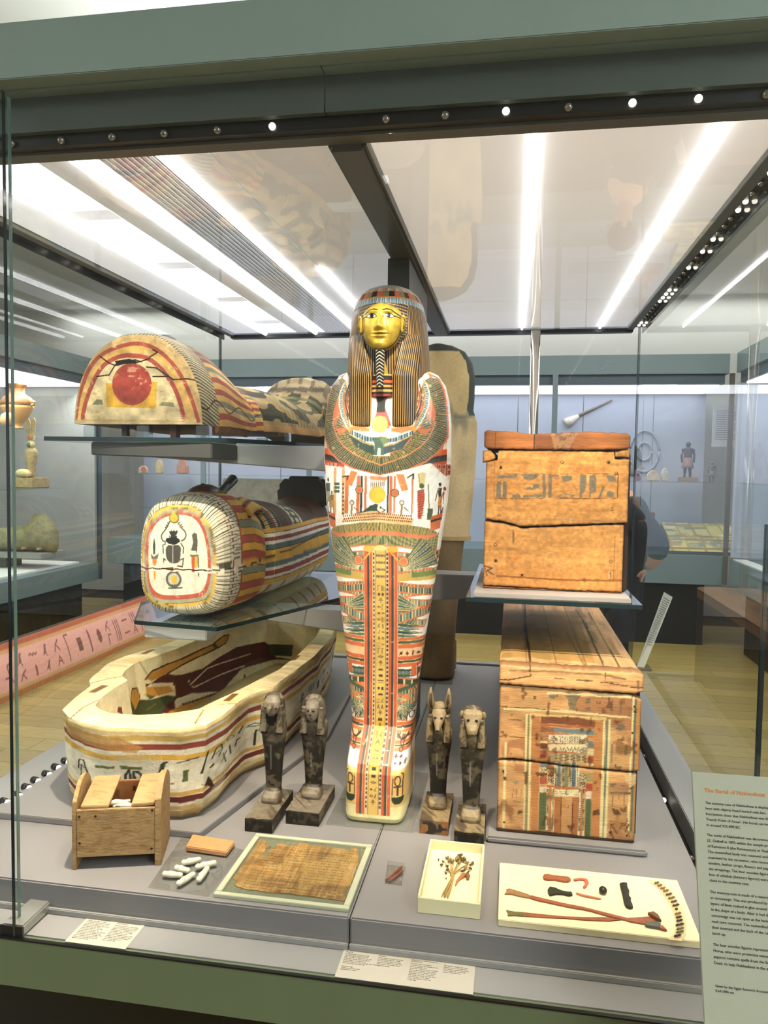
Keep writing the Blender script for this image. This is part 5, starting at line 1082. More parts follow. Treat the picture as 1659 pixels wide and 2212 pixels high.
def chest():
    t = thing('wooden_chest', 'square orange-brown wooden chest with grey painted signs on the right shelf', 'chest', (.13, 2.75, ZR))
    k = .2803; T = lambda p: tuple(aty(940 + p[0] * k, 700 + p[1] * k, 2.50)[[0, 2]])
    cv = Cv(-.14, .42, 1.18, 1.76, .0012, 'cf9250'); cv.T = T; cv.noise((8, 60), .10, 2); cv.noise((40, 160), .06, 6)
    cv.patch((6, 9), .62, 'd89c5a', .5, 4); cv.patch((10, 12), .68, 'b8773c', .5, 9)
    cv.poly([(380, 1850), (1470, 1900), (1450, 2060), (380, 2010)], 'c98846', .6)
    for L in ([(460, 1060), (455, 1340)], [(1410, 1160), (1405, 1480)], [(460, 1155), (1415, 1155)], [(450, 1345), (1395, 1345)], [(1385, 1640), (1370, 2020)]): cv.line(L, .0016, '6a4020')
    G = '6f6a5e'; al = .88
    pl = lambda L: cv.poly(L, G, al)
    pl([(475, 1165), (630, 1160), (630, 1180), (600, 1190), (540, 1185), (480, 1195)]); pl([(475, 1240), (505, 1220), (505, 1340), (470, 1335)]); pl([(525, 1210), (555, 1210), (550, 1335), (520, 1340)]); pl([(465, 1240), (500, 1205), (515, 1230), (490, 1255)])
    pl([(660, 1155), (800, 1155), (790, 1180), (740, 1205), (690, 1195)]); pl([(825, 1155), (850, 1155), (855, 1340), (830, 1340)]); pl([(875, 1160), (955, 1160), (950, 1175), (900, 1180), (895, 1340), (870, 1340)])
    pl([(675, 1270), (720, 1255), (800, 1265), (745, 1280)]); pl([(755, 1235), (800, 1235), (800, 1265), (750, 1262)]); pl([(590, 1320), (640, 1305), (670, 1335), (600, 1340)]); pl([(675, 1320), (830, 1312), (845, 1335), (680, 1335)])
    pl([(975, 1170), (1050, 1170), (1055, 1200), (1010, 1215), (980, 1205)]); cv.line([(945, 1330), (990, 1305), (1070, 1320), (1040, 1340), (980, 1338), (945, 1330)], .003, G)
    pl([(1120, 1160), (1165, 1160), (1160, 1280), (1135, 1310), (1130, 1345), (1110, 1345)]); pl([(1190, 1170), (1230, 1155), (1245, 1200), (1235, 1290), (1200, 1310), (1200, 1340), (1185, 1340), (1190, 1290)]); pl([(1255, 1340), (1290, 1250), (1310, 1250), (1275, 1340)])
    pl([(1320, 1165), (1385, 1165), (1395, 1215), (1335, 1215)]); cv.ell((1350, 1312), .0125, .0105, G, al)
    cv.noise((120, 120), .10, 12)
    cv.poly([(470, 1935), (1000, 1965), (1450, 1970), (1450, 1985), (1000, 1980), (470, 1948)], '8d5626')
    for p in ((508, 1105), (1335, 1065), (490, 1225), (1395, 1152), (495, 1475), (1365, 1425), (468, 1825), (1355, 1830), (1150, 1972), (978, 1065), (465, 1700)):
        cv.ring(T(p) if False else p, .0045, .0016, '4a2c14'); 
    for p in ((505, 1105), (1338, 1070), (465, 1822), (1352, 1940), (670, 1935)): cv.ell(p, .0042, .0042, '2a160a')
    cv.poly([(370, 1860), (450, 1850), (470, 1900), (440, 1940), (390, 1930), (375, 1900)], 'c9975e'); cv.line([(380, 1865), (440, 1880), (400, 1900), (450, 1930)], .005, '6a3a1c'); cv.line([(385, 1880), (400, 1940)], .003, '5a3018')
    cv.poly([(1340, 1900), (1370, 1920), (1365, 1965), (1335, 1960)], 'd3a870'); cv.line([(1350, 1910), (1355, 1955)], .003, '5a3018')
    cv.poly([(700, 1560), (740, 1545), (730, 1575)], 'd9b98a'); cv.poly([(1210, 1525), (1440, 1530), (1440, 1538), (1220, 1538)], 'd6b184'); cv.poly([(1030, 1520), (1060, 1520), (1050, 1545)], 'd6b184'); cv.line([(600, 1590), (605, 1680)], .005, '7a5a48')
    P = lambda L, lo=0: [(T(p)[0], max(T(p)[1], lo)) for p in L]
    crk = [(375, 1510), (540, 1535), (700, 1570), (760, 1565), (1000, 1555), (1450, 1540), (1490, 1545)]
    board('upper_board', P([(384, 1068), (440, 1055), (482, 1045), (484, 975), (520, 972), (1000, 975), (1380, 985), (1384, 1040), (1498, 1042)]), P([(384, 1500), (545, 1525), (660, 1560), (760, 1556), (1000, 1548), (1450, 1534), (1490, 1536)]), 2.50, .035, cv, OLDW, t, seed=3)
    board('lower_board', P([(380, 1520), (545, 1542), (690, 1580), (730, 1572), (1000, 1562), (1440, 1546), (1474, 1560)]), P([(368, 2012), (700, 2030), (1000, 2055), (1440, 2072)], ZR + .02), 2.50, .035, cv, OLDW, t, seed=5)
    lc = Cv(-.14, .42, 1.18, 1.76, .0015, 'a8683a'); lc.T = T; lc.noise((10, 70), .16, 5); lc.poly([(760, 850), (890, 850), (920, 965), (770, 965)], '7d4c33', .7); lc.poly([(890, 850), (1100, 840), (1030, 965), (920, 965)], 'a98a70', .55); lc.patch((90, 90), .62, '5a4238', .6, 5, lambda X, Y: ((X > T((890, 0))[0]) & (X < T((1100, 0))[0])) * 1.)
    lc.line([(765, 850), (760, 965)], .003, '2f1a0c'); lc.line([(465, 830), (465, 960)], .0015, '5a3018')
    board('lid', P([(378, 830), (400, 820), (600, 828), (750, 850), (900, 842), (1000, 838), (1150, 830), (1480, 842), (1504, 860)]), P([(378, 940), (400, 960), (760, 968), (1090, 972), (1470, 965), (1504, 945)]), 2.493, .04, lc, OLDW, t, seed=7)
    board('corner_block', P([(366, 975), (430, 975), (463, 1010)]), P([(366, 1066), (430, 1055), (463, 1035)]), 2.499, .05, cv, OLDW, t)
    board('corner_block', P([(1384, 985), (1500, 965)]), P([(1384, 1022), (1500, 1032)]), 2.499, .05, cv, OLDW, t)
    x0, x1 = T((380, 1500))[0], T((1480, 1500))[0]; z0, z1 = T((400, 2020))[1], T((400, 972))[1]
    z0 = ZR + .018
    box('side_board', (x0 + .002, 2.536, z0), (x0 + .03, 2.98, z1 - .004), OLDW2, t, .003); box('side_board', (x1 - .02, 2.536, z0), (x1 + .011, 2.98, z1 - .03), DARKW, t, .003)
    box('back_board', (x0 + .031, 2.95, z0), (x1 - .021, 2.98, z1 - .004), OLDW2, t); box('inner_fill', (x0 + .031, 2.536, z0), (x1 - .021, 2.949, z1 - .02), DARKW, t)
    box('lid_board', (x0 - .002, 2.534, z1 + .004), (x1 + .004, 2.985, z1 + .055), OLDW2, t, .006)
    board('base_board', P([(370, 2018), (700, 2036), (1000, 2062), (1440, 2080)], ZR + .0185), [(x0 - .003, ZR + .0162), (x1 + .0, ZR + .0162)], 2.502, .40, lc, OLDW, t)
    o = tag(box('base_board_pad', (-.112, 2.405, ZR + .0003), (.375, 3.05, ZR + .015), mat('pale_board', '9a938f', .6, mott=.05), None, .002), 'pale board lying under the orange-brown chest on its shelf', 'mount board'); o.name = 'mount_board'
chest()
def coffin_box():
    t = thing('box_coffin', 'long rectangular wooden coffin with painted palace front standing on the deck at right', 'coffin', (.18, 3.2, .5))
    Yf = 2.28; k = .26212; T = lambda p: tuple(aty(1040 + p[0] * k, 1280 + p[1] * k, Yf)[[0, 2]])
    cv = Cv(-.05, .44, .46, 1.02, .0011, 'c0905e'); cv.T = T; P = lambda L, lo=0: [(T(p)[0], max(T(p)[1], lo)) for p in L]
    cv.noise((14, 40), .10, 3); cv.patch((9, 12), .58, '8f5b3c', .55, 6); cv.patch((12, 10), .62, 'c09560', .5, 15); cv.patch((6, 6), .62, 'a06f4e', .5, 22)
    def pg(L, c, al=1): cv.poly(L, c, al)
    def bar(x0, y0, x1, y1, c, al=1., sk=0): cv.poly([(x0, y0), (x1, y0), (x1 - sk, y1), (x0 - sk, y1)], c, al)
    CR, BR_, TEA, RD = 'd9c690', 'a9693a', '66706a', 'a4553a'
    pg([(540, 820), (1240, 848), (1240, 870), (540, 838)], CR); pg([(180, 950), (640, 965), (1230, 1025), (1230, 1040), (640, 985), (180, 965)], CR); pg([(400, 995), (1030, 1030), (1030, 1055), (400, 1012)], 'd2b276')
    bar(190, 1230, 208, 1950, CR, sk=16); bar(365, 1000, 380, 1960, CR, sk=25); bar(402, 1000, 418, 1970, CR, sk=25); bar(382, 1010, 400, 1960, '8a7a52', sk=25); bar(425, 1020, 480, 1970, 'b27646', sk=18)
    pg([(938, 1060), (1000, 1060), (970, 2030), (900, 2030)], 'b77b48'); pg([(1002, 1055), (1024, 1055), (995, 2060), (968, 2060)], CR); pg([(1026, 1055), (1046, 1055), (1014, 2065), (992, 2065)], '70745e'); pg([(1050, 1045), (1068, 1045), (1036, 1960), (1020, 2060), (1005, 2060)], CR)
    pg([(1245, 860), (1262, 860), (1215, 1960), (1200, 1960)], CR); pg([(1262, 880), (1282, 880), (1240, 1970), (1222, 1970)], '5c6656'); pg([(1282, 900), (1312, 900), (1290, 1970), (1245, 1970)], 'b9814a')
    for L in ([(555, 840), (610, 840), (605, 880), (560, 870)], [(680, 840), (820, 850), (790, 890), (770, 970), (720, 960), (715, 880)], [(860, 870), (900, 870), (890, 920), (855, 915)], [(855, 945), (900, 945), (895, 975), (855, 970)], [(1130, 1080), (1175, 1080), (1190, 1120), (1140, 1140), (1110, 1125)], [(1120, 1205), (1180, 1205), (1170, 1222), (1125, 1220)], [(1185, 1250), (1205, 1250), (1200, 1340), (1175, 1340)], [(1070, 1250), (1085, 1250), (1075, 1400), (1065, 1400)], [(1105, 1430), (1155, 1430), (1150, 1460), (1110, 1460)], [(1055, 1570), (1100, 1570), (1095, 1600), (1060, 1598)], [(1135, 1580), (1190, 1585), (1170, 1605)], [(1060, 1640), (1210, 1645), (1210, 1665), (1060, 1660)], [(1075, 880), (1090, 880), (1085, 980), (1065, 980)], [(1140, 900), (1155, 900), (1150, 1000), (1140, 1000)]):
        pg(L, '6a6250', .8)
    for x in (1085, 1130, 1175): cv.line([(x, 1660), (x - 4, 1760)], .002, '6a5a40')
    for x in (262, 290, 330): cv.line([(x, 1620), (x - 6, 1690)], .002, '7a5a38')
    pg([(260, 1560), (300, 1550), (310, 1575), (270, 1580)], '5d7a80', .6); pg([(260, 1720), (330, 1720), (320, 1735)], '5a5a48', .7)
    # the palace front
    pg([(490, 1020), (800, 1030), (940, 1060), (935, 1110), (720, 1090), (490, 1075)], '7a4a30'); pg([(490, 1080), (935, 1110), (932, 1125), (490, 1100)], 'b0603c'); pg([(600, 1115), (932, 1135), (930, 1180), (600, 1150)], '6b7a76'); pg([(490, 1105), (600, 1115), (600, 1150), (490, 1150)], '84583c'); pg([(550, 1150), (930, 1185), (930, 1200), (550, 1165)], 'b86a40')
    bar(552, 1172, 870, 1240, 'd9cba4'); 
    for j in range(9): 
        for i in range(7): x = 650 + j * 20; cv.line([(x, 1182 + i * 8), (x + (5 if i % 2 else -5), 1188 + i * 8)], .0015, '3f3424')
    for x0, x1, y0, y1 in ((552, 608, 1172, 1230), (815, 872, 1195, 1250)):
        bar(x0, y0, x1, y1, 'e0d2ac'); 
        for q in range(5): cv.line([(x0 + q * 12, y1), (min(x0 + q * 12 + 40, x1), y0 + max(0, q - 2) * 12)], .0016, '4a3a28')
    pg([(550, 1232), (870, 1255), (870, 1268), (550, 1245)], 'b0643e'); bar(555, 1250, 865, 1320, 'd6c69e')
    for q in range(6): cv.line([(640 + q * 30, 1310), (650 + q * 30, 1275), (664 + q * 30, 1312)], .0018, '6a5a3c')
    for q in range(4):
        for i in range(4): cv.line([(820 + q * 13, 1280 + i * 12), (828 + q * 13, 1286 + i * 12)], .0018, '3a2e20')
    pg([(550, 1300), (865, 1325), (865, 1340), (550, 1315)], 'b0643e')
    bar(548, 1322, 865, 1390, 'a08a62')
    for j in range(5):
        for i in range(16): 
            if (i + j) % 2: bar(608 + i * 16, 1326 + j * 12 + i, 622 + i * 16, 1337 + j * 12 + i, ['4d3a28', 'c9b88c', '6a4a34'][i % 3])
    bar(485, 1300, 545, 1358, RD); bar(485, 1240, 545, 1285, '6a3f28'); bar(875, 1350, 925, 1405, RD); bar(872, 1225, 925, 1280, '74716a'); bar(875, 1290, 925, 1340, 'cbbb90'); bar(485, 1225, 545, 1240, CR); pg([(490, 1286), (545, 1292), (545, 1302), (490, 1297)], CR)
    bar(485, 1420, 540, 1440, '5f6a68'); bar(483, 1445, 542, 1485, 'cbbb92'); bar(483, 1490, 600, 1510, 'b3622f', .5); bar(480, 1515, 540, 1575, RD); bar(545, 1520, 600, 1580, 'd9cba4'); bar(868, 1410, 920, 1430, CR); bar(865, 1490, 915, 1560, '9a8a58'); bar(862, 1575, 912, 1635, 'a04a30'); bar(810, 1490, 860, 1560, 'd2c29a'); bar(806, 1570, 856, 1630, 'd9cba4')
    for x0, y0 in ((548, 1450), (812, 1490), (490, 1450)):
        for q in range(4):
            for i in range(6): cv.line([(x0 + q * 13, y0 + i * 11), (x0 + 8 + q * 13, y0 + 5 + i * 11)], .0016, '3f3424')
    for x0, y0 in ((548, 1525), (808, 1575)):
        for q in range(5): cv.line([(x0, y0 + q * 12), (x0 + 48, y0 + q * 12 - 24)], .0016, '5a4028'); cv.line([(x0, y0 + q * 12 - 24), (x0 + 48, y0 + q * 12)], .0016, '5a4028')
    cols = ['d8caa2', '5f6a68', 'd8caa2', '7a7a58', 'd8caa2', '55646a', 'd8caa2']
    for i, (x0, x1) in enumerate(((604, 626), (628, 656), (658, 680), (682, 716), (718, 740), (744, 776), (780, 804))):
        bar(x0, 1400, x1, 1600, cols[i], sk=2)
        if i % 2 == 0:
            for q in range(14): cv.ring(((x0 + x1) / 2, 1410 + q * 14), .0018, .0012, '3f3424', .0022)
    pg([(540, 1585), (880, 1625), (880, 1645), (540, 1605)], 'a9683a')
    bar(478, 1600, 536, 1645, 'd6c8a0'); bar(475, 1650, 535, 1960, '56603e', sk=6); bar(858, 1640, 908, 1700, 'd6c2a8'); bar(856, 1705, 908, 2040, '4e5c3a', sk=10); bar(540, 1610, 556, 1960, 'e0d3ac', sk=8); bar(582, 1610, 600, 1975, 'e0d3ac', sk=8); bar(558, 1610, 580, 1960, 'b0733f', sk=8)
    bar(606, 1625, 800, 1680, 'd8caa0'); cv.line([(606, 1640), (800, 1650)], .0014, '8a7a50'); cv.line([(606, 1656), (800, 1668)], .0014, '8a7a50'); cv.line([(700, 1630), (694, 1650), (702, 1668)], .002, '4a3a28')
    bar(604, 1682, 655, 1990, 'a4683c', sk=4); bar(658, 1684, 748, 2000, 'b98a58', sk=4); bar(752, 1690, 798, 2010, 'a4663c', sk=4); cv.ring((700, 1760), .006, .0015, '8a5a34'); cv.line([(657, 1684), (655, 1990)], .0018, '4a2e18'); cv.line([(750, 1690), (746, 2005)], .0018, '4a2e18')
    bar(800, 1650, 818, 2010, 'e0d3ac', sk=8); bar(838, 1660, 852, 2020, 'e0d3ac', sk=8); bar(820, 1655, 836, 2015, 'ad703e', sk=8)
    for x in (546, 590, 806, 842):
        for q in range(24): cv.ring((x - q * .2, 1625 + q * 14.5), .0016, .0012, '3f3424', .0020)
    cv.patch((14, 14), .70, '6a4526', .55, 41); cv.patch((40, 30), .74, '4f3018', .6, 47)
    for L in ([(300, 1800), (330, 1790), (345, 1815), (300, 1830)], [(350, 1480), (385, 1470), (380, 1560), (360, 1600)], [(1070, 1770), (1130, 1790), (1150, 1830), (1090, 1830)], [(440, 1480), (540, 1490), (540, 1510), (460, 1510)], [(915, 1800), (970, 1780), (975, 1830), (915, 1840)]): pg(L, '3a2412', .65)
    for p in ((440, 866), (965, 906)): cv.ring(p, .0045, .0016, '4a2e18'); cv.line([(p[0], p[1] - 10), (p[0], p[1] + 10)], .001, '4a2e18')
    for p in ((1260, 938), (1265, 982), (1242, 1157), (1218, 1653), (185, 1890), (178, 1470), (195, 1530), (1062, 1975), (1200, 2005)): cv.ell(p, .0034, .0030, '1a0f08')
    for L in ([(160, 1490), (185, 1475), (180, 1520), (200, 1535)], [(140, 935), (210, 942), (640, 968)], [(140, 1183), (320, 1192), (470, 1206)], [(180, 1044), (330, 1052)]): cv.line(L, .0016, '4a2a16')
    pg([(1050, 1870), (1210, 1900), (1200, 1960), (1060, 1940)], '9a6a3c', .7)
    for q in range(14): a = R.random(); cv.line([(1050 + a * 140, 1860 + R.random() * 160), (1080 + a * 140, 1850 + R.random() * 180)], .0022, '5a3a20')
    pg([(1180, 1510), (1290, 1500), (1290, 1570), (1230, 1600), (1190, 1560)], 'd0b080', .8)
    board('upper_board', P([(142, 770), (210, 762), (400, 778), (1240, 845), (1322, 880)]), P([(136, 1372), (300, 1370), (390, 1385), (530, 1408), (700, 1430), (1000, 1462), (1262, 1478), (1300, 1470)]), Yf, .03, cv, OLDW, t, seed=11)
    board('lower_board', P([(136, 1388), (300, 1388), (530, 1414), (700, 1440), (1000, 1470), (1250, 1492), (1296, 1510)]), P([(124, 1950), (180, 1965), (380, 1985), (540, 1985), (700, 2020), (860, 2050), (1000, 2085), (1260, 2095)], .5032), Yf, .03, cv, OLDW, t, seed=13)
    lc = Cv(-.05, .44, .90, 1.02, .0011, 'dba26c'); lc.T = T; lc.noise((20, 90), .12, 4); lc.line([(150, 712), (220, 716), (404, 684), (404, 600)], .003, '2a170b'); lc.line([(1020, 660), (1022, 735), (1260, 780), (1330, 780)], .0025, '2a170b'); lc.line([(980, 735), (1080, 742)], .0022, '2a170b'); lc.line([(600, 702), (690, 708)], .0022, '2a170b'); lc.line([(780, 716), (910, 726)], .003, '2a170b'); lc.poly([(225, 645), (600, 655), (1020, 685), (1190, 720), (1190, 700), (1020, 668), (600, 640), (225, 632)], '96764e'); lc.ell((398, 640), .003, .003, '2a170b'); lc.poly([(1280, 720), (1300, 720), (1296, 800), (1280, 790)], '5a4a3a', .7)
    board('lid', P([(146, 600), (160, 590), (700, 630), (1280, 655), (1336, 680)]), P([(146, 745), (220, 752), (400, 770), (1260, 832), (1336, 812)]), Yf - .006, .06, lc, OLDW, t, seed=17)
    # lid top: painted boards running back
    ztop = T((400, 618))[1] + .001; x0, x1 = T((150, 620))[0], T((1330, 690))[0]
    tcv = Cv(x0 - .02, x1 + .03, 2.26, 4.2, .003, 'b98a5e'); tcv.noise((60, 6), .12, 5); tcv.patch((10, 4), .6, '7d6238', .6, 7)
    cx = lambda px, py: atz(px, py, ztop)[:2]; tcv.T = lambda p: cx(1040 + p[0] * k, 1280 + p[1] * k)
    tcv.poly([(160, 530), (420, 540), (940, 580), (780, 150), (480, 150), (160, 140)], '80632f', .55); tcv.line([(355, 90), (365, 300), (390, 470), (404, 600)], .007, '1d1209'); tcv.line([(775, 140), (860, 260), (1020, 640)], .004, '2f1d10'); tcv.poly([(870, 150), (905, 150), (1190, 640), (1130, 650)], 'b9905a'); tcv.line([(880, 160), (1160, 650)], .004, '5a3d20'); tcv.line([(790, 150), (1000, 580)], .006, '4c4428'); tcv.line([(700, 330), (860, 620)], .003, '5a4a28'); tcv.poly([(150, 570), (1200, 650), (1320, 700), (150, 640)], 'c79862', .7); tcv.line([(150, 545), (960, 600)], .003, '6a4a2a')
    for xx in (.06, .15, .24): tcv.line([(xx, 2.3), (xx, 4.2)], .003, '5d4a2a', raw=True)
    nx, ny = 150, 420; X, Yg = np.meshgrid(np.linspace(x0, x1, nx), np.linspace(Yf + .0, 4.16, ny)); Zt = ztop - .012 * np.exp(-(Yg - Yf) / .02) - .008 * np.exp(-(x1 - X) / .012) - .006 * np.exp(-(X - x0) / .01)
    mesh_np('lid_top', np.stack([X, Yg, Zt], -1).reshape(-1, 3), gridfaces(ny, nx), OLDW, t, tcv.get(X.ravel(), Yg.ravel()))
    box('lid_core', (x0 + .002, Yf + .054, ztop - .055), (x1 - .004, 4.158, ztop - .014), OLDW2, t)
    xb0, xb1 = T((136, 1300))[0], T((1290, 1300))[0]
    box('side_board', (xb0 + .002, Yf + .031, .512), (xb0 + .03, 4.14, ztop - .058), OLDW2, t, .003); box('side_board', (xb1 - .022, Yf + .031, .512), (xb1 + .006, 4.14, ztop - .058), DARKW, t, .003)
    box('end_board', (xb0 + .031, 4.11, .512), (xb1 - .023, 4.14, ztop - .058), OLDW2, t); box('inner_fill', (xb0 + .031, Yf + .031, .512), (xb1 - .023, 4.109, ztop - .075), DARKW, t)
    box('base_board', (xb0 + .001, Yf - .001, .5005), (xb1 - .004, 4.14, .511), DARKW, t, .002)
coffin_box()
tag(box('plinth_board', (-.052, 2.238, .4803), (.418, 4.25, .50), DECK, None, .006), 'flat grey plinth board under the long rectangular painted coffin', 'plinth')

# ================================================================== four guardian figures
FIGM = mat('blackened_wood', vc=True, rough=.5, mott=.3, mscale=50, bump=.35, bscale=80, spec=.35)
def figure(nm, label, x0, x1, yf, yb, feety, H, kind, pale, seed, frontcol=None):
    t = thing(nm, label, 'figurine', ((x0 + x1) / 2, yb, .4805), 'guardian figures standing on the deck'); zb = .4805; h = .043; cx = (x0 + x1) / 2
    rng = np.random.RandomState(seed)
    def colr(V, base, base2, thr=.5, sc=40):
        f = .55 * vnoise(V[:, 0] * sc + seed, V[:, 2] * sc, seed) + .45 * vnoise(V[:, 0] * sc * 3 + V[:, 1] * 90, V[:, 2] * sc * 3, seed + 1); w = np.clip((f - thr) / .14 + .5, 0, 1)[:, None]
        return np.array(rgb(base)) * (1 - w) + np.array(rgb(base2)) * w
    # base block
    def blk():
        G = []; nz, nxx = 12, 46; V = []; F = []; off = 0
        def face(P): 
            nonlocal off
            a, b = P.shape[:2]; V.append(P.reshape(-1, 3)); F.append(gridfaces(a, b, False, off)); off += a * b
        u = np.linspace(0, 1, nxx); w = np.linspace(0, 1, 60); z = np.linspace(0, 1, nz)
        A, B = np.meshgrid(u, z); face(np.stack([x0 + A * (x1 - x0), np.full_like(A, yf), zb + B * h], -1)); face(np.stack([x0 + A * (x1 - x0), np.full_like(A, yb), zb + B * h], -1)[:, ::-1])
        A, B = np.meshgrid(u, w); face(np.stack([x0 + A * (x1 - x0), yf + B * (yb - yf), np.full_like(A, zb + h)], -1))
        A, B = np.meshgrid(w, z); face(np.stack([np.full_like(A, x1), yf + A * (yb - yf), zb + B * h], -1)); face(np.stack([np.full_like(A, x0), yf + A * (yb - yf), zb + B * h], -1)[:, ::-1])
        V = np.concatenate(V); F = np.concatenate(F); V = V.copy(); top = V[:, 2] > zb + .002
        V[top, 2] += ((vnoise(V[:, 0] * 60, V[:, 1] * 60, seed) - .5) * .004)[top]; C = colr(V, '2b241b', '6d5c44', .60); C[V[:, 2] > zb + h - .004] = colr(V, '4d4030', pale, .42)[V[:, 2] > zb + h - .004]
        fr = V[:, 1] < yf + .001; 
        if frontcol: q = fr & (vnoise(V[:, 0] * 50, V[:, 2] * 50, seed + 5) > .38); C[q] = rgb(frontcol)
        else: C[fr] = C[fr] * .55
        mesh_np('base_block', V, F, FIGM, t, np.clip(C, 0, 1), smooth=False)
    blk()
    z0 = zb + h; top = z0 + H; hs = .80 * H; cy = feety
    zz_ = np.array([0, .03, .06, .09, .12, .3, .5, .64, .72, .76, .79, .81]) * H / .81 * .81
    hw = np.array([.030, .031, .030, .027, .026, .029, .035, .042, .044, .042, .034, .02]); fy = np.array([-.048, -.05, -.046, -.028, -.016, -.018, -.02, -.024, -.028, -.026, -.02, -.008]); by = np.array([.014, .016, .018, .02, .02, .022, .024, .026, .026, .024, .02, .01])
    rings = []; zs = np.linspace(0, .81 * H, 130); t_ = np.linspace(0, 2 * PI, 80, endpoint=False)
    for z in zs:
        a, f, b_ = [np.interp(z, zz_, q) for q in (hw, fy, by)]; a *= min((x1 - x0) / .09, 1.08); n = 4 if z < .1 * H else 2.6; x, y = sup(t_, a, (b_ - f) / 2, n)
        rings.append(np.stack([cx + x, cy + (f + b_) / 2 + y, np.full(80, z0 + z)], 1))
    def bc(V):
        C = colr(V, '1b1712', '4f4636', .58); hi = np.clip((V[:, 2] - z0 - .45 * H) / (.3 * H), 0, 1)[:, None] * .75; C = C * (1 - hi) + colr(V, '4f4432', pale, .40) * hi; ft = V[:, 2] < z0 + .10 * H; C[ft] = colr(V, '5a4c38', pale, .40)[ft]
        ln = (np.abs(V[:, 0] - cx + .004) < .0011) & (V[:, 2] > z0 + .3 * H) & (V[:, 2] < z0 + .66 * H) & (V[:, 1] < cy); C[ln] = C[ln] * .5 + .3; return np.clip(C, 0, 1)
    loft('body', rings, FIGM, t, bc)
    zc = z0 + .89 * H; pc = lambda b1, b2, thr=.45: (lambda V: np.clip(colr(V, b1, b2, thr, 60), 0, 1)); g = min((x1 - x0) / .09, 1.02)
    def headloft(nm_, prof, m=FIGM, cols=None):   # prof rows: (z, hw, yf, yb, n)
        rg = []
        P = np.array(prof); zz2 = np.linspace(P[0, 0], P[-1, 0], 60)
        for z in zz2:
            a, f, b_, n = [np.interp(z, P[:, 0], P[:, q]) for q in (1, 2, 3, 4)]; x, y = sup(t_, a * g, (b_ - f) / 2, n); rg.append(np.stack([cx + x, cy + (f + b_) / 2 + y, np.full(80, zc + z)], 1))
        return loft(nm_, rg, m, t, cols)
    WC = pc('453b2e', pale, .50); DK = pc('15110d', '332a20', .6)
    # wig: two lappets and the back fall
    for s in (-1, 1):
        rg = []
        for q in np.linspace(0, 1, 40):
            z = zc + .01 - q * .085; x, y = sup(t_, (.0095 + .003 * q) * g, .011, 3); rg.append(np.stack([cx + s * (.0275 + .001 * q) * g + x, cy - .018 - .009 * q + y, np.full(80, z)], 1))
        loft('wig_lappet', rg, FIGM, t, WC, flip=True)
    headloft('wig', [(-.05, .036, -.004, .026, 2.4), (-.02, .036, -.008, .027, 2.4), (.01, .035, -.014, .026, 2.3), (.03, .032, -.018, .024, 2.2), (.042, .022, -.012, .018, 2.1), (.047, .004, 0, .006, 2)], cols=WC)
    if kind == 'falcon':
        headloft('head', [(-.022, .012, -.036, .0, 2.2), (-.012, .022, -.042, .0, 2.2), (.005, .028, -.042, .0, 2.2), (.022, .027, -.036, .004, 2.1), (.036, .02, -.022, .006, 2.1), (.044, .004, -.004, .004, 2)], cols=pc('6f6350', pale, .36))
        MB().tube([(cx, cy - .038, zc + .012), (cx, cy - .055, zc + .004), (cx, cy - .058, zc - .012)], [.011, .007, .0015], 10).build('beak', mat('beak_grey', '5d5344', .5, mott=.3, mscale=60), t, True)
        MB().prismy([(cx - .018, zc - .012), (cx + .018, zc - .012), (cx + .008, zc - .055), (cx - .008, zc - .055)], cy - .031, cy - .02).build('breast', mat('pitch_black', '0c0a08', .45), t)
        ex, ez = .019, .006
    elif kind == 'human':
        headloft('head', [(-.032, .008, -.042, .0, 2.2), (-.024, .017, -.049, .0, 2.2), (-.005, .022, -.050, .0, 2.3), (.014, .0225, -.046, .0, 2.3), (.026, .021, -.036, .004, 2.2), (.034, .006, -.01, .004, 2)], cols=pc('75664f', pale, .34))
        MB().tube([(cx, cy - .046, zc + .012), (cx, cy - .056, zc - .004), (cx, cy - .049, zc - .008)], [.0025, .0045, .003], 8).build('nose', mat('worn_wood', '6d5f4c', .6, mott=.3, mscale=60), t, True)
        MB().ell((cx, cy - .0495, zc - .016), (.008, .003, .0018)).build('mouth', mat('beak_grey'), t, True); ex, ez = .009, .006
    elif kind == 'jackal':
        headloft('head', [(-.036, .006, -.062, -.03, 2), (-.030, .009, -.064, -.02, 2), (-.018, .013, -.056, -.01, 2.1), (-.004, .019, -.046, .0, 2.2), (.012, .024, -.034, .004, 2.2), (.026, .022, -.024, .008, 2.1), (.034, .008, -.008, .006, 2)], cols=pc('85704e', pale, .32))
        for s in (-1, 1):
            b = MB(); x_ = cx + s * .026 * g; b.tube([(x_, cy - .006, zc + .018), (x_ + s * .002, cy - .006, zc + .045), (x_ + s * .004, cy - .005, zc + .072), (x_ + s * .003, cy - .004, zc + .094)], [.010, .0125, .0085, .002], 12); e = b.build('ear', mat('ear_wood', '766446', .6, mott=.3, mscale=60), t, True)
            MB().tube([(x_ - s * .001, cy - .0155, zc + .03), (x_ + s * .002, cy - .0165, zc + .05), (x_ + s * .003, cy - .0125, zc + .075)], [.004, .0055, .003], 8).build('ear_hollow', mat('ear_dark', '33281c', .7), e, True)
        MB().ell((cx, cy - .063, zc - .029), (.0055, .004, .004)).build('nose', mat('pitch_black', '0c0a08', .45), t, True); ex, ez = .011, .006
    else:
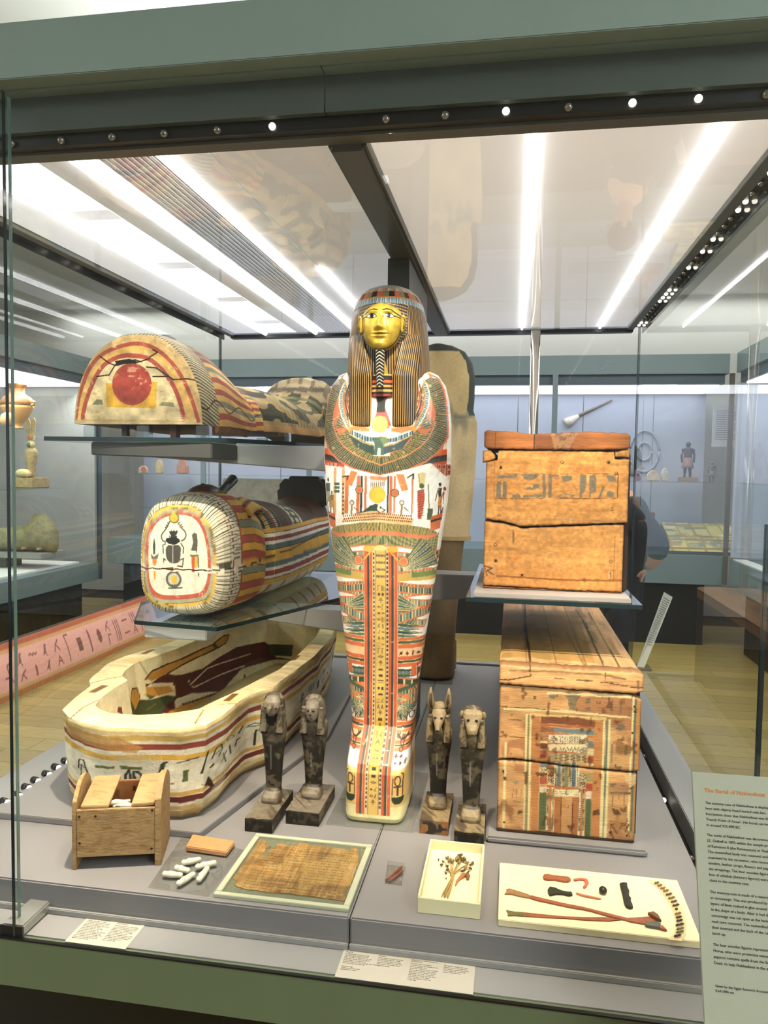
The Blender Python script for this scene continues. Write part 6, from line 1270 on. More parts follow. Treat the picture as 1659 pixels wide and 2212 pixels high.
        headloft('head', [(-.034, .012, -.052, -.01, 2.3), (-.026, .017, -.060, -.005, 2.4), (-.014, .019, -.058, .0, 2.4), (.0, .024, -.046, .0, 2.3), (.014, .030, -.038, .004, 2.3), (.028, .030, -.03, .008, 2.3), (.038, .02, -.014, .01, 2.1), (.042, .004, 0, .004, 2)], cols=pc('8a7656', pale, .34))
        for s in (-1, 1): MB().ell((cx + s * .034 * g, cy - .008, zc + .018), (.008, .009, .014)).build('ear', mat('ear_wood', '766446', .6, mott=.3, mscale=60), t, True)
        MB().ell((cx, cy - .059, zc - .026), (.011, .004, .003)).build('mouth', mat('ear_dark', '33281c', .7), t, True); ex, ez = .013, .012
    for s in (-1, 1): MB().ell((cx + s * ex * g, cy - {'falcon': .0405, 'human': .0475}.get(kind, .040), zc + ez), (.0048, .003, .0028 if kind != 'baboon' else .0045)).build('eye', mat('eye_dark', '1a130d', .4), t, True)
    MB().box((cx - .036 * g, cy - .030, zc - .082), (cx - .014 * g, cy - .018, zc - .076)).box((cx + .014 * g, cy - .030, zc - .082), (cx + .036 * g, cy - .018, zc - .076)).build('lappet_shadow_line', mat('pitch_black', '0c0a08', .45), t)
    return t
figure('falcon_figure', 'blackened wooden falcon-headed figure on a long base, leftmost beside the open trough', -.790, -.702, 2.165, 2.39, 2.315, .345, 'falcon', '6d6353', 3)
figure('human_figure', 'blackened wooden human-headed figure on a base just left of the mummy case', -.681, -.573, 2.238, 2.455, 2.375, .325, 'human', '6f6556', 7)
figure('jackal_figure', 'blackened wooden jackal-headed figure with tall ears right of the mummy case', -.257, -.168, 2.258, 2.47, 2.385, .325, 'jackal', '7d6b4c', 11, '8d5c34')
figure('baboon_figure', 'blackened wooden baboon-headed figure with broad snout nearest the rectangular coffin', -.146, -.057, 2.204, 2.41, 2.31, .345, 'baboon', '7c6d50', 15)

# ================================================================== small finds along the front of the deck
PLW = mat('pale_plain_wood', 'a48458', .7, mott=.22, mscale=14, stretch=(1, 3, 3), bump=.4, bscale=50, grain=22, gcol='8d6a3c')
PLW2 = mat('pink_plain_wood', 'bd8a5a', .7, mott=.2, mscale=24, stretch=(2, 6, 6), bump=.35)
def shabti_box():
    a = math.radians(17); O = np.array([-1.172, 1.86, .4805]); C, S = math.cos(a), math.sin(a); w, d = .228, .165
    t = thing('funerary_box', 'small plain wooden box with rounded end posts and partly open lid at left front', 'box', tuple(O))
    G = lambda x, y, z: (O[0] + x * C - y * S, O[1] + x * S + y * C, O[2] + z)
    def part(nm, fn, m=PLW, bevel=.0015, parent=None):
        b = MB(); fn(b); b.v = [G(*p) for p in b.v]; return b.build(nm, m, parent or t, bevel=bevel)
    part('front_board', lambda b: b.box((.004, 0, .034), (w - .014, .012, .168)))
    part('back_board', lambda b: b.box((.004, d - .012, .034), (w - .014, d, .185)), DARKW if False else mat('box_inner', '8a5a30', .8, mott=.25, mscale=20))
    part('floor_board', lambda b: b.box((.006, .013, .036), (w - .016, d - .013, .046)))
    def post(x0, x1):
        pr = [(0.0, 0), (d * .98, 0), (d * 1.0, .18)] + [(d * .55 + d * .45 * math.cos(q), .18 + .052 * math.sin(q)) for q in np.linspace(.1, PI * .72, 9)] + [(.004, .19), (0, .15)]
        return lambda b: b.prismx(pr, x0, x1)
    part('end_post', post(-.008, .0035)); part('end_post', post(w - .0135, w + .004))
    def lid(x0, x1, tilt):
        return lambda b: b.add([(x0, .006, .169), (x1, .006, .169 - tilt), (x1 + .006, d - .02, .200 - tilt), (x0 + .004, d - .02, .198), (x0, .006, .178), (x1, .006, .178 - tilt), (x1 + .006, d - .02, .209 - tilt), (x0 + .004, d - .02, .207)],
            [(0, 3, 2, 1), (4, 5, 6, 7), (0, 1, 5, 4), (1, 2, 6, 5), (2, 3, 7, 6), (3, 0, 4, 7)])
    part('lid_board', lid(.014, .088, .002)); part('lid_board', lid(.150, w - .016, -.002))
    for x, z in ((.012, .075), (.055, .150), (.012, .150), (w - .02, .16), (w - .022, .05)):
        part('peg_hole', lambda b: b.tube([(x, -.0008, z), (x, .0, z)], .0035, 8), mat('peg_dark', '2a1a0e', .8), 0)
    part('peg_hole', lambda b: b.tube([(.13, d - .0135, .165), (.13, d - .0125, .165)], .004, 8), mat('peg_dark'), 0)
    for i, (x, y, r, L) in enumerate(((.115, .05, .7, .05), (.13, .03, -.2, .055), (.10, .045, .1, .05))):
        def sh(b): b.tube([(x - L / 2 * math.cos(r), y - L / 2 * math.sin(r), .158 + i * .003), (x, y, .162 + i * .003), (x + L / 2 * math.cos(r), y + L / 2 * math.sin(r), .160 + i * .003)], [.005, .0085, .006], 10)
        b = MB(); sh(b); b.v = [G(*p) for p in b.v]; o = b.build('shabti', SHM, None, True); tag(o, 'small pale shabti %s inside the open wooden box' % ('leaning upright', 'lying across', 'half hidden at the left')[i], 'shabti', 'pale shabti figures')
SHM = mat('white_faience', 'd6ceb6', .55, mott=.16, mscale=60, bump=.3, bscale=120)
shabti_box()
sh = tag(MB().prism([atz(320, 1916, .483)[:2], atz(450, 1935, .483)[:2], atz(527, 1836, .483)[:2], atz(398, 1801, .483)[:2]], .4803, .4835).build('acrylic_sheet', ACRYL), 'thin clear acrylic sheet under the wooden block and six white shabtis', 'acrylic sheet')
def plank_():
    q = [atz(*p, .4845)[:2] for p in ((401, 1838), (489, 1851), (508, 1826), (416, 1811))]; n = 40
    b = MB(); b.prism([tuple(p) for p in q], .4838, .4985); o = b.build('wooden_block', PLW2, None, bevel=.0025); return tag(o, 'flat reddish wooden block lying behind the white shabtis', 'wooden block')
plank_()
for i, ((ax, ay), (bx, by), hd, lb) in enumerate((((392, 1865), (434, 1856), 0, 'topmost at left, slanting'), ((422, 1874), (467, 1863), 1, 'at right, largest and whitest'), ((378, 1874), (409, 1882), 0, 'short one in the middle left'), ((351, 1888), (394, 1891), 0, 'leftmost, lying flat'), ((383, 1911), (420, 1887), 0, 'at the bottom, slanting up to the right'), ((428, 1903), (449, 1874), 1, 'at lower right, standing on end in view'))):
    A, B = atz(ax, ay, .492), atz(bx, by, .492); d = B - A; L = np.linalg.norm(d); pts = [A + d * q for q in (0, .06, .13, .2, .28, .4, .55, .7, .82, .9, 1.0)]
    rr = [.004, .0075, .0085, .0072, .0082, .0092, .0085, .0078, .0072, .0078, .005]
    tt = thing('shabti', 'small white mummiform shabti %s on the acrylic sheet' % lb, 'shabti', tuple(A), 'pale shabti figures')
    MB().tube([tuple(p + np.array([0, 0, .0004 * (k % 3)])) for k, p in enumerate(pts)], rr, 14).build('body', SHM, tt, True)
    s_ = np.array([-d[1], d[0], 0]) / L; MB().tube([tuple(A + d * .34 - s_ * .007 + (0, 0, .005)), tuple(A + d * .36 + (0, 0, .0085)), tuple(A + d * .38 + s_ * .007 + (0, 0, .005))], .0026, 6).build('crossed_arms', SHM, tt, True)
# ---------------------------------------------- framed papyrus
def papyrus():
    t = thing('papyrus_frame', 'brown papyrus sheet with lines of script in a pale flat frame', 'framed papyrus', (-.56, 1.97, .4805))
    x0, x1, y0, y1 = -.745, -.383, 1.806, 2.142; FRM = mat('pale_frame', 'b0b298', .5, mott=.05); fw = .016; z = .4804
    for nm, lo, hi in (('frame_rail', (x0, y0, z), (x1, y0 + fw, .490)), ('frame_rail', (x0, y1 - fw, z), (x1, y1, .490)), ('frame_rail', (x0, y0 + fw, z), (x0 + fw, y1 - fw, .490)), ('frame_rail', (x1 - fw, y0 + fw, z), (x1, y1 - fw, .490))): box(nm, lo, hi, FRM, t, .0012)
    box('backing', (x0 + fw, y0 + fw, z), (x1 - fw, y1 - fw, .4825), mat('green_grey_backing', '71735d', .7, mott=.05), t)
    k = .30139; T = lambda p: tuple(atz(320 + p[0] * k, 1790 + p[1] * k, .4845)[:2])
    edge = [(765, 125), (790, 85), (830, 80), (855, 100), (830, 105), (850, 120), (880, 120), (875, 140), (850, 140), (840, 165), (835, 190), (850, 215), (865, 150), (900, 135), (925, 130), (920, 100), (990, 110), (1050, 120), (1080, 100), (1150, 95), (1150, 118), (1230, 120), (1300, 130), (1380, 140), (1450, 150), (1465, 130), (1500, 140), (1510, 200), (1500, 270), (1470, 340), (1450, 400), (1420, 450), (1410, 515), (1370, 515), (1280, 500), (1200, 492), (1100, 478), (1020, 468), (930, 460), (850, 455), (770, 440), (690, 430), (620, 408), (630, 370), (600, 360), (615, 330), (640, 320), (660, 260), (690, 240), (720, 190), (760, 150)]
    E_ = resamp(np.array([T(p) for p in edge + edge[:1]]), 260); j = (vnoise(np.arange(260) * .7, np.zeros(260), 5) - .5) * .006; E_[:, 0] += j; E_[:, 1] += j[::-1]
    cv = Cv(x0, x1, y0, y1, .0009, '936f3f'); cv.noise((12, 90), .16, 5); cv.noise((160, 14), .14, 8); cv.patch((7, 5), .55, 'b08e54', .6, 6); cv.patch((12, 12), .62, '6f4c24', .5, 16); cv.patch((40, 40), .7, 'c2a266', .4, 9)
    ya, yb = T((1000, 125))[1], T((1000, 470))[1]
    for r in range(17):
        yv = ya + (yb - ya) * (r + .5) / 17.5; x = x0 + .06
        while x < x1 - .05:
            w_ = .003 + R.random() * .006
            if R.random() < .80: cv.line([(x, yv + (R.random() - .5) * .003), (x + w_ * .6, yv + (R.random() - .5) * .005)], .0018, '3a2710', .85, raw=True)
            x += w_ + .001
    mk = Cv(x0, x1, y0, y1, .0009, (0, 0, 0)); mk.poly([tuple(p) for p in E_], (255, 255, 255), raw=True)
    nx, ny = 330, 300; X, Y = np.meshgrid(np.linspace(x0 + .02, x1 - .02, nx), np.linspace(y0 + .02, y1 - .02, ny)); inn = mk.get(X, Y)[..., 0] > .5
    Z = .4838 + .0008 * vnoise(X * 60, Y * 60, 2); V = np.stack([X, Y, Z], -1).reshape(-1, 3); F = gridfaces(ny, nx); F = F[inn.ravel()[F].all(1)]; ids, inv = np.unique(F, return_inverse=True)
    mesh_np('papyrus_sheet', V[ids], inv.reshape(F.shape), mat('papyrus', vc=True, rough=.55, mott=.14, mscale=40, bump=.2), t, cv.get(X.ravel()[ids], Y.ravel()[ids]))
    box('glazing', (x0 + fw, y0 + fw, .4865), (x1 - fw, y1 - fw, .4885), PANE, t)
papyrus()
# ---------------------------------------------- reed pieces in a clear dish
dd = thing('clear_dish', 'tiny clear square dish right of the papyrus holding two brown sticks', 'dish', (-.293, 1.998, .4805))
dq = [atz(*p, .481)[:2] for p in ((832, 1908), (868, 1913), (876, 1874), (838, 1868))]
MB().prism([tuple(p) for p in dq], .4803, .4815).build('dish_floor', ACRYL, dd)
for i in range(4):
    a, b_ = dq[i], dq[(i + 1) % 4]; n_ = np.array([b_[1] - a[1], a[0] - b_[0]]); n_ = n_ / np.linalg.norm(n_) * .0016
    MB().prism([tuple(a), tuple(b_), tuple(b_ - n_), tuple(a - n_)], .4816, .494).build('dish_wall', ACRYL, dd)
RED_ = mat('reed_brown', '7d4630', .6, mott=.25, mscale=60)
for (a, b_, r0, lb) in (((834, 1901), (868, 1872), .0032, 'longer upper'), ((840, 1904), (869, 1882), .0038, 'thicker lower')):
    A, B = atz(*a, .4868), atz(*b_, .4868); tag(MB().tube([A, (A + B) / 2 + (0, 0, .0006), B], [r0 * .6, r0, r0 * .9], 8).build('reed_piece', RED_, None, True), '%s brown stick in the clear dish' % lb, 'stick', 'sticks in the dish')
# ---------------------------------------------- cream tray with dried bunch
CREAM = mat('cream_card', 'e3d9ae', .6, mott=.04, mscale=8)
def tray():
    t = thing('cream_tray', 'cream card tray with raised sides holding a dried flower bunch', 'tray', (-.132, 1.99, .4805)); x0, x1, y0, y1, z0, z1 = -.211, -.053, 1.84, 2.14, .4804, .521
    box('tray_base', (x0 + .005, y0 + .005, z0), (x1 - .005, y1 - .005, .4985), CREAM, t)
    for lo, hi in (((x0, y0, z0), (x1, y0 + .0048, z1)), ((x0, y1 - .0048, z0), (x1, y1, z1 + .004)), ((x0, y0 + .005, z0), (x0 + .0048, y1 - .005, z1 + .002)), ((x1 - .0048, y0 + .005, z0), (x1, y1 - .005, z1 + .002))): box('tray_side', lo, hi, CREAM, t, .0012)
    fl = thing('flower_bunch', 'tied bunch of dried brown flowers and stems lying in the cream tray', 'flower bunch', (-.13, 2.0, .4987)); k = .16878; T = lambda p, z=.501: atz(800 + p[0] * k, 1800 + p[1] * k, z)
    ST, PT, PD = mat('dry_stem', 'b08d50', .7, mott=.2), mat('dry_petal', '8d7440', .7, mott=.3, mscale=80), mat('dry_petal_dark', '57431f', .7, mott=.3)
    tie = (1050, 545)
    for i in range(15):
        e0 = (905 + i * 7 + R.randint(-6, 6), 835 - R.randint(0, 70)); top = (930 + i * 25 + R.randint(-20, 20), 430 - abs(i - 8) * -9 - R.randint(0, 150)); zz2 = .5005 + .0012 * (i % 4)
        MB().tube([T(e0, zz2), T((tie[0] + (i - 7) * 2.4, tie[1] + 30), zz2 + .001), T((tie[0] + (i - 7) * 2.2, tie[1] - 30), zz2 + .001), T(top, zz2)], [.0011, .0012, .0012, .0008], 5).build('stem', ST, fl, True)
    for i, (px, py, w_, h_, an, dk) in enumerate(((985, 310, 40, 26, .3, 0), (1010, 340, 44, 30, .8, 0), (1050, 350, 34, 46, 1.4, 0), (1120, 310, 60, 40, 1.2, 0), (1150, 280, 55, 26, .3, 1), (1180, 330, 60, 30, -.6, 1), (1210, 320, 40, 24, -.9, 0), (1240, 370, 46, 22, -.4, 0), (1290, 400, 44, 18, .5, 1), (1310, 380, 26, 30, .2, 1), (1280, 450, 40, 18, -.5, 1), (1190, 480, 55, 18, .2, 1), (1250, 500, 36, 16, .6, 1), (985, 420, 30, 20, .2, 1), (985, 470, 34, 20, .4, 1), (965, 510, 34, 14, -.8, 1), (910, 405, 30, 22, .1, 1), (930, 365, 26, 18, -.7, 1), (873, 338, 14, 20, .1, 1), (970, 580, 16, 12, .2, 0), (1140, 360, 50, 30, 1.2, 0), (1100, 330, 40, 26, 1.7, 0), (1220, 440, 46, 18, .4, 0))):
        c = T((px, py), .5035 + .001 * (i % 3)); u = (T((px + w_ * math.cos(an) * .6, py - w_ * math.sin(an) * .6)) - T((px, py)))[:2]; v = (T((px + h_ * math.sin(an) * .6, py + h_ * math.cos(an) * .6)) - T((px, py)))[:2]
        b = MB(); n = 12; vs = [(c[0], c[1], c[2] + .004)] + [(c[0] + u[0] * math.cos(q) * (1 + .25 * (m_ % 2)) + v[0] * math.sin(q), c[1] + u[1] * math.cos(q) * (1 + .25 * (m_ % 2)) + v[1] * math.sin(q), c[2] - .001 + .003 * (m_ % 2)) for m_, q in enumerate(np.linspace(0, 2 * PI, n, endpoint=False))] + [(c[0], c[1], c[2] - .003)]
        b.add(vs, [(0, 1 + q, 1 + (q + 1) % n) for q in range(n)] + [(n + 1, 1 + (q + 1) % n, 1 + q) for q in range(n)]); b.build('dried_petal', PD if dk else PT, fl, True)
    b = MB(); b.ring = None; MB().tube([T((1025, 540), .5025), T((1050, 545), .5055), T((1072, 552), .5025)], .0022, 6).build('tie', ST, fl, True)
    bd = [T(p, .502) for p in ((1090, 670), (1110, 615), (1150, 575), (1190, 540), (1225, 530))]
    lf = thing('dried_bud', 'single brown curved dried bud beside the flower bunch in the tray', 'dried bud', tuple(bd[2])); MB().tube(bd, [.0015, .003, .0045, .007, .0035], 10).build('bud', mat('bud_brown', 'a3653a', .6, mott=.25, mscale=60), lf, True); MB().tube([T((1240, 510), .503), T((1250, 545), .506), T((1245, 590), .503)], [.003, .006, .003], 8).build('bud_scale', mat('bud_scale_brown', '80502c', .6, mott=.2), lf, True)
tray()
# ---------------------------------------------- cream board with straps and amulets
def amulets():
    bd = tag(box('cream_board', (-.008, 1.822, .4804), (.470, 2.096, .4985), mat('cream_board_paint', 'e6d6ac', .55, mott=.03, mscale=6), None, .0015), 'flat cream board carrying leather straps and amulets at right front', 'board'); zb = .4988; k = .28933; T = lambda p, z=.5: atz(1060 + p[0] * k, 1840 + p[1] * k, z)
    def slab(nm, pts, m, h=.004, label=None, cat=None, group=None, bev=.0012, parent=None, z=zb):
        q = [tuple(T(p, z + h * .5)[:2]) for p in pts]; o = MB().prism(q, z, z + h).build(nm, m, parent, bevel=bev)
        if label: tag(o, label, cat, group)
        return o
    LE, LE2, RP, BK, GY = mat('red_leather', '8f5238', .5, mott=.3, mscale=50), mat('tan_leather', '8d6a44', .55, mott=.25, mscale=50), mat('red_paste', 'c0644a', .6, mott=.3, mscale=70), mat('black_stone', '1d1c17', .4, mott=.3), mat('green_black_stone', '2a2c20', .5, mott=.3)
    s1 = thing('leather_strap', 'long upper red leather strap with a split tan end on the cream board', 'strap', tuple(T((600, 390))), 'leather straps on the cream board')
    slab('strap_band', [(300, 325), (400, 350), (550, 385), (690, 412), (800, 440), (920, 470), (1020, 495), (1180, 485), (1250, 500), (1230, 520), (1160, 545), (1040, 525), (1000, 512), (880, 485), (740, 445), (690, 435), (600, 420), (480, 395), (340, 365), (290, 348)], LE, parent=s1, h=.003)
    slab('strap_end', [(115, 280), (140, 275), (280, 318), (300, 330), (290, 348), (220, 335), (150, 318), (100, 318), (118, 300)], LE2, parent=s1, h=.0035)
    slab('strap_tab', [(1170, 462), (1215, 452), (1250, 475), (1275, 520), (1250, 510), (1200, 480)], mat('dark_leather', '6a4424', .5, mott=.25), parent=s1, h=.008, z=zb + .0032)
    slab('strap_tab', [(1150, 535), (1230, 525), (1270, 540), (1265, 575), (1200, 565), (1155, 555)], mat('grey_leather', '57564c', .5, mott=.25), parent=s1, h=.007); slab('strap_tip', [(1265, 555), (1285, 555), (1318, 590), (1285, 585), (1255, 575)], LE, parent=s1, h=.006)
    s2 = thing('leather_strap', 'long lower red leather strap ending in green-brown tip on the cream board', 'strap', tuple(T((600, 490))), 'leather straps on the cream board')
    slab('strap_band', [(250, 452), (400, 468), (550, 482), (700, 488), (850, 488), (985, 508), (880, 520), (720, 514), (560, 500), (400, 494), (250, 484)], LE, parent=s2, h=.002); slab('strap_end', [(112, 435), (180, 448), (250, 452), (250, 484), (180, 478), (125, 480), (130, 460)], mat('green_leather', '6a6238', .55, mott=.25), parent=s2, h=.003)
    oval = lambda cx, cy, a, b_, n=14: [(cx + a * math.cos(q), cy + b_ * math.sin(q)) for q in np.linspace(0, 2 * PI, n, endpoint=False)]
    slab('leather_tab', [(390, 185), (400, 170), (430, 168), (460, 178), (520, 183), (570, 188), (595, 198), (598, 215), (580, 226), (540, 225), (480, 212), (420, 212), (395, 205)], LE, .005, 'red-brown long leather tab at the top of the cream board', 'leather tab')
    o = thing('red_thread', 'bent strip of red leather beside the red-brown tab', 'leather strip', tuple(T((680, 215)))); slab('strip', [(618, 205), (660, 196), (720, 203), (718, 215), (660, 212), (625, 218)], RP, .004, parent=o); slab('strip', [(700, 212), (722, 206), (732, 232), (715, 260), (695, 274), (688, 262), (705, 240)], RP, .005, parent=o)
    slab('dark_tab', [(425, 285), (440, 263), (480, 270), (530, 292), (570, 300), (605, 302), (612, 325), (580, 330), (540, 320), (490, 318), (440, 328), (428, 310)], GY, .005, 'dark flared leather tab in the middle left of the cream board', 'leather tab')
    slab('thin_strip', [(635, 304), (700, 322), (780, 338), (832, 352), (800, 354), (700, 336), (640, 316)], mat('pale_red_paste', 'b8765a', .6, mott=.3), .004, 'thin pale red pointed strip beside the dark flared tab', 'leather strip')
    c = T((838, 288), .507); tag(MB().ell((c[0], c[1], .5078), (.0105, .0120, .009), 16, 10).build('beetle_amulet', BK, None, True), 'small rounded black beetle amulet alone on the cream board', 'amulet')
    slab('dark_slab', [(962, 240), (985, 235), (1018, 236), (1022, 270), (1035, 295), (1032, 330), (1048, 350), (1045, 370), (1058, 395), (1062, 418), (1040, 424), (1010, 412), (995, 385), (985, 330), (972, 280)], BK, .007, 'upright ragged black slab left of the curved row of amulets', 'amulet')
    row = thing('amulet_mount', 'curved cream mount strip under the row of small amulets', 'mount', tuple(T((1340, 420))))
    outer = [(1178, 212), (1260, 218), (1330, 270), (1390, 350), (1440, 440), (1460, 540), (1455, 620), (1425, 668)]; inner = [(1325, 655), (1375, 610), (1385, 540), (1365, 450), (1325, 370), (1275, 300), (1230, 250), (1190, 232)]
    q = [tuple(T(p, zb + .0006)[:2]) for p in outer + inner]; MB().prism(q, zb, zb + .0012).build('mount_strip', mat('cream_mount', 'd9c08c', .6, mott=.05), row)
    AM = [(1240, 233, 16, 6, 'green'), (1262, 252, 16, 7, 'brown'), (1285, 272, 18, 7, 'red-brown'), (1308, 292, 20, 8, 'brown'), (1330, 318, 22, 8, 'dark brown'), (1350, 345, 24, 8, 'olive'), (1368, 372, 22, 8, 'dark brown'), (1382, 400, 24, 7, 'black'), (1386, 430, 9, 14, 'black'), (1398, 462, 22, 8, 'brown'), (1405, 490, 20, 7, 'black'), (1410, 515, 22, 7, 'black'), (1412, 545, 30, 9, 'black'), (1415, 575, 26, 9, 'olive'), (1412, 600, 26, 8, 'olive'), (1395, 628, 26, 8, 'black')]
    names = ['first from the top', 'second from the top', 'third from the top', 'fourth from the top', 'fifth from the top', 'sixth from the top', 'seventh from the top', 'eighth from the top', 'narrow middle bead', 'tenth from the top', 'eleventh from the top', 'fifth from the bottom', 'fourth from the bottom', 'third from the bottom', 'second from the bottom', 'lowest']
    cm = {'green': '4a5a3a', 'brown': '7a5030', 'red-brown': '8f5a38', 'dark brown': '4f3420', 'olive': '5d5a30', 'black': '24221a'}
    for i, (px, py, a, b_, cc) in enumerate(AM):
        c = T((px, py), .503); ang = -.5 - i * .02; dx = (T((px + a, py - a * .25)) - T((px, py)))[:2]; A = np.array([*(c[:2] - dx), .5035]); B = np.array([*(c[:2] + dx), .5035])
        o = MB().tube([A, A * .75 + B * .25 + (0, 0, .0012), (A + B) / 2, A * .25 + B * .75 + (0, 0, .0012), B], [.0016, .0026, .0020, .0026, .0016], 8).build('amulet', mat('amulet_' + cc.replace('-', '_').replace(' ', '_'), cm[cc], .45, mott=.25, mscale=80), None, True)
        tag(o, 'small %s amulet, %s of the curved row' % (cc, names[i]), 'amulet', 'amulets in the curved row')
amulets()

# ================================================================== printed labels on the ledge and the information panel
CARD = mat('label_card', 'b5afa2', .6, mott=.02); INK = mat('ink', '3d372e', .8, mott=.02); INKO = mat('ink_orange', 'c9761e', .7, mott=.02)
def card(nm, label, x0, x1, y0, y1, cols):
    t = thing(nm, label, 'label', ((x0 + x1) / 2, (y0 + y1) / 2, .4002)); box('card', (x0, y0, .4003), (x1, y1, .4012), CARD, t)
    for x, head, body, s in cols:
        text('heading', head, s * 1.12, (x, y1 - .009, .4013), (0, 0, 0), INK, t, 1.0)
        text('print', body, s, (x, y1 - .009 - .0075 * (head.count('\n') + 1) * s / .0056, .4013), (0, 0, 0), INK, t, 1.18)
card('label_card', 'two-column printed label card at left on the front ledge', -1.088, -.922, 1.677, 1.784, [
 (-1.079, 'Funerary box and shabtis', 'These small figures were\nincluded in Nakhtefmut\'s burial\nto carry out manual labour on\nbehalf of the deceased. There are\n415 shabti figures, one of\nthem was made for each day,\nincluding an overseer to\nmanage the work gang. The figures\nwere made of clay, painted and\nthen quickly mass-produced. They\nwere placed in several painted\nboxes, this one still holding the\nfigures inside the box.', .0052),
 (-.998, 'Wooden figures of the Four\nSons of Horus', 'The Sons of Horus were called\nupon to protect the mummified\norgans of the deceased and are\noften shown on canopic jars\nand coffins. Figures like these\nwere placed in the tomb.\nThe human-headed Imsety, jackal\nheaded Duamutef, baboon Hapy\nand falcon Qebehsenuef stand\nhere on the figures of\nthis wooden set.', .0052)])
card('label_card', 'long four-column printed label card in the middle of the front ledge', -.387, -.060, 1.676, 1.779, [
 (-.380, 'Papyrus', 'A single sheet of papyrus was\nplaced lying on Nakhtefmut\'s\nlegs. Written in black and red ink,\nit contains spells from the Book\nof the Dead, a collection of\nspells to help the dead through the under-\nworld and into the afterlife.\n\nWooden pegs\nThese were found with\nNakhtefmut\'s coffin.', .0050),
 (-.297, 'Flowers', 'Plants were included in burials\nto symbolise rebirth. These\nflowers found with the body\nwere bunched at the neck and\nthe wreath was woven from\ntwigs and leaves.', .0050),
 (-.216, 'Objects from the mummy of\nNakhtefmut', 'Amulets were included in\nmummy wrappings, placed on the\nbody to protect and\nempower. The collection consists\nof a winged scarab, wedjat eyes\nand other small charms made of\nNakhtefmut\'s time. The straps\nare made of leather and lay over\nthe shoulders. The larger\nstrap was placed under the\nwrappings.', .0050),
 (-.135, '', 'Red leather straps like these\nare found on mummies from\nthis period, placed around the\nneck under the outermost\nlayers of the shroud.', .0050)])
def info():
    t = thing('information_panel', 'tall pale green text panel headed The Burial of Nakhtefmut at right', 'text panel', (.56, 1.5, .45))
    P0 = np.array([.385, 1.625, .982]); dn = np.array([0, -.164, -.413]); dn /= np.linalg.norm(dn); nrm = np.cross([1, 0, 0], -dn); LEN = .60; WID = .30
    b = MB(); q = [P0, P0 + (WID, 0, 0), P0 + np.array([WID, 0, 0]) + dn * LEN, P0 + dn * LEN]; back = [p - nrm * .006 for p in q]
    b.add(q + back, [(0, 3, 2, 1), (4, 5, 6, 7), (0, 1, 5, 4), (1, 2, 6, 5), (2, 3, 7, 6), (3, 0, 4, 7)]); b.build('panel', mat('panel_green', '9da08c', .5, mott=.02), t, bevel=.001)
    c = P0 + np.array([WID / 2, 0, 0]) + dn * .44 - nrm * .02; box('panel_stand', (c[0] - .05, c[1] - .0, 0), (c[0] + .05, c[1] + .03, c[2] + .0), DARK, t); box('stand_foot', (c[0] - .14, c[1] - .10, 0), (c[0] + .14, c[1] + .13, .012), DARK, t)
    rot = (math.acos(-dn[2]) * -1 + PI / 2, 0, 0); rot = (math.atan2(-dn[2], -dn[1]), 0, 0)
    def put(nm, body, s, along, m, sp=1.0): p = P0 + np.array([.0235, 0, 0]) + dn * along + nrm * .0004; text(nm, body, s, tuple(p), rot, m, t, sp)
    put('heading', 'The Burial of Nakhtefmut', .0113, .0385, INKO)
    paras = [(.0560, 'The mummy-case of Nakhtefmut is displayed\nhere with objects found buried with him.\nInscriptions show that Nakhtefmut was the\n\u2018Fourth Priest of Amun\u2019. His burial can be dated\nto around 925-890 BC.'),
     (.1170, 'The tomb of Nakhtefmut was discovered by\nJ.E. Quibell in 1895 within the temple precinct\nof Ramesses II (the Ramesseum) at Thebes.\nThe mummified body was removed and\nexamined by the excavator, who recovered\namulets, leather straps, flowers and papyrus from\nthe wrappings. The four wooden figures and\nbox of ushabtis (funerary figures) were found\nclose to the mummy-case.'),
     (.2220, 'The mummy-case is made of a material known\nas cartonnage. This was produced by wrapping\nlayers of linen soaked in glue around a core\nin the shape of a body. After it had dried, the\ncartonnage was cut open at the back and the\nmud core removed. The mummified body was\nthen inserted and the back of the case was\nlaced up.'),
     (.3150, 'The four wooden figures represent the Sons of\nHorus, who were protective minor gods. The\npapyrus contains spells from the Book of the\nDead, to help Nakhtefmut in the afterlife.')]
    for a, s in paras: put('paragraph', s, .00705, a + .0055, INK, 1.49)
    put('credit_line', 'Given by the Egypt Research Account\nE.64.1896 etc', .0062, .391, INK, 1.3)
info()

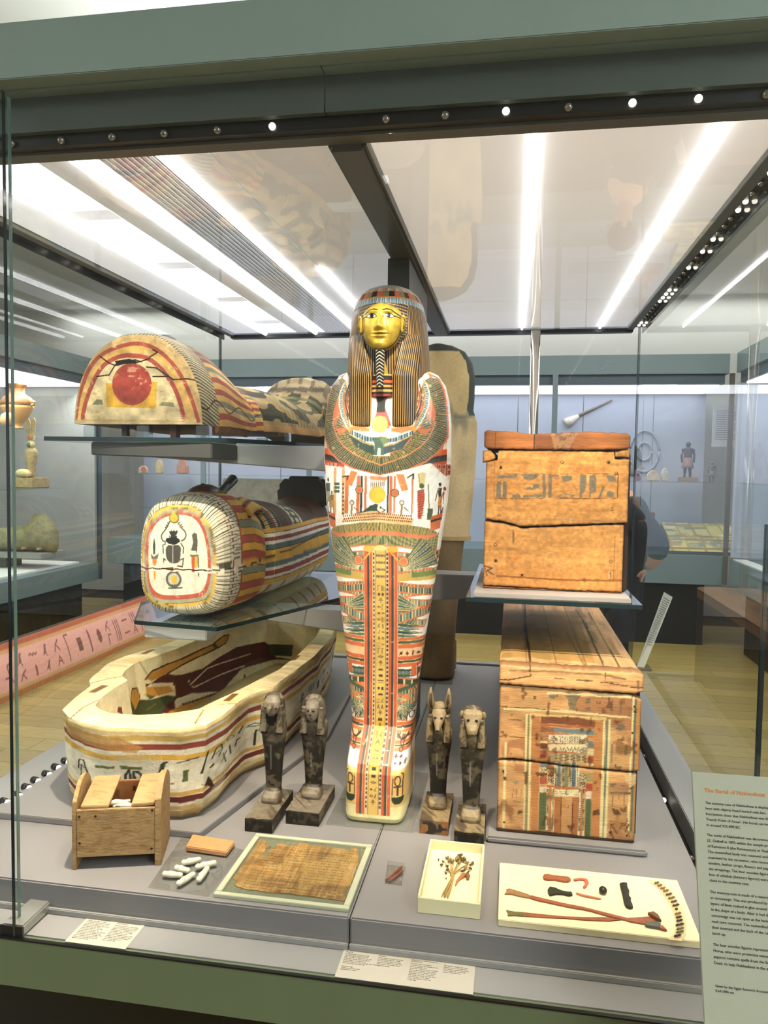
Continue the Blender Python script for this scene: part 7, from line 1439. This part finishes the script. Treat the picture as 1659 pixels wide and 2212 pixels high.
# ================================================================== tall coffin lid standing at the back, seen from behind
def standing():
    t = thing('standing_coffin', 'tall beige anthropoid coffin lid standing behind the mummy case on a clear plate', 'coffin lid', (-.41, 4.05, .49))
    zs = np.concatenate([np.linspace(.49, 1.2, 60), np.linspace(1.21, 2.275, 150)]); th = np.linspace(0, 2 * PI, 160, endpoint=False)
    kz = [.49, .62, .70, .80, 1.0, 1.235, 1.25, 1.4, 1.6, 1.75, 1.86, 1.90, 1.93, 2.0, 2.1, 2.18, 2.24, 2.268, 2.275]
    kh = [.112, .114, .116, .120, .135, .155, .178, .192, .205, .212, .212, .200, .190, .195, .196, .180, .14, .08, .03]
    rings = []
    for z in zs:
        h = np.interp(z, kz, kh); x, y = sup(th, h, .10 if z < 1.88 else .085, 2.5); fo = .06 * np.exp(-((z - .55) / .07) ** 2); rings.append(np.stack([-.41 + x + .01, 4.06 + y + fo * (y > 0), np.full_like(x, z)], 1))
    def cf(V):
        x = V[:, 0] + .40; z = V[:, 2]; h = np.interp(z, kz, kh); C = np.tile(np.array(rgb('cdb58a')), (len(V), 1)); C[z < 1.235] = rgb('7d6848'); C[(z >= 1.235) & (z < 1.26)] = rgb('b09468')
        hd = z > 1.90; ed = hd & ((np.abs(x) > h - .030) | (z > 2.235)); C[hd] = rgb('d6bd8a'); C[ed] = rgb('4b4f4c'); sm = np.clip((vnoise(x * 40 + 3, z * 16, 15) - .45) * 4, 0, 1) * np.clip(1 - np.abs(z - 1.89) / .12, 0, 1); C = C * (1 - .5 * sm[:, None]) + np.array(rgb('46545c')) * .5 * sm[:, None]
        return np.clip(C * (1 + .22 * (vnoise(x * 14, z * 9, 3) - .5))[:, None], 0, 1)
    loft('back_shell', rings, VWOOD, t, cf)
    MB().tube([(-.40, 4.06, 1.243), (-.40, 4.06, 1.258)], .001, 6).build('strap_core', DARKW, t)
    b = MB(); n = 60; x, y = sup(np.linspace(0, 2 * PI, n, endpoint=False), .192, .108, 2.6)
    b.prism([(-.40 + x[i], 4.06 + y[i]) for i in range(n)], 1.236, 1.258).build('waist_band', mat('waist_band', 'b59a6c', .6, mott=.15), t, bevel=.003)
    MB().prismx([(4.14, .486), (4.23, .486), (4.23, .60), (4.20, .66), (4.14, .68)], -.50, -.285).build('foot', mat('beige_foot', 'bfa87e', .6, mott=.15), t, bevel=.012)
    tag(box('acrylic_plate', (-.62, 3.9, .4803), (-.285, 4.28, .4855), ACRYL, None, .001), 'clear acrylic plate under the standing beige coffin lid at the back', 'plate')
standing()

# ================================================================== cases across the gallery
BACKP = mat('back_board_blue', 'aab0c0', .7, mott=.06, mscale=2); CGREY = mat('case_paint_far', '66777c', .5, mott=.05, mscale=2); CDARK = mat('case_recess_far', '3d4c58', .5, mott=.05)
LIT = glow('far_light_panel', 'f4f5fa', 2.4); LITD = glow('far_light_panel_dim', 'efece6', 2.6)
def farcase(label, x0, x1, y0, y1, face, zb0, zb1, backm, shelves, sides=(), n_seams=(), lit=LIT):
    """face '-y': glass faces the viewer at y0; '+x' / '-x': glass on x1 / x0"""
    t = thing('gallery_case', label, 'display case', ((x0 + x1) / 2, (y0 + y1) / 2, 0))
    box('plinth', (x0 + .12, y0 + .12, 0), (x1 - .12, y1 - .12, zb0), BLACK, t); box('base', (x0, y0, zb0), (x1, y1, zb1), CGREY, t, .003)
    box('header', (x0, y0, 2.53), (x1, y1, 2.71), CGREY, t, .003); box('recess', (x0 + .03, y0 + .03, 2.44), (x1 - .03, y1 - .03, 2.529), CDARK, t)
    box('light_panel', (x0 + .06, y0 + .10, 2.425), (x1 - .06, y1 - .10, 2.4395), lit, t)
    if face == '-y':
        box('glass_pane', (x0 + .01, y0 + .02, zb1), (x1 - .01, y0 + .03, 2.44), PANEB, t); xs = [x0] + list(n_seams) + [x1]
        for a, b in zip(xs, xs[1:]): box('back_panel', (a + .004, y1 - .05, zb1), (b - .004, y1 - .03, 2.425), backm, t)
    else:
        xf, xb = (x1, x0) if face == '+x' else (x0, x1); s = 1 if face == '+x' else -1
        box('glass_pane', (min(xf, xf - s * .03) + .01, y0, zb1), (max(xf, xf - s * .03) - .01, y1, 2.44), PANEB, t); ys = [y0] + list(n_seams) + [y1]
        for a, b in zip(ys, ys[1:]): box('back_panel', (min(xb + s * .03, xb + s * .05), a + .004, zb1), (max(xb + s * .03, xb + s * .05), b - .004, 2.425), backm, t)
    for lo, hi, m in sides: box('end_panel', lo, hi, m, t)
    for lo, hi in shelves:
        s = thing('glass_shelf', 'plain glass shelf inside the wall case at (%s)' % 'x', 'shelf', lo) if False else box('glass_shelf', lo, hi, SHELFG, t)
    return t
Z1 = .86
bc = farcase('long pale wall case with blue-grey back boards across the gallery', -4.2, 1.93, 7.3, 8.15, '-y', .59, Z1, BACKP, [((-4.0, 7.5, 1.53), (-1.9, 7.95, 1.54)), ((-1.2, 7.5, 1.53), (1.88, 7.95, 1.54)), ((-3.9, 7.45, 1.17), (-1.3, 7.95, 1.18)), ((.5, 7.55, 1.17), (1.25, 7.95, 1.18))], n_seams=(-3.4, -2.55, -1.75, -.95, .05, .72, 1.42))
for x in (-3.12, -2.0, .385): box('case_post', (x - .025, 7.275, Z1), (x + .025, 7.299, 2.53), CGREY, bc)
box('case_mullion', (1.93, 7.27, .6), (1.97, 7.299, 2.53), mat('bronze_mullion', '4d4434', .4, mott=.2), bc)
rc_ = farcase('wall case with white base tray running forward at far right', 1.975, 2.75, 2.6, 7.25, '-x', .59, .84, BACKP, [((2.02, 3.0, 1.53), (2.5, 7.2, 1.54))], n_seams=(4.2, 5.8))
box('end_panel', (1.98, 7.2, .86), (2.70, 7.24, 2.425), BACKP, rc_); box('base_tray_rim', (1.99, 2.7, .841), (2.10, 7.19, .85), WHITE, rc_)
lc_ = farcase('wall case at far left holding a painted vase', -5.35, -4.27, 2.6, 7.25, '+x', .42, .60, mat('grey_back_board', '8e9190', .7, mott=.06, mscale=2), [((-4.95, 5.2, 1.935), (-4.47, 6.55, 1.945)), ((-4.85, 5.4, 1.385), (-4.36, 6.75, 1.395))], n_seams=(4.3, 6.2), lit=LITD)
box('end_panel', (-5.30, 7.2, .60), (-4.28, 7.24, 2.425), mat('grey_back_board'), lc_); box('base_tray', (-5.2, 3.0, .601), (-4.40, 7.1, .62), WHITE, lc_); box('corner_post', (-4.29, 7.25, .42), (-4.25, 7.29, 2.53), CDARK, lc_)

def added_case_fill(x, y, z, sx, sy, p):  # extra unseen lamp, added to brighten the objects in the left case
    area('added_case_fill', (x, y, z), sx, sy, p, (1, .97, .9), (0, -.5, 0))
added_case_fill(-4.42, 6.3, 2.40, .15, 1.6, 22)
def vase():
    c = aty(38, 925, 6.35); x, y = c[0], 6.35; z0 = 1.9455; h = aty(38, 830, 6.35)[2] - z0; t = thing('painted_vase', 'two-handled orange vase with painted shoulder band on the upper left shelf', 'vase', (x, y, z0)); r = .145
    CL, CP = mat('vase_clay', 'cf9a54', .5, mott=.12), mat('vase_band', '8d6034', .5, mott=.45, mscale=70)
    pr = [(.35, 0), (.33, .04), (.2, .07), (.35, .13), (.72, .3), (.95, .45), (1.0, .52)]; MB().lathe([(a * r, z0 + b * h) for a, b in pr], (x, y), 32).build('vase_body', CL, t, True)
    MB().lathe([(a * r, z0 + b * h) for a, b in [(1.0, .52), (.98, .60), (.85, .70), (.52, .77), (.44, .82), (.46, .92), (.6, .97), (.62, 1.0), (.5, 1.0)]], (x, y), 32).build('painted_shoulder', CP, t, True)
    MB().lathe([(1.005 * r, z0 + .52 * h), (1.01 * r, z0 + .55 * h)], (x, y), 32).build('dark_line', mat('vase_line', '4a3220', .5), t, True)
    for s in (-1, 1): MB().tube([(x + s * r * .95, y, z0 + .53 * h), (x + s * r * 1.18, y, z0 + .55 * h), (x + s * r * 1.25, y, z0 + .60 * h), (x + s * r * 1.1, y, z0 + .62 * h)], .012, 8).build('handle', CL, t, True)
    x2 = aty(16, 905, 6.0)[0]; tag(MB().lathe([(.02, 1.9455), (.05, 1.96), (.062, 2.0), (.05, 2.05), (.02, 2.07)], (x2, 6.0), 20).build('small_jar', mat('pale_clay', 'd9b27a', .6, mott=.12), None, True), 'small round pale jar beside the orange vase', 'jar')
vase()
def osiris():
    y = 6.5; zb = 1.3955; x = aty(66, 1050, y)[0]; zt = aty(66, 902, y)[2]; H = zt - zb; t = thing('plumed_figure', 'cream painted mummiform figure with tall plumes on a wooden base, left shelf', 'figurine', (x, y, zb)); CR = mat('cream_gesso', 'd8c690', .6, mott=.35, mscale=24); CR2 = mat('brown_gesso', 'b09a6a', .6, mott=.5, mscale=30)
    box('figure_base', (x - .105, y - .13, zb), (x + .105, y + .15, zb + .14 * H), CR2, t, .006)
    b = MB(); b.lathe([(.012, 0), (.05, .02), (.055, .05), (.03, .08), (.012, .085)], (0, 0), 16); b.v = [(x - .02 + p[0] * 1.5, y - .08 + p[1], zb + .14 * H + p[2]) for p in b.v]; b.build('small_bird', CR, t, True)
    pr = [(.032, .14), (.034, .2), (.04, .3), (.056, .42), (.060, .50), (.052, .54), (.03, .57)]; MB().lathe([(a, zb + z * H) for a, z in pr], (x + .01, y), 24).build('figure_body', CR2, t, True)
    MB().ell((x + .01, y - .005, zb + .615 * H), (.04, .04, .055 * H), 18, 12).build('figure_head', CR, t, True); MB().ell((x + .01, y - .032, zb + .61 * H), (.022, .02, .04 * H), 14, 10).build('figure_face', mat('olive_face', '6d6a40', .5), t, True)
    for s in (-1, 1): MB().prismy([(x + .01 + s * .003, zb + .68 * H), (x + .01 + s * .045, zb + .68 * H), (x + .01 + s * .052, zb + .95 * H), (x + .01 + s * .04, zb + H), (x + .01 + s * .02, zb + .985 * H), (x + .01 + s * .003, zb + .93 * H)], y - .006, y + .006).build('plume', CR, t, bevel=.003)
    MB().ell((x + .01, y - .012, zb + .72 * H), (.026, .012, .026)).build('sun_disc', mat('orange_disc', 'd28a4a', .5), t, True)
osiris()
def small_coffin():
    y = 6.6; p = aty(60, 1165, y); t = thing('mummy_model', 'small mummy-shaped case lying on a grey stand, low in the left case', 'mummy case', (p[0], y, .80)); VM = mat('green_cartonnage', '8d8660', .6, mott=.5, mscale=16)
    zl, zt = aty(60, 1190, y)[2], aty(100, 1110, y)[2]; xe = aty(120, 1150, y)[0]; rg = []; th = np.linspace(0, 2 * PI, 30, endpoint=False)
    for q, rz, rw in ((0, .3, .3), (.03, .75, .7), (.1, 1.0, .85), (.18, 1.0, .8), (.24, .72, .8), (.4, .62, .95), (.7, .56, .8), (.9, .55, .6), (1.0, .7, .55), (1.04, .3, .3)):
        xx = xe - q * 1.15; h = (zt - zl) * .5 * rz; rg.append([(xx, y + .16 * rw * math.cos(a), zl + h + h * math.sin(a)) for a in th])
    loft('case_shell', rg, VM, t); 
    b = MB(); [b.box((xe - .10 - k * .16, y - .15, zl + .03 + .0), (xe - .09 - k * .16, y + .15, zl + .05)) for k in range(2)]; b.build('painted_band', mat('band_pale', 'c2b48a', .6), t)
    box('stand_top', (xe - 1.15, y - .2, zl - .05), (xe - .02, y + .2, zl - .001), mat('stand_grey', '8f928c', .6), t, .004); box('stand_leg', (xe - .6, y - .12, .6205), (xe - .45, y + .12, zl - .051), mat('stand_dark', '4f524d', .6), t)
small_coffin()
# figures and stones on the right-hand shelf
def statue(px, py0, py1, y, label, kilt, skin, base):
    zb = 1.5403; x = aty(px, py0, y)[0]; H = aty(px, py1, y)[2] - zb; t = thing('standing_figure', label, 'figurine', (x, y, zb)); S = mat('wood_' + skin, skin, .5, mott=.25, mscale=30); K = mat('kilt_' + kilt, kilt, .6, mott=.25, mscale=30); bh = .11 * H if base else .02 * H
    if base: box('figure_base', (x - .075 * H / .4, y - .10, zb), (x + .085 * H / .4, y + .08, zb + bh), mat('base_' + base, base, .6, mott=.2), t, .003)
    u = H - bh; f = lambda q: zb + bh + q * u
    for s in (-1, 1):
        MB().tube([(x + s * .022 * u / .36, y - s * .02, f(0)), (x + s * .022 * u / .36, y - s * .015, f(.14)), (x + s * .02 * u / .36, y, f(.34))], [.012 * u / .36, .015 * u / .36, .02 * u / .36], 10).build('leg', S, t, True); MB().tube([(x + s * .05 * u / .36, y, f(.80)), (x + s * .062 * u / .36, y, f(.62)), (x + s * .058 * u / .36, y - .005, f(.42))], [.014 * u / .36, .012 * u / .36, .009 * u / .36], 8).build('arm', S, t, True)
    MB().lathe([(.04 * u / .36, f(.55)), (.038 * u / .36, f(.60)), (.052 * u / .36, f(.78)), (.045 * u / .36, f(.83)), (.016 * u / .36, f(.85)), (.015 * u / .36, f(.88))], (x, y), 18).build('torso', S, t, True)
    MB().lathe([(.062 * u / .36, f(.26)), (.055 * u / .36, f(.35)), (.042 * u / .36, f(.56))], (x, y), 18).build('kilt', K, t, True); MB().ell((x, y, f(.93)), (.026 * u / .36, .028 * u / .36, .075 * u), 16, 10).build('head', S, t, True)
statue(1484, 1045, 955, 7.62, 'dark standing man figure in a pale kilt on a block base, far shelf', '8a6a62', '3a2f2c', '9a7a62')
statue(1537, 1042, 998, 7.62, 'small thin grey standing figure on the far shelf', '77736c', '6a6660', None)
def rock(px, py0, py1, wpx, y, label, col, cat='stone fragment', nm='stone_fragment', z0=1.5403):
    x = aty(px, py0, y)[0]; H = aty(px, py1, y)[2] - z0; w = abs(aty(px + wpx, py0, y)[0] - x) / 2; b = MB(); pts = [(x - w, z0), (x + w, z0), (x + w * .9, z0 + H * .55), (x + w * .3, z0 + H), (x - w * .4, z0 + H * .95), (x - w * .95, z0 + H * .6)]
    return tag(b.prismy(pts, y - .04, y + .04).build(nm, mat('stone_' + col, col, .8, mott=.3, mscale=20, bump=.4), None, bevel=.008), label, cat)
rock(1410, 1043, 1015, 26, 7.65, 'pale carved stone fragment left of the dark standing man', 'd8bfa6'); rock(1435, 1045, 1010, 14, 7.65, 'small cream seated figure fragment beside the dark standing man', 'c9c4b0', 'figurine', 'seated_figure'); rock(1376, 1043, 1022, 14, 7.65, 'small maroon square tile at the left end of the far right shelf', '6a3040', 'tile', 'square_tile')
for i, (px, w, c, nmx, lb) in enumerate(((310, 16, 'c9b9a0', 'square_tile', 'pale tile with a red disc on the far left shelf'), (395, 22, 'c08a76', 'stela', 'pink upright stela on the far left shelf'), (345, 12, 'c9b98a', 'stone_piece', 'narrow yellow upright stone piece on the far left shelf'))):
    o = rock(px, 1025, 992 if i else 1006, w, 7.7, lb, c, 'stone piece', nmx)
x_, = [aty(310, 1014, 7.655)[0]]; MB().tube([(x_, 7.656, 1.585), (x_, 7.652, 1.585)], .03, 16).build('red_disc', mat('red_disc_far', 'c0604a', .6), bpy.data.objects['square_tile.001'] if 'square_tile.001' in bpy.data.objects else None)
def pot(px, y, z, label, c='b06a4a'):
    x = aty(px, 1100, y)[0]; t = thing('clay_lamp', label, 'pot', (x, y, z)); MB().lathe([(.04, z), (.085, z + .03), (.09, z + .05), (.05, z + .075), (.02, z + .09), (.018, z + .13), (.03, z + .15)], (x, y), 18).build('pot_body', mat('terracotta', c, .7, mott=.2), t, True); return x
x = pot(1378, 7.75, 1.235, 'terracotta pot with narrow neck on its block, far shelf right of the chest'); box('pot_stand', (x - .14, 7.62, 1.1805), (x + .14, 7.86, 1.2345), mat('brown_block', '7a4a3a', .7, mott=.2), bpy.data.objects['clay_lamp'])
xa, xb = aty(492, 1080, 7.75)[0], aty(640, 1080, 7.75)[0]; tag(MB().box((xa, 7.6, 1.1805), (xb, 7.85, 1.50)).build('stone_block', mat('grey_granite', '8d8878', .8, mott=.4, mscale=9, bump=.3), None, bevel=.01), 'grey mottled stone block on the far shelf behind the striped coffin', 'stone block')
def reflected_text():  # glass reflection of a text panel, built as a solid panel
    A, B, Cc, D = atz(1376, 1440, .02), atz(1392, 1442, .02), aty(1453, 1290, 6.85), aty(1435, 1279, 6.85); t = thing('reflected_text_strip', 'slanting narrow strip of reflected text built as a floor panel behind the long coffin', 'text panel', tuple(A)); n_ = np.array([0, .02, -.004]); q = [A, B, Cc, D]
    b = MB(); b.add(q + [p + n_ for p in q], [(0, 1, 2, 3), (4, 7, 6, 5), (0, 4, 5, 1), (1, 5, 6, 2), (2, 6, 7, 3), (3, 7, 4, 0)]); b.build('panel', mat('far_sheet_grey', 'b9b9ae', .6), t)
    b = MB()
    for k in range(22):
        u = .3 + k * .03; l, r = A + (D - A) * u, B + (Cc - B) * u; w = (D - A) * .007; f = np.array([0, -.002, 0]); b.add([l * .88 + r * .12 + f, l * .15 + r * .85 + f, l * .15 + r * .85 + w + f, l * .88 + r * .12 + w + f], [(0, 1, 2, 3)])
    b.build('print_lines', mat('far_ink2', '77776c', .8), t); box('stand_foot', (min(A[0], B[0]) - .05, A[1] - .06, 0), (max(A[0], B[0]) + .05, A[1] + .1, .02), DARK, t)
reflected_text()
# necklace on the back boards, fan on the back boards, text sheet
def necklace():
    c = aty(1392, 975, 8.086); t = thing('bead_collar', 'pale bead collar in rings pinned to the far back boards', 'necklace', (c[0], 8.08, c[2]))
    for r, rx in ((.07, .09), (.145, .21)): MB().tube([(c[0] + r * math.cos(a), 8.085, c[2] + rx * math.sin(a)) for a in np.linspace(0, 2 * PI, 40)], .012, 6).build('bead_string', mat('bead_grey', '9aa6ae', .5, mott=.4, mscale=60), t, True)
    MB().ell((c[0] - .11, 8.085, c[2] - .2), (.06, .012, .05)).build('pendant', mat('pendant_grey', '7d868c', .5), t, True)
necklace()
def brush():
    A, B, C_ = aty(1222, 915, 8.086), aty(1250, 898, 8.086), aty(1322, 864, 8.086); t = thing('palm_brush', 'long thin brush with white flared bristles hung slanting on the far back boards', 'brush', tuple(A)); MB().tube([tuple(B), tuple((B + C_) / 2), tuple(C_)], [.016, .012, .008], 8).build('brush_handle', mat('brush_handle', '8d8078', .6, mott=.2), t, True); MB().tube([tuple(A), tuple(A * .6 + B * .4), tuple(B)], [.055, .045, .018], 10).build('bristles', mat('bristle_white', 'd9cfc4', .7, mott=.2), t, True)
brush()
p, q = aty(1542, 875, 8.07), aty(1594, 965, 8.07); ts = thing('text_sheet', 'pale printed text sheet mounted on the far right back boards', 'text panel', (p[0], 8.07, q[2])); box('sheet', (p[0], 8.090, q[2]), (q[0], 8.1004, p[2]), mat('far_sheet', 'd9dadb', .6), ts)
b = MB(); [b.box((p[0] + .03, 8.0885, p[2] - .06 - k * .022), (p[0] + .03 + (.19 if k % 5 else .13), 8.0895, p[2] - .053 - k * .022)) for k in range(14)]; o = b.build('print_lines', mat('far_ink', '8a8c90', .8), ts)
# two painted boards lying in the far case
def painted_board(label, pxs, y0, y1, z, seed):
    x0, x1 = pxs; t = thing('painted_board', label, 'painted board', ((x0 + x1) / 2, y0, z)); cv = Cv(x0, x1, y0, y1, .012, 'd2bf76'); rs = random.Random(seed)
    for k in range(26): a = x0 + rs.random() * (x1 - x0); c = y0 + rs.random() * (y1 - y0); cv.poly([(a, c), (a + .05 + rs.random() * .12, c), (a + .05 + rs.random() * .1, c + .06), (a, c + .06)], rs.choice(['8a8f72', 'b0905c', 'ddd2a2', 'a8a070', '858a7c']))
    for yv in (y0 + .04, y1 - .05): cv.line([(x0, yv), (x1, yv)], .02, '8d7a44')
    for k in range(7): cv.line([(x0 + k * (x1 - x0) / 6, y0), (x0 + k * (x1 - x0) / 6, y1)], .016, '9c8a50')
    nx, ny = 110, 34; X, Y = np.meshgrid(np.linspace(x0, x1, nx), np.linspace(y0, y1, ny)); Zt = z + .03 + .12 * (Y - y0) / (y1 - y0) + .006 * vnoise(X * 8, Y * 8, seed); mesh_np('painted_face', np.stack([X, Y, Zt], -1).reshape(-1, 3), gridfaces(ny, nx), VWOOD, t, cv.get(X.ravel(), Y.ravel()))
    MB().prismx([(y0, z), (y1, z), (y1, z + .145), (y0, z + .027)], x0 + .002, x1 - .002).build('board_core', DARKW, t)
painted_board('upper yellow painted coffin board lying in the far right case', (aty(1440, 1160, 7.7)[0], aty(1655, 1160, 7.7)[0] - .1), 7.62, 8.02, .965, 3)
painted_board('lower yellow painted coffin board nearest the glass in the far right case', (aty(1415, 1190, 7.4)[0], aty(1659, 1190, 7.4)[0] - .1), 7.36, 7.58, .8605, 8)
box('board_shelf', (1.0, 7.6, Z1 + .0005), (1.88, 8.08, .9645), mat('board_shelf', 'b5bac0', .6), bc)
# pink reflection in the left glass, built as a solid board with hieroglyphs along it
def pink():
    x = -3.35; t = thing('reflected_coffin_board', 'long pink reflection of a coffin board with orange edges, built solid on the floor at left', 'coffin board', (x, 5.4, 0)); T = lambda px, py: tuple(atx(px, py, x)[1:])
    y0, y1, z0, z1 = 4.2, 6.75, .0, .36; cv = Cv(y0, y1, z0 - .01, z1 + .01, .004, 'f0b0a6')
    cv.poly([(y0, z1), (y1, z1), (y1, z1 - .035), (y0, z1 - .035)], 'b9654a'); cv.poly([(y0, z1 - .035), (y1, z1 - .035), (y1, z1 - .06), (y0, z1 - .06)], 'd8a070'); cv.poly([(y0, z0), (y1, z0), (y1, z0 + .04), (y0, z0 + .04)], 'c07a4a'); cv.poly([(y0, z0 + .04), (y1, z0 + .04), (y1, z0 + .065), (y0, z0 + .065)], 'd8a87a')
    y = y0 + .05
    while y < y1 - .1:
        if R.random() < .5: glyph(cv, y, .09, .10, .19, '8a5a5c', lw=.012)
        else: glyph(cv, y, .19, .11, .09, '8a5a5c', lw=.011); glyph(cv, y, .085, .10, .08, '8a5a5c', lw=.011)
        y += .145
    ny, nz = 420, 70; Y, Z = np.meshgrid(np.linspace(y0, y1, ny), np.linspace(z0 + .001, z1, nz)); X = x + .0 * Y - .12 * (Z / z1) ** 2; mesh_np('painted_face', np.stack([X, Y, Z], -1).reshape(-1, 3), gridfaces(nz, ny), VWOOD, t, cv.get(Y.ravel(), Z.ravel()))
    b = MB(); b.add([(x - .05, y0, 0), (x - .05, y1, 0), (x - .18, y1, z1 - .002), (x - .18, y0, z1 - .002), (x - .004, y0, 0), (x - .004, y1, 0), (x - .125, y1, z1 - .002), (x - .125, y0, z1 - .002)], [(0, 1, 2, 3), (4, 5, 6, 7), (0, 1, 5, 4), (1, 2, 6, 5), (2, 3, 7, 6), (3, 0, 4, 7)]); b.build('board_core', DARKW, t)
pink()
# visitor in a dark coat behind the case, seen past the chest: mostly hidden by it
def visitor():
    V_ = mat('navy_coat', '10151d', .75, mott=.2, mscale=12); SK = mat('skin', 'b98a70', .6, mott=.05); HR = mat('dark_hair', '1d1712', .6); TR = mat('dark_trousers', '191b20', .8)
    fx, fy = .70, 4.98; t = thing('person', 'person in a dark navy coat behind the chest, elbow bent, facing left', 'person', (fx, fy, 0))
    def skin(nm, pts, edges, m, root=0):
        me = bpy.data.meshes.new(nm); me.from_pydata([p[:3] for p in pts], edges, []); o = link(nm, me, m, t); md = o.modifiers.new('skin', 'SKIN'); md.use_smooth_shade = True
        for i, p in enumerate(pts): v = me.skin_vertices[0].data[i]; v.radius = (p[3], p[4] if len(p) > 4 else p[3]); v.use_root = (i == root)
        s = o.modifiers.new('sub', 'SUBSURF'); s.levels = 2; s.render_levels = 2; return o
    X, Y = fx, fy
    pts = [(X, Y, .95, .13, .17), (X - .01, Y, 1.15, .125, .165), (X - .01, Y, 1.32, .12, .18), (X - .02, Y, 1.43, .08, .12), (X - .035, Y, 1.50, .052), (X - .05, Y, 1.58, .058), (X - .055, Y, 1.67, .07, .075),
      (X + .02, Y - .19, 1.40, .065), (X + .10, Y - .24, 1.28, .058), (X + .20, Y - .25, 1.18, .052), (X + .17, Y - .22, 1.08, .042), (X + .13, Y - .20, 1.02, .034),
      (X, Y + .19, 1.40, .065), (X + .02, Y + .24, 1.16, .052), (X - .10, Y + .2, .98, .036),
      (X, Y - .09, .86, .095), (X, Y - .10, .5, .066), (X, Y - .10, .10, .042), (X - .13, Y - .10, .045, .038), (X, Y + .09, .86, .095), (X, Y + .10, .5, .066), (X, Y + .10, .10, .042), (X - .13, Y + .10, .045, .038)]
    ed = [(0, 1), (1, 2), (2, 3), (3, 4), (4, 5), (5, 6), (3, 7), (7, 8), (8, 9), (9, 10), (10, 11), (3, 12), (12, 13), (13, 14), (0, 15), (15, 16), (16, 17), (17, 18), (0, 19), (19, 20), (20, 21), (21, 22)]
    skin('body', pts, ed, SK)
    cp = [(p[0], p[1], p[2], p[3] + .022, (p[4] if len(p) > 4 else p[3]) + .026) for p in pts[:4]] + [(p[0], p[1], p[2], p[3] + .026) for p in pts[7:11]] + [(p[0], p[1], p[2], p[3] + .026) for p in pts[12:14]] + [(X, Y, .72, .17, .20)]
    skin('coat', cp, [(0, 1), (1, 2), (2, 3), (3, 4), (4, 5), (5, 6), (6, 7), (3, 8), (8, 9), (0, 10)], V_)
    for s in (-1, 1): skin('trouser_leg', [(X, Y + s * .095, .84, .112), (X, Y + s * .10, .5, .085), (X, Y + s * .10, .10, .065)], [(0, 1), (1, 2)], TR); skin('shoe', [(X + .04, Y + s * .10, .05, .045), (X - .08, Y + s * .10, .045, .045), (X - .17, Y + s * .10, .035, .034)], [(0, 1), (1, 2)], mat('black_shoe', '0e0d0d', .4))
    MB().ell((X - .05, Y, 1.705), (.094, .085, .095), 20, 14).build('hair', HR, t, True); MB().tube([(X - .13, Y, 1.665), (X - .15, Y, 1.645), (X - .128, Y, 1.635)], [.012, .016, .008], 8).build('nose', SK, t, True)
    for s in (-1, 1): MB().ell((X - .118, Y + s * .03, 1.668), (.008, .012, .007)).build('eye', HR, t, True); MB().ell((X - .05, Y + s * .082, 1.655), (.016, .012, .028)).build('ear', SK, t, True)
    MB().ell((X - .122, Y, 1.60), (.008, .022, .006)).build('mouth', mat('lips', '8d5248', .5), t, True)
    hx, hy, hz = pts[11][:3]
    for k, (dx, L) in enumerate(((-.022, .070), (-.007, .080), (.008, .076), (.022, .060))): skin('finger', [(hx - .01, hy + dx, hz - .01, .012), (hx - .03, hy + dx, hz - L * .6, .0095), (hx - .035, hy + dx * .9, hz - L, .0085)], [(0, 1), (1, 2)], SK)
    skin('thumb', [(hx - .01, hy - .03, hz + .0, .012), (hx - .045, hy - .035, hz - .02, .0095), (hx - .06, hy - .03, hz - .045, .0085)], [(0, 1), (1, 2)], SK)
visitor()
